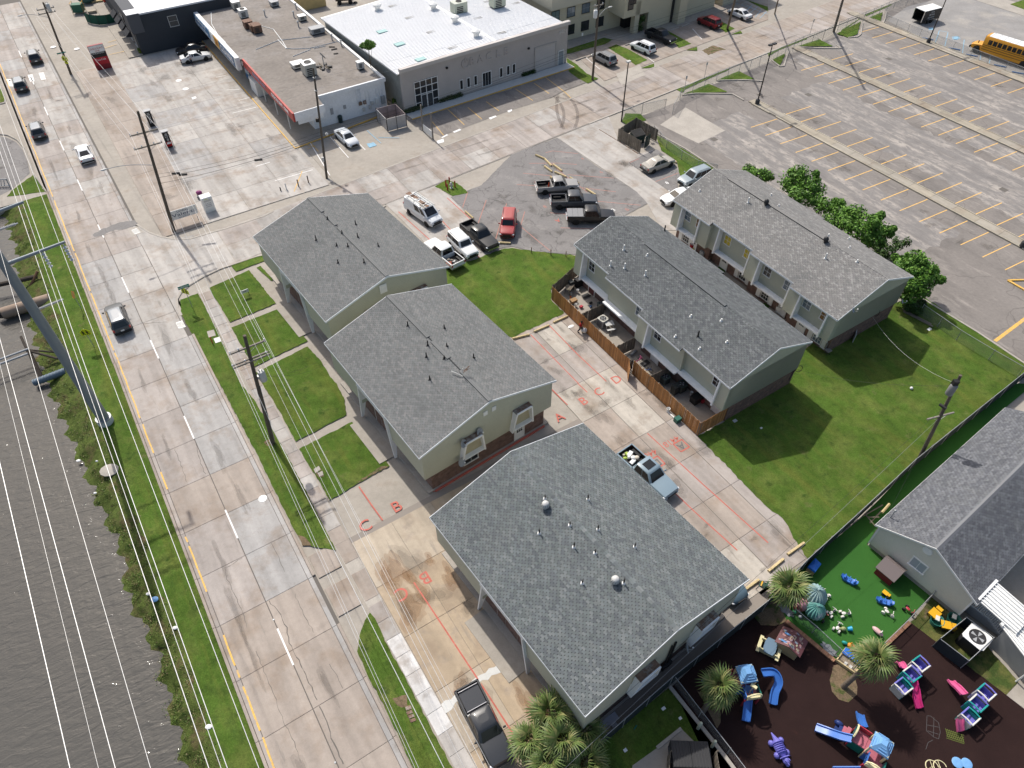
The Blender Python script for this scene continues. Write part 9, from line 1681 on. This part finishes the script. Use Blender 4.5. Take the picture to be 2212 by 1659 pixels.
simple('long_plank','pale plank edging the walkway between the town house rows','plank','21:2075,930',lambda mb: mb.box((0,0,.1),(.15,5.0,.15)),m_tmbr,rz=YS); simple('downpipe','white downpipe length lying outside the fence','pipe','22:1380,280',lambda mb: mb.box((0,0,.06),(.12,1.1,.1)),m_wht,rz=YS)
for k,px in enumerate(('23:1845,265','31:640,1310')): pass
def lean(label,px,h,dx,name='leaning_board'):
 r=base(name,label,'board',px,z=.05); mb=MB(); mb.tube((0,0,0),(dx,.1,h),.06,None,4); mb.build('board',m_wht,r)
lean('white board leaning beside the grey bin','21:1700,590',1.3,-.25); lean('white board propped near the white plastic chair','31:185,1130',2.0,-.2)
r=base('plastic_chair','white plastic armchair on the walkway','chair','31:80,1040',R(60),z=.06); mb=MB(); mb.box((0,0,.42),(.45,.45,.04)); mb.build('seat',m_wht,r); mb=MB(); mb.loft([[(-.24,-.22,.42),(-.24,.22,.42),(-.28,.22,.42),(-.28,-.22,.42)],[(-.32,-.25,.9),(-.32,.25,.9),(-.36,.25,.9),(-.36,-.25,.9)]],0,False); mb.build('backrest',m_wht,r)
for y in (-.25,.25): mb=MB(); mb.path([(-.3,y,.66),(.2,y,.64),(.24,y,.4)],.03,5); mb.build('armrest',m_wht,r)
for x in (-.2,.2):
 for y in (-.2,.2): mb=MB(); mb.tube((x,y,0),(x*.9,y*.9,.42),.025,None,5); mb.build('leg',m_wht,r)
r=base('office_chair','grey office chair at the corner of the rear town houses','chair','31:505,1400',R(30),z=.06); mb=MB(); mb.box((0,0,.48),(.55,.55,.1)); mb.build('seat',m_arm,r); mb=MB(); mb.box((.1,.35,.85),(.55,.1,.6)); mb.build('backrest',m_arm,r); mb=MB(); mb.tube((0,0,.1),(0,0,.45),.04,None,8); mb.build('column',m_blk,r)
for k in range(5): a=k*1.2566; mb=MB(); mb.tube((0,0,.12),(.36*math.cos(a),.36*math.sin(a),.06),.025,None,5); mb.build('base_arm',m_blk,r)
def bike(label,px,rz,m,s=.7):
 r=base('bicycle',label,'bicycle',px,rz,'children bicycles in the patio')
 for x in (-.42,.42): mb=MB(); mb.path([Vector((x*s+.28*s*math.cos(a),0,.3*s+.28*s*math.sin(a))) for a in np.linspace(0,6.28,15)],.025,5); mb.build('wheel',m_tyre,r)
 mb=MB(); mb.path([(-.42*s,0,.3*s),(0,0,.35*s),(.35*s,0,.75*s),(-.1*s,0,.7*s),(0,0,.35*s)],.03,5); mb.tube((.42*s,0,.3*s),(.33*s,0,.85*s),.03,None,5); mb.build('frame',m,r); mb=MB(); mb.tube((.33*s,-.22,.9*s),(.33*s,.22,.9*s),.025,None,5); mb.build('handlebar',m_blk if m is not HPK else HPK,r); mb=MB(); mb.ball((-.14*s,0,.78*s),(.12,.07,.04),7,5); mb.build('saddle',m_blk,r)
bike('pink child bicycle beside the dark door mat','21:1090,1475',.4,HPK); bike('blue child bicycle next to the patio fence','21:1172,1558',-.3,BLU)
r=base('shopping_buggy','dark green folded pushchair beside the leaning palm','pushchair','23:2148,110',R(-30)); mb=MB(); mb.path([(-.3,-.25,0),(-.2,-.25,.55),(.35,-.25,.95)],.03,5); mb.path([(-.3,.25,0),(-.2,.25,.55),(.35,.25,.95)],.03,5); mb.build('frame',m_dk,r); mb=MB(); mb.box((0,0,.55),(.5,.5,.12)); mb.box((.25,0,.8),(.12,.5,.4)); mb.build('seat_cloth',pm('seat_green',(.03,.07,.05),.8),r); mb=MB(); mb.box((-.1,0,.64),(.1,.42,.06)); mb.build('yellow_bar',YEL,r)
p=P1('32:830,1140'); r=thing('broken_frame','loose grey timbers and a pale board beside the daycare corner','timber',p)
for k,(a,b_) in enumerate((('32:820,1140','32:990,1045'),('32:880,1200','32:985,1090'),('32:835,1120','32:930,1230'),('32:860,1150','32:960,1150'),('32:985,1110','32:1050,1035'))): A=P1(a,.5+.1*k);B=P1(b_,.6+.1*k); mb=MB(); mb.tube(A-p,B-p,.06 if k<4 else .1,None,4); mb.build('board',m_oldw if k<4 else m_tmbr,r)
r=thing('service_mast','grey service mast with wires at the daycare roof corner','mast',P1('32:1050,1165',3.0)); mb=MB(); mb.tube((0,0,-1),(0,0,1.1),.04,None,6); mb.build('mast_pipe',m_glv,r); mb=MB(); mb.ball((0,0,1.12),(.1,.1,.1),8,5); mb.build('weather_head',m_glv,r)
for nm,px,z0,lb in (('service_drop','31:905,1060',1.9,'grey conduit with cable loop on the rear town house end wall'),('service_drop','31:235,1540',1.9,'grey conduit with cable loop on the front town house end wall')):
 r=thing(nm,lb,'conduit',P1(px,z0),0,'service conduits'); mb=MB(); mb.tube((-.35,-.25,-1.0),(.1,0,.9),.06,None,6); mb.build('conduit_pipe',pm('rusty_conduit',(.12,.09,.08),.7),r); mb=MB(); mb.path([Vector((.25+.3*math.cos(a),-.1,.3+.42*math.sin(a))) for a in np.linspace(0,6.0,14)],.03,5); mb.build('cable_loop',m_cabl,r)
# litter along the bank
random.seed(77)
for k,(px,z,w,l) in enumerate((('02:640,400',-.8,.35,'at the water edge below the steel pole'),('02:680,665',-.7,.42,'round pale one on the bank nose'),('02:838,670',.0,.25,'mid bank beside the weeds'),('02:825,945',-.8,.3,'at the water edge in the small bay'),('03:1283,157',.0,.35,'on the brown bank above the blue one'),('03:1515,450',.04,.4,'flat one at the mown edge'),('03:1805,1305',.04,.5,'pale flat one near the lower wires'))): p=P1(px,z); mb=MB(); mb.ball((0,0,.05),(w*.5,w*.36,.08),7,5); tag(mb.build('litter',m_wht,None,p),'white litter scrap on the bayou bank, '+l,'litter','white litter on the bank')
p=P1('03:1340,205',.05); mb=MB(); mb.ball((0,0,.08),(.3,.24,.12),8,5); tag(mb.build('litter',LBL,None,p),'light blue plastic scrap on the bayou bank','litter')
p=P1('02:945,745',.02); mb=MB(); mb.ball((0,0,0),(.85,.7,.12),11,5); tag(mb.build('rubble_mound',m_kerb,None,p),'pale concrete lump in the grass below the steel pole','rubble')
# ---------- people
def skin(name,verts,edges,rad,m,par,sub=1):
 me=bpy.data.meshes.new(name); me.from_pydata(verts,edges,[]); me.skin_vertices.new() if hasattr(me.skin_vertices,'new') and not me.skin_vertices else None
 o=ob(name,me,par); me.materials.append(m); md=o.modifiers.new('skin','SKIN'); md.use_smooth_shade=True
 for i,rr in enumerate(rad): me.skin_vertices[0].data[i].radius=(rr,rr); me.skin_vertices[0].data[i].use_root=(i==0)
 o.modifiers.new('sub','SUBSURF').levels=sub; o.modifiers['sub'].render_levels=sub; return o
def person(label,px,rz,h,shirt,trou,hair,pose=None,sk=(.16,.08,.05),hold=None,z=.05):
 p=P1(px); p.z=z; r=thing('person',label,'person',p,rz); r.scale=(h/1.75,)*3; ms=pm('skin_%d'%int(sk[0]*1000),sk,.6); P=pose or {}
 J=dict(pel=(0,0,.95),che=(.03,0,1.28),nec=(.05,0,1.47),hd=(.08,0,1.6),htop=(.07,0,1.7),ls=(.03,.19,1.40),le=(.0,.26,1.13),lw=(.12,.26,.90),lh=(.16,.26,.82),rs=(.03,-.19,1.40),re=(.0,-.26,1.13),rw=(.12,-.26,.90),rh=(.16,-.26,.82),lk=(.12,.1,.52),la=(-.02,.1,.1),lt=(.14,.11,.05),rk=(.0,-.1,.52),ra=(-.2,-.1,.12),rt=(-.05,-.11,.05)); J.update(P); n=list(J); ix={a:i for i,a in enumerate(n)}
 E_=[(ix[a],ix[b]) for a,b in (('pel','che'),('che','nec'),('nec','hd'),('hd','htop'),('che','ls'),('ls','le'),('le','lw'),('lw','lh'),('che','rs'),('rs','re'),('re','rw'),('rw','rh'),('pel','lk'),('lk','la'),('la','lt'),('pel','rk'),('rk','ra'),('ra','rt'))]
 rd=dict(pel=.13,che=.14,nec=.06,hd=.105,htop=.075,ls=.07,le=.05,lw=.034,lh=.04,rs=.07,re=.05,rw=.034,rh=.04,lk=.068,la=.045,lt=.04,rk=.068,ra=.045,rt=.04); skin('body',[J[a] for a in n],E_,[rd[a] for a in n],ms,r)
 hx,hy,hz=J['hd']
 for sg in (1,-1):
  w=Vector(J['lh' if sg>0 else 'rh']); d=(w-Vector(J['lw' if sg>0 else 'rw'])).normalized(); V=[];Ed=[];Ra=[]
  for f in range(5): k=len(V); o=Vector((.022*(f-2),0,0)); ln=(.05,.075,.085,.078,.06)[f]; V+=[w+o*.6,w+o+d*ln*.6,w+o*1.05+d*ln+Vector((0,-sg*.02,0))]; Ed+=[(k,k+1),(k+1,k+2)]; Ra+=[.011,.010,.008]
  mb=MB()
  for a,b_ in Ed: mb.tube(V[a],V[b_],Ra[a],Ra[b_],6)
  mb.build('fingers',ms,r)
 mb=MB(); mb.ball((hx+.10,hy,hz-.0),(.022,.016,.022),7,5); mb.build('nose',ms,r); mb=MB(); [mb.ball((hx+.088,hy+s*.035,hz+.03),(.014,.014,.01),6,4) for s in (-1,1)]; mb.build('eyes',m_blk,r); mb=MB(); mb.ball((hx+.092,hy,hz-.05),(.012,.03,.008),6,4); mb.build('mouth',pm('lips',(.2,.06,.05),.6),r); mb=MB(); [mb.ball((hx,hy+s*.10,hz+.0),(.025,.015,.035),6,4) for s in (-1,1)]; mb.build('ears',ms,r)
 mb=MB(); mb.ball((hx-.015,hy,hz+.055),(.118,.112,.115),12,7,0,-.25,1); mb.build('hair',pm('hair_%d'%int(hair[0]*1000),hair,.8),r)
 V=[J[a] for a in ('pel','che','ls','le','rs','re')]; V[0]=(V[0][0],0,.93); V[3]=tuple(Vector(J['ls']).lerp(Vector(J['le']),.75)); V[5]=tuple(Vector(J['rs']).lerp(Vector(J['re']),.75)); skin('shirt',V,[(0,1),(1,2),(2,3),(1,4),(4,5)],[.16,.172,.10,.082,.10,.082],shirt,r)
 V=[J[a] for a in ('pel','lk','la','rk','ra')]; V[0]=(V[0][0],0,.97); skin('trousers',V,[(0,1),(1,2),(0,3),(3,4)],[.155,.098,.072,.098,.072],trou,r)
 for a,b_ in (('la','lt'),('ra','rt')): q=Vector(J[a]).lerp(Vector(J[b_]),.6); mb=MB(); mb.ball((q.x+.02,q.y,.05),(.15,.055,.055),9,6); mb.build('shoe',m_blk,r)
 return r
pr=person('person in a red shirt walking beside the picket fence, holding white bags','21:588,1218',R(-38),1.62,pm('shirt_red',(.34,.012,.02),.8),pm('trousers_dark',(.03,.03,.04),.85),(.01,.008,.008),dict(lw=(.28,.3,.98),lh=(.36,.3,.94),le=(.12,.3,1.14),lk=(.2,.1,.55),la=(.18,.1,.1),lt=(.34,.1,.05),ra=(-.28,-.1,.14),rt=(-.12,-.1,.06),rk=(-.02,-.1,.54)))
for k,dx in enumerate((0,.18)): p=P1('21:612,1218'); mb=MB(); mb.ball((0,0,.3),(.24,.2,.26),9,7); mb.ball((0,0,.58),(.05,.05,.12),7,4); tag(mb.build('carrier_bag',pm('bag_white',(.6,.6,.6),.4),None,p+Vector((dx,-dx*.6,.12+k*.05))),'white carrier bag in the hand of the person in red, '+('front one','rear one')[k],'carrier bag','white carrier bags')
person('person in pale top bending at the open door of the white saloon','00:1662,560',R(100),1.72,pm('shirt_pale',(.42,.45,.5),.8),pm('trousers_navy',(.025,.03,.045),.85),(.55,.55,.56),dict(che=(.16,0,1.22),nec=(.28,0,1.36),hd=(.36,0,1.46),htop=(.40,0,1.55),ls=(.2,.19,1.32),rs=(.2,-.19,1.32),le=(.36,.24,1.1),re=(.36,-.24,1.1),lw=(.55,.2,1.0),rw=(.55,-.2,1.0),lh=(.62,.2,.98),rh=(.62,-.2,.98)),sk=(.35,.2,.14))
person('person in dark clothes standing in the gap of the picket fence','21:1018,1548',R(-50),1.45,pm('shirt_black',(.02,.02,.022),.85),pm('trousers_dark',(.03,.03,.04),.85),(.012,.01,.01))
# car door of the white saloon, standing open
p=P1('00:1690,545'); mb=MB(); mb.M=Matrix.Translation((0,0,.35))@Matrix.Rotation(R(70)+wc.rotation_euler.z,4,'Z'); mb.loft([[(0,-.03,0),(1.0,-.03,0),(1.0,.03,0),(0,.03,0)],[(0,-.03,.6),(1.0,-.03,.6),(1.0,.03,.6),(0,.03,.6)],[(.3,-.02,1.0),(.85,-.02,1.0),(.85,.02,1.0),(.3,.02,1.0)]],0,False); o=mb.build('open_door',m_car,None,color=(.62,.63,.63)); o.parent=wc; o.matrix_parent_inverse=Matrix.Identity(4); o.matrix_basis=wc.matrix_basis.inverted()@Matrix.Translation(p)
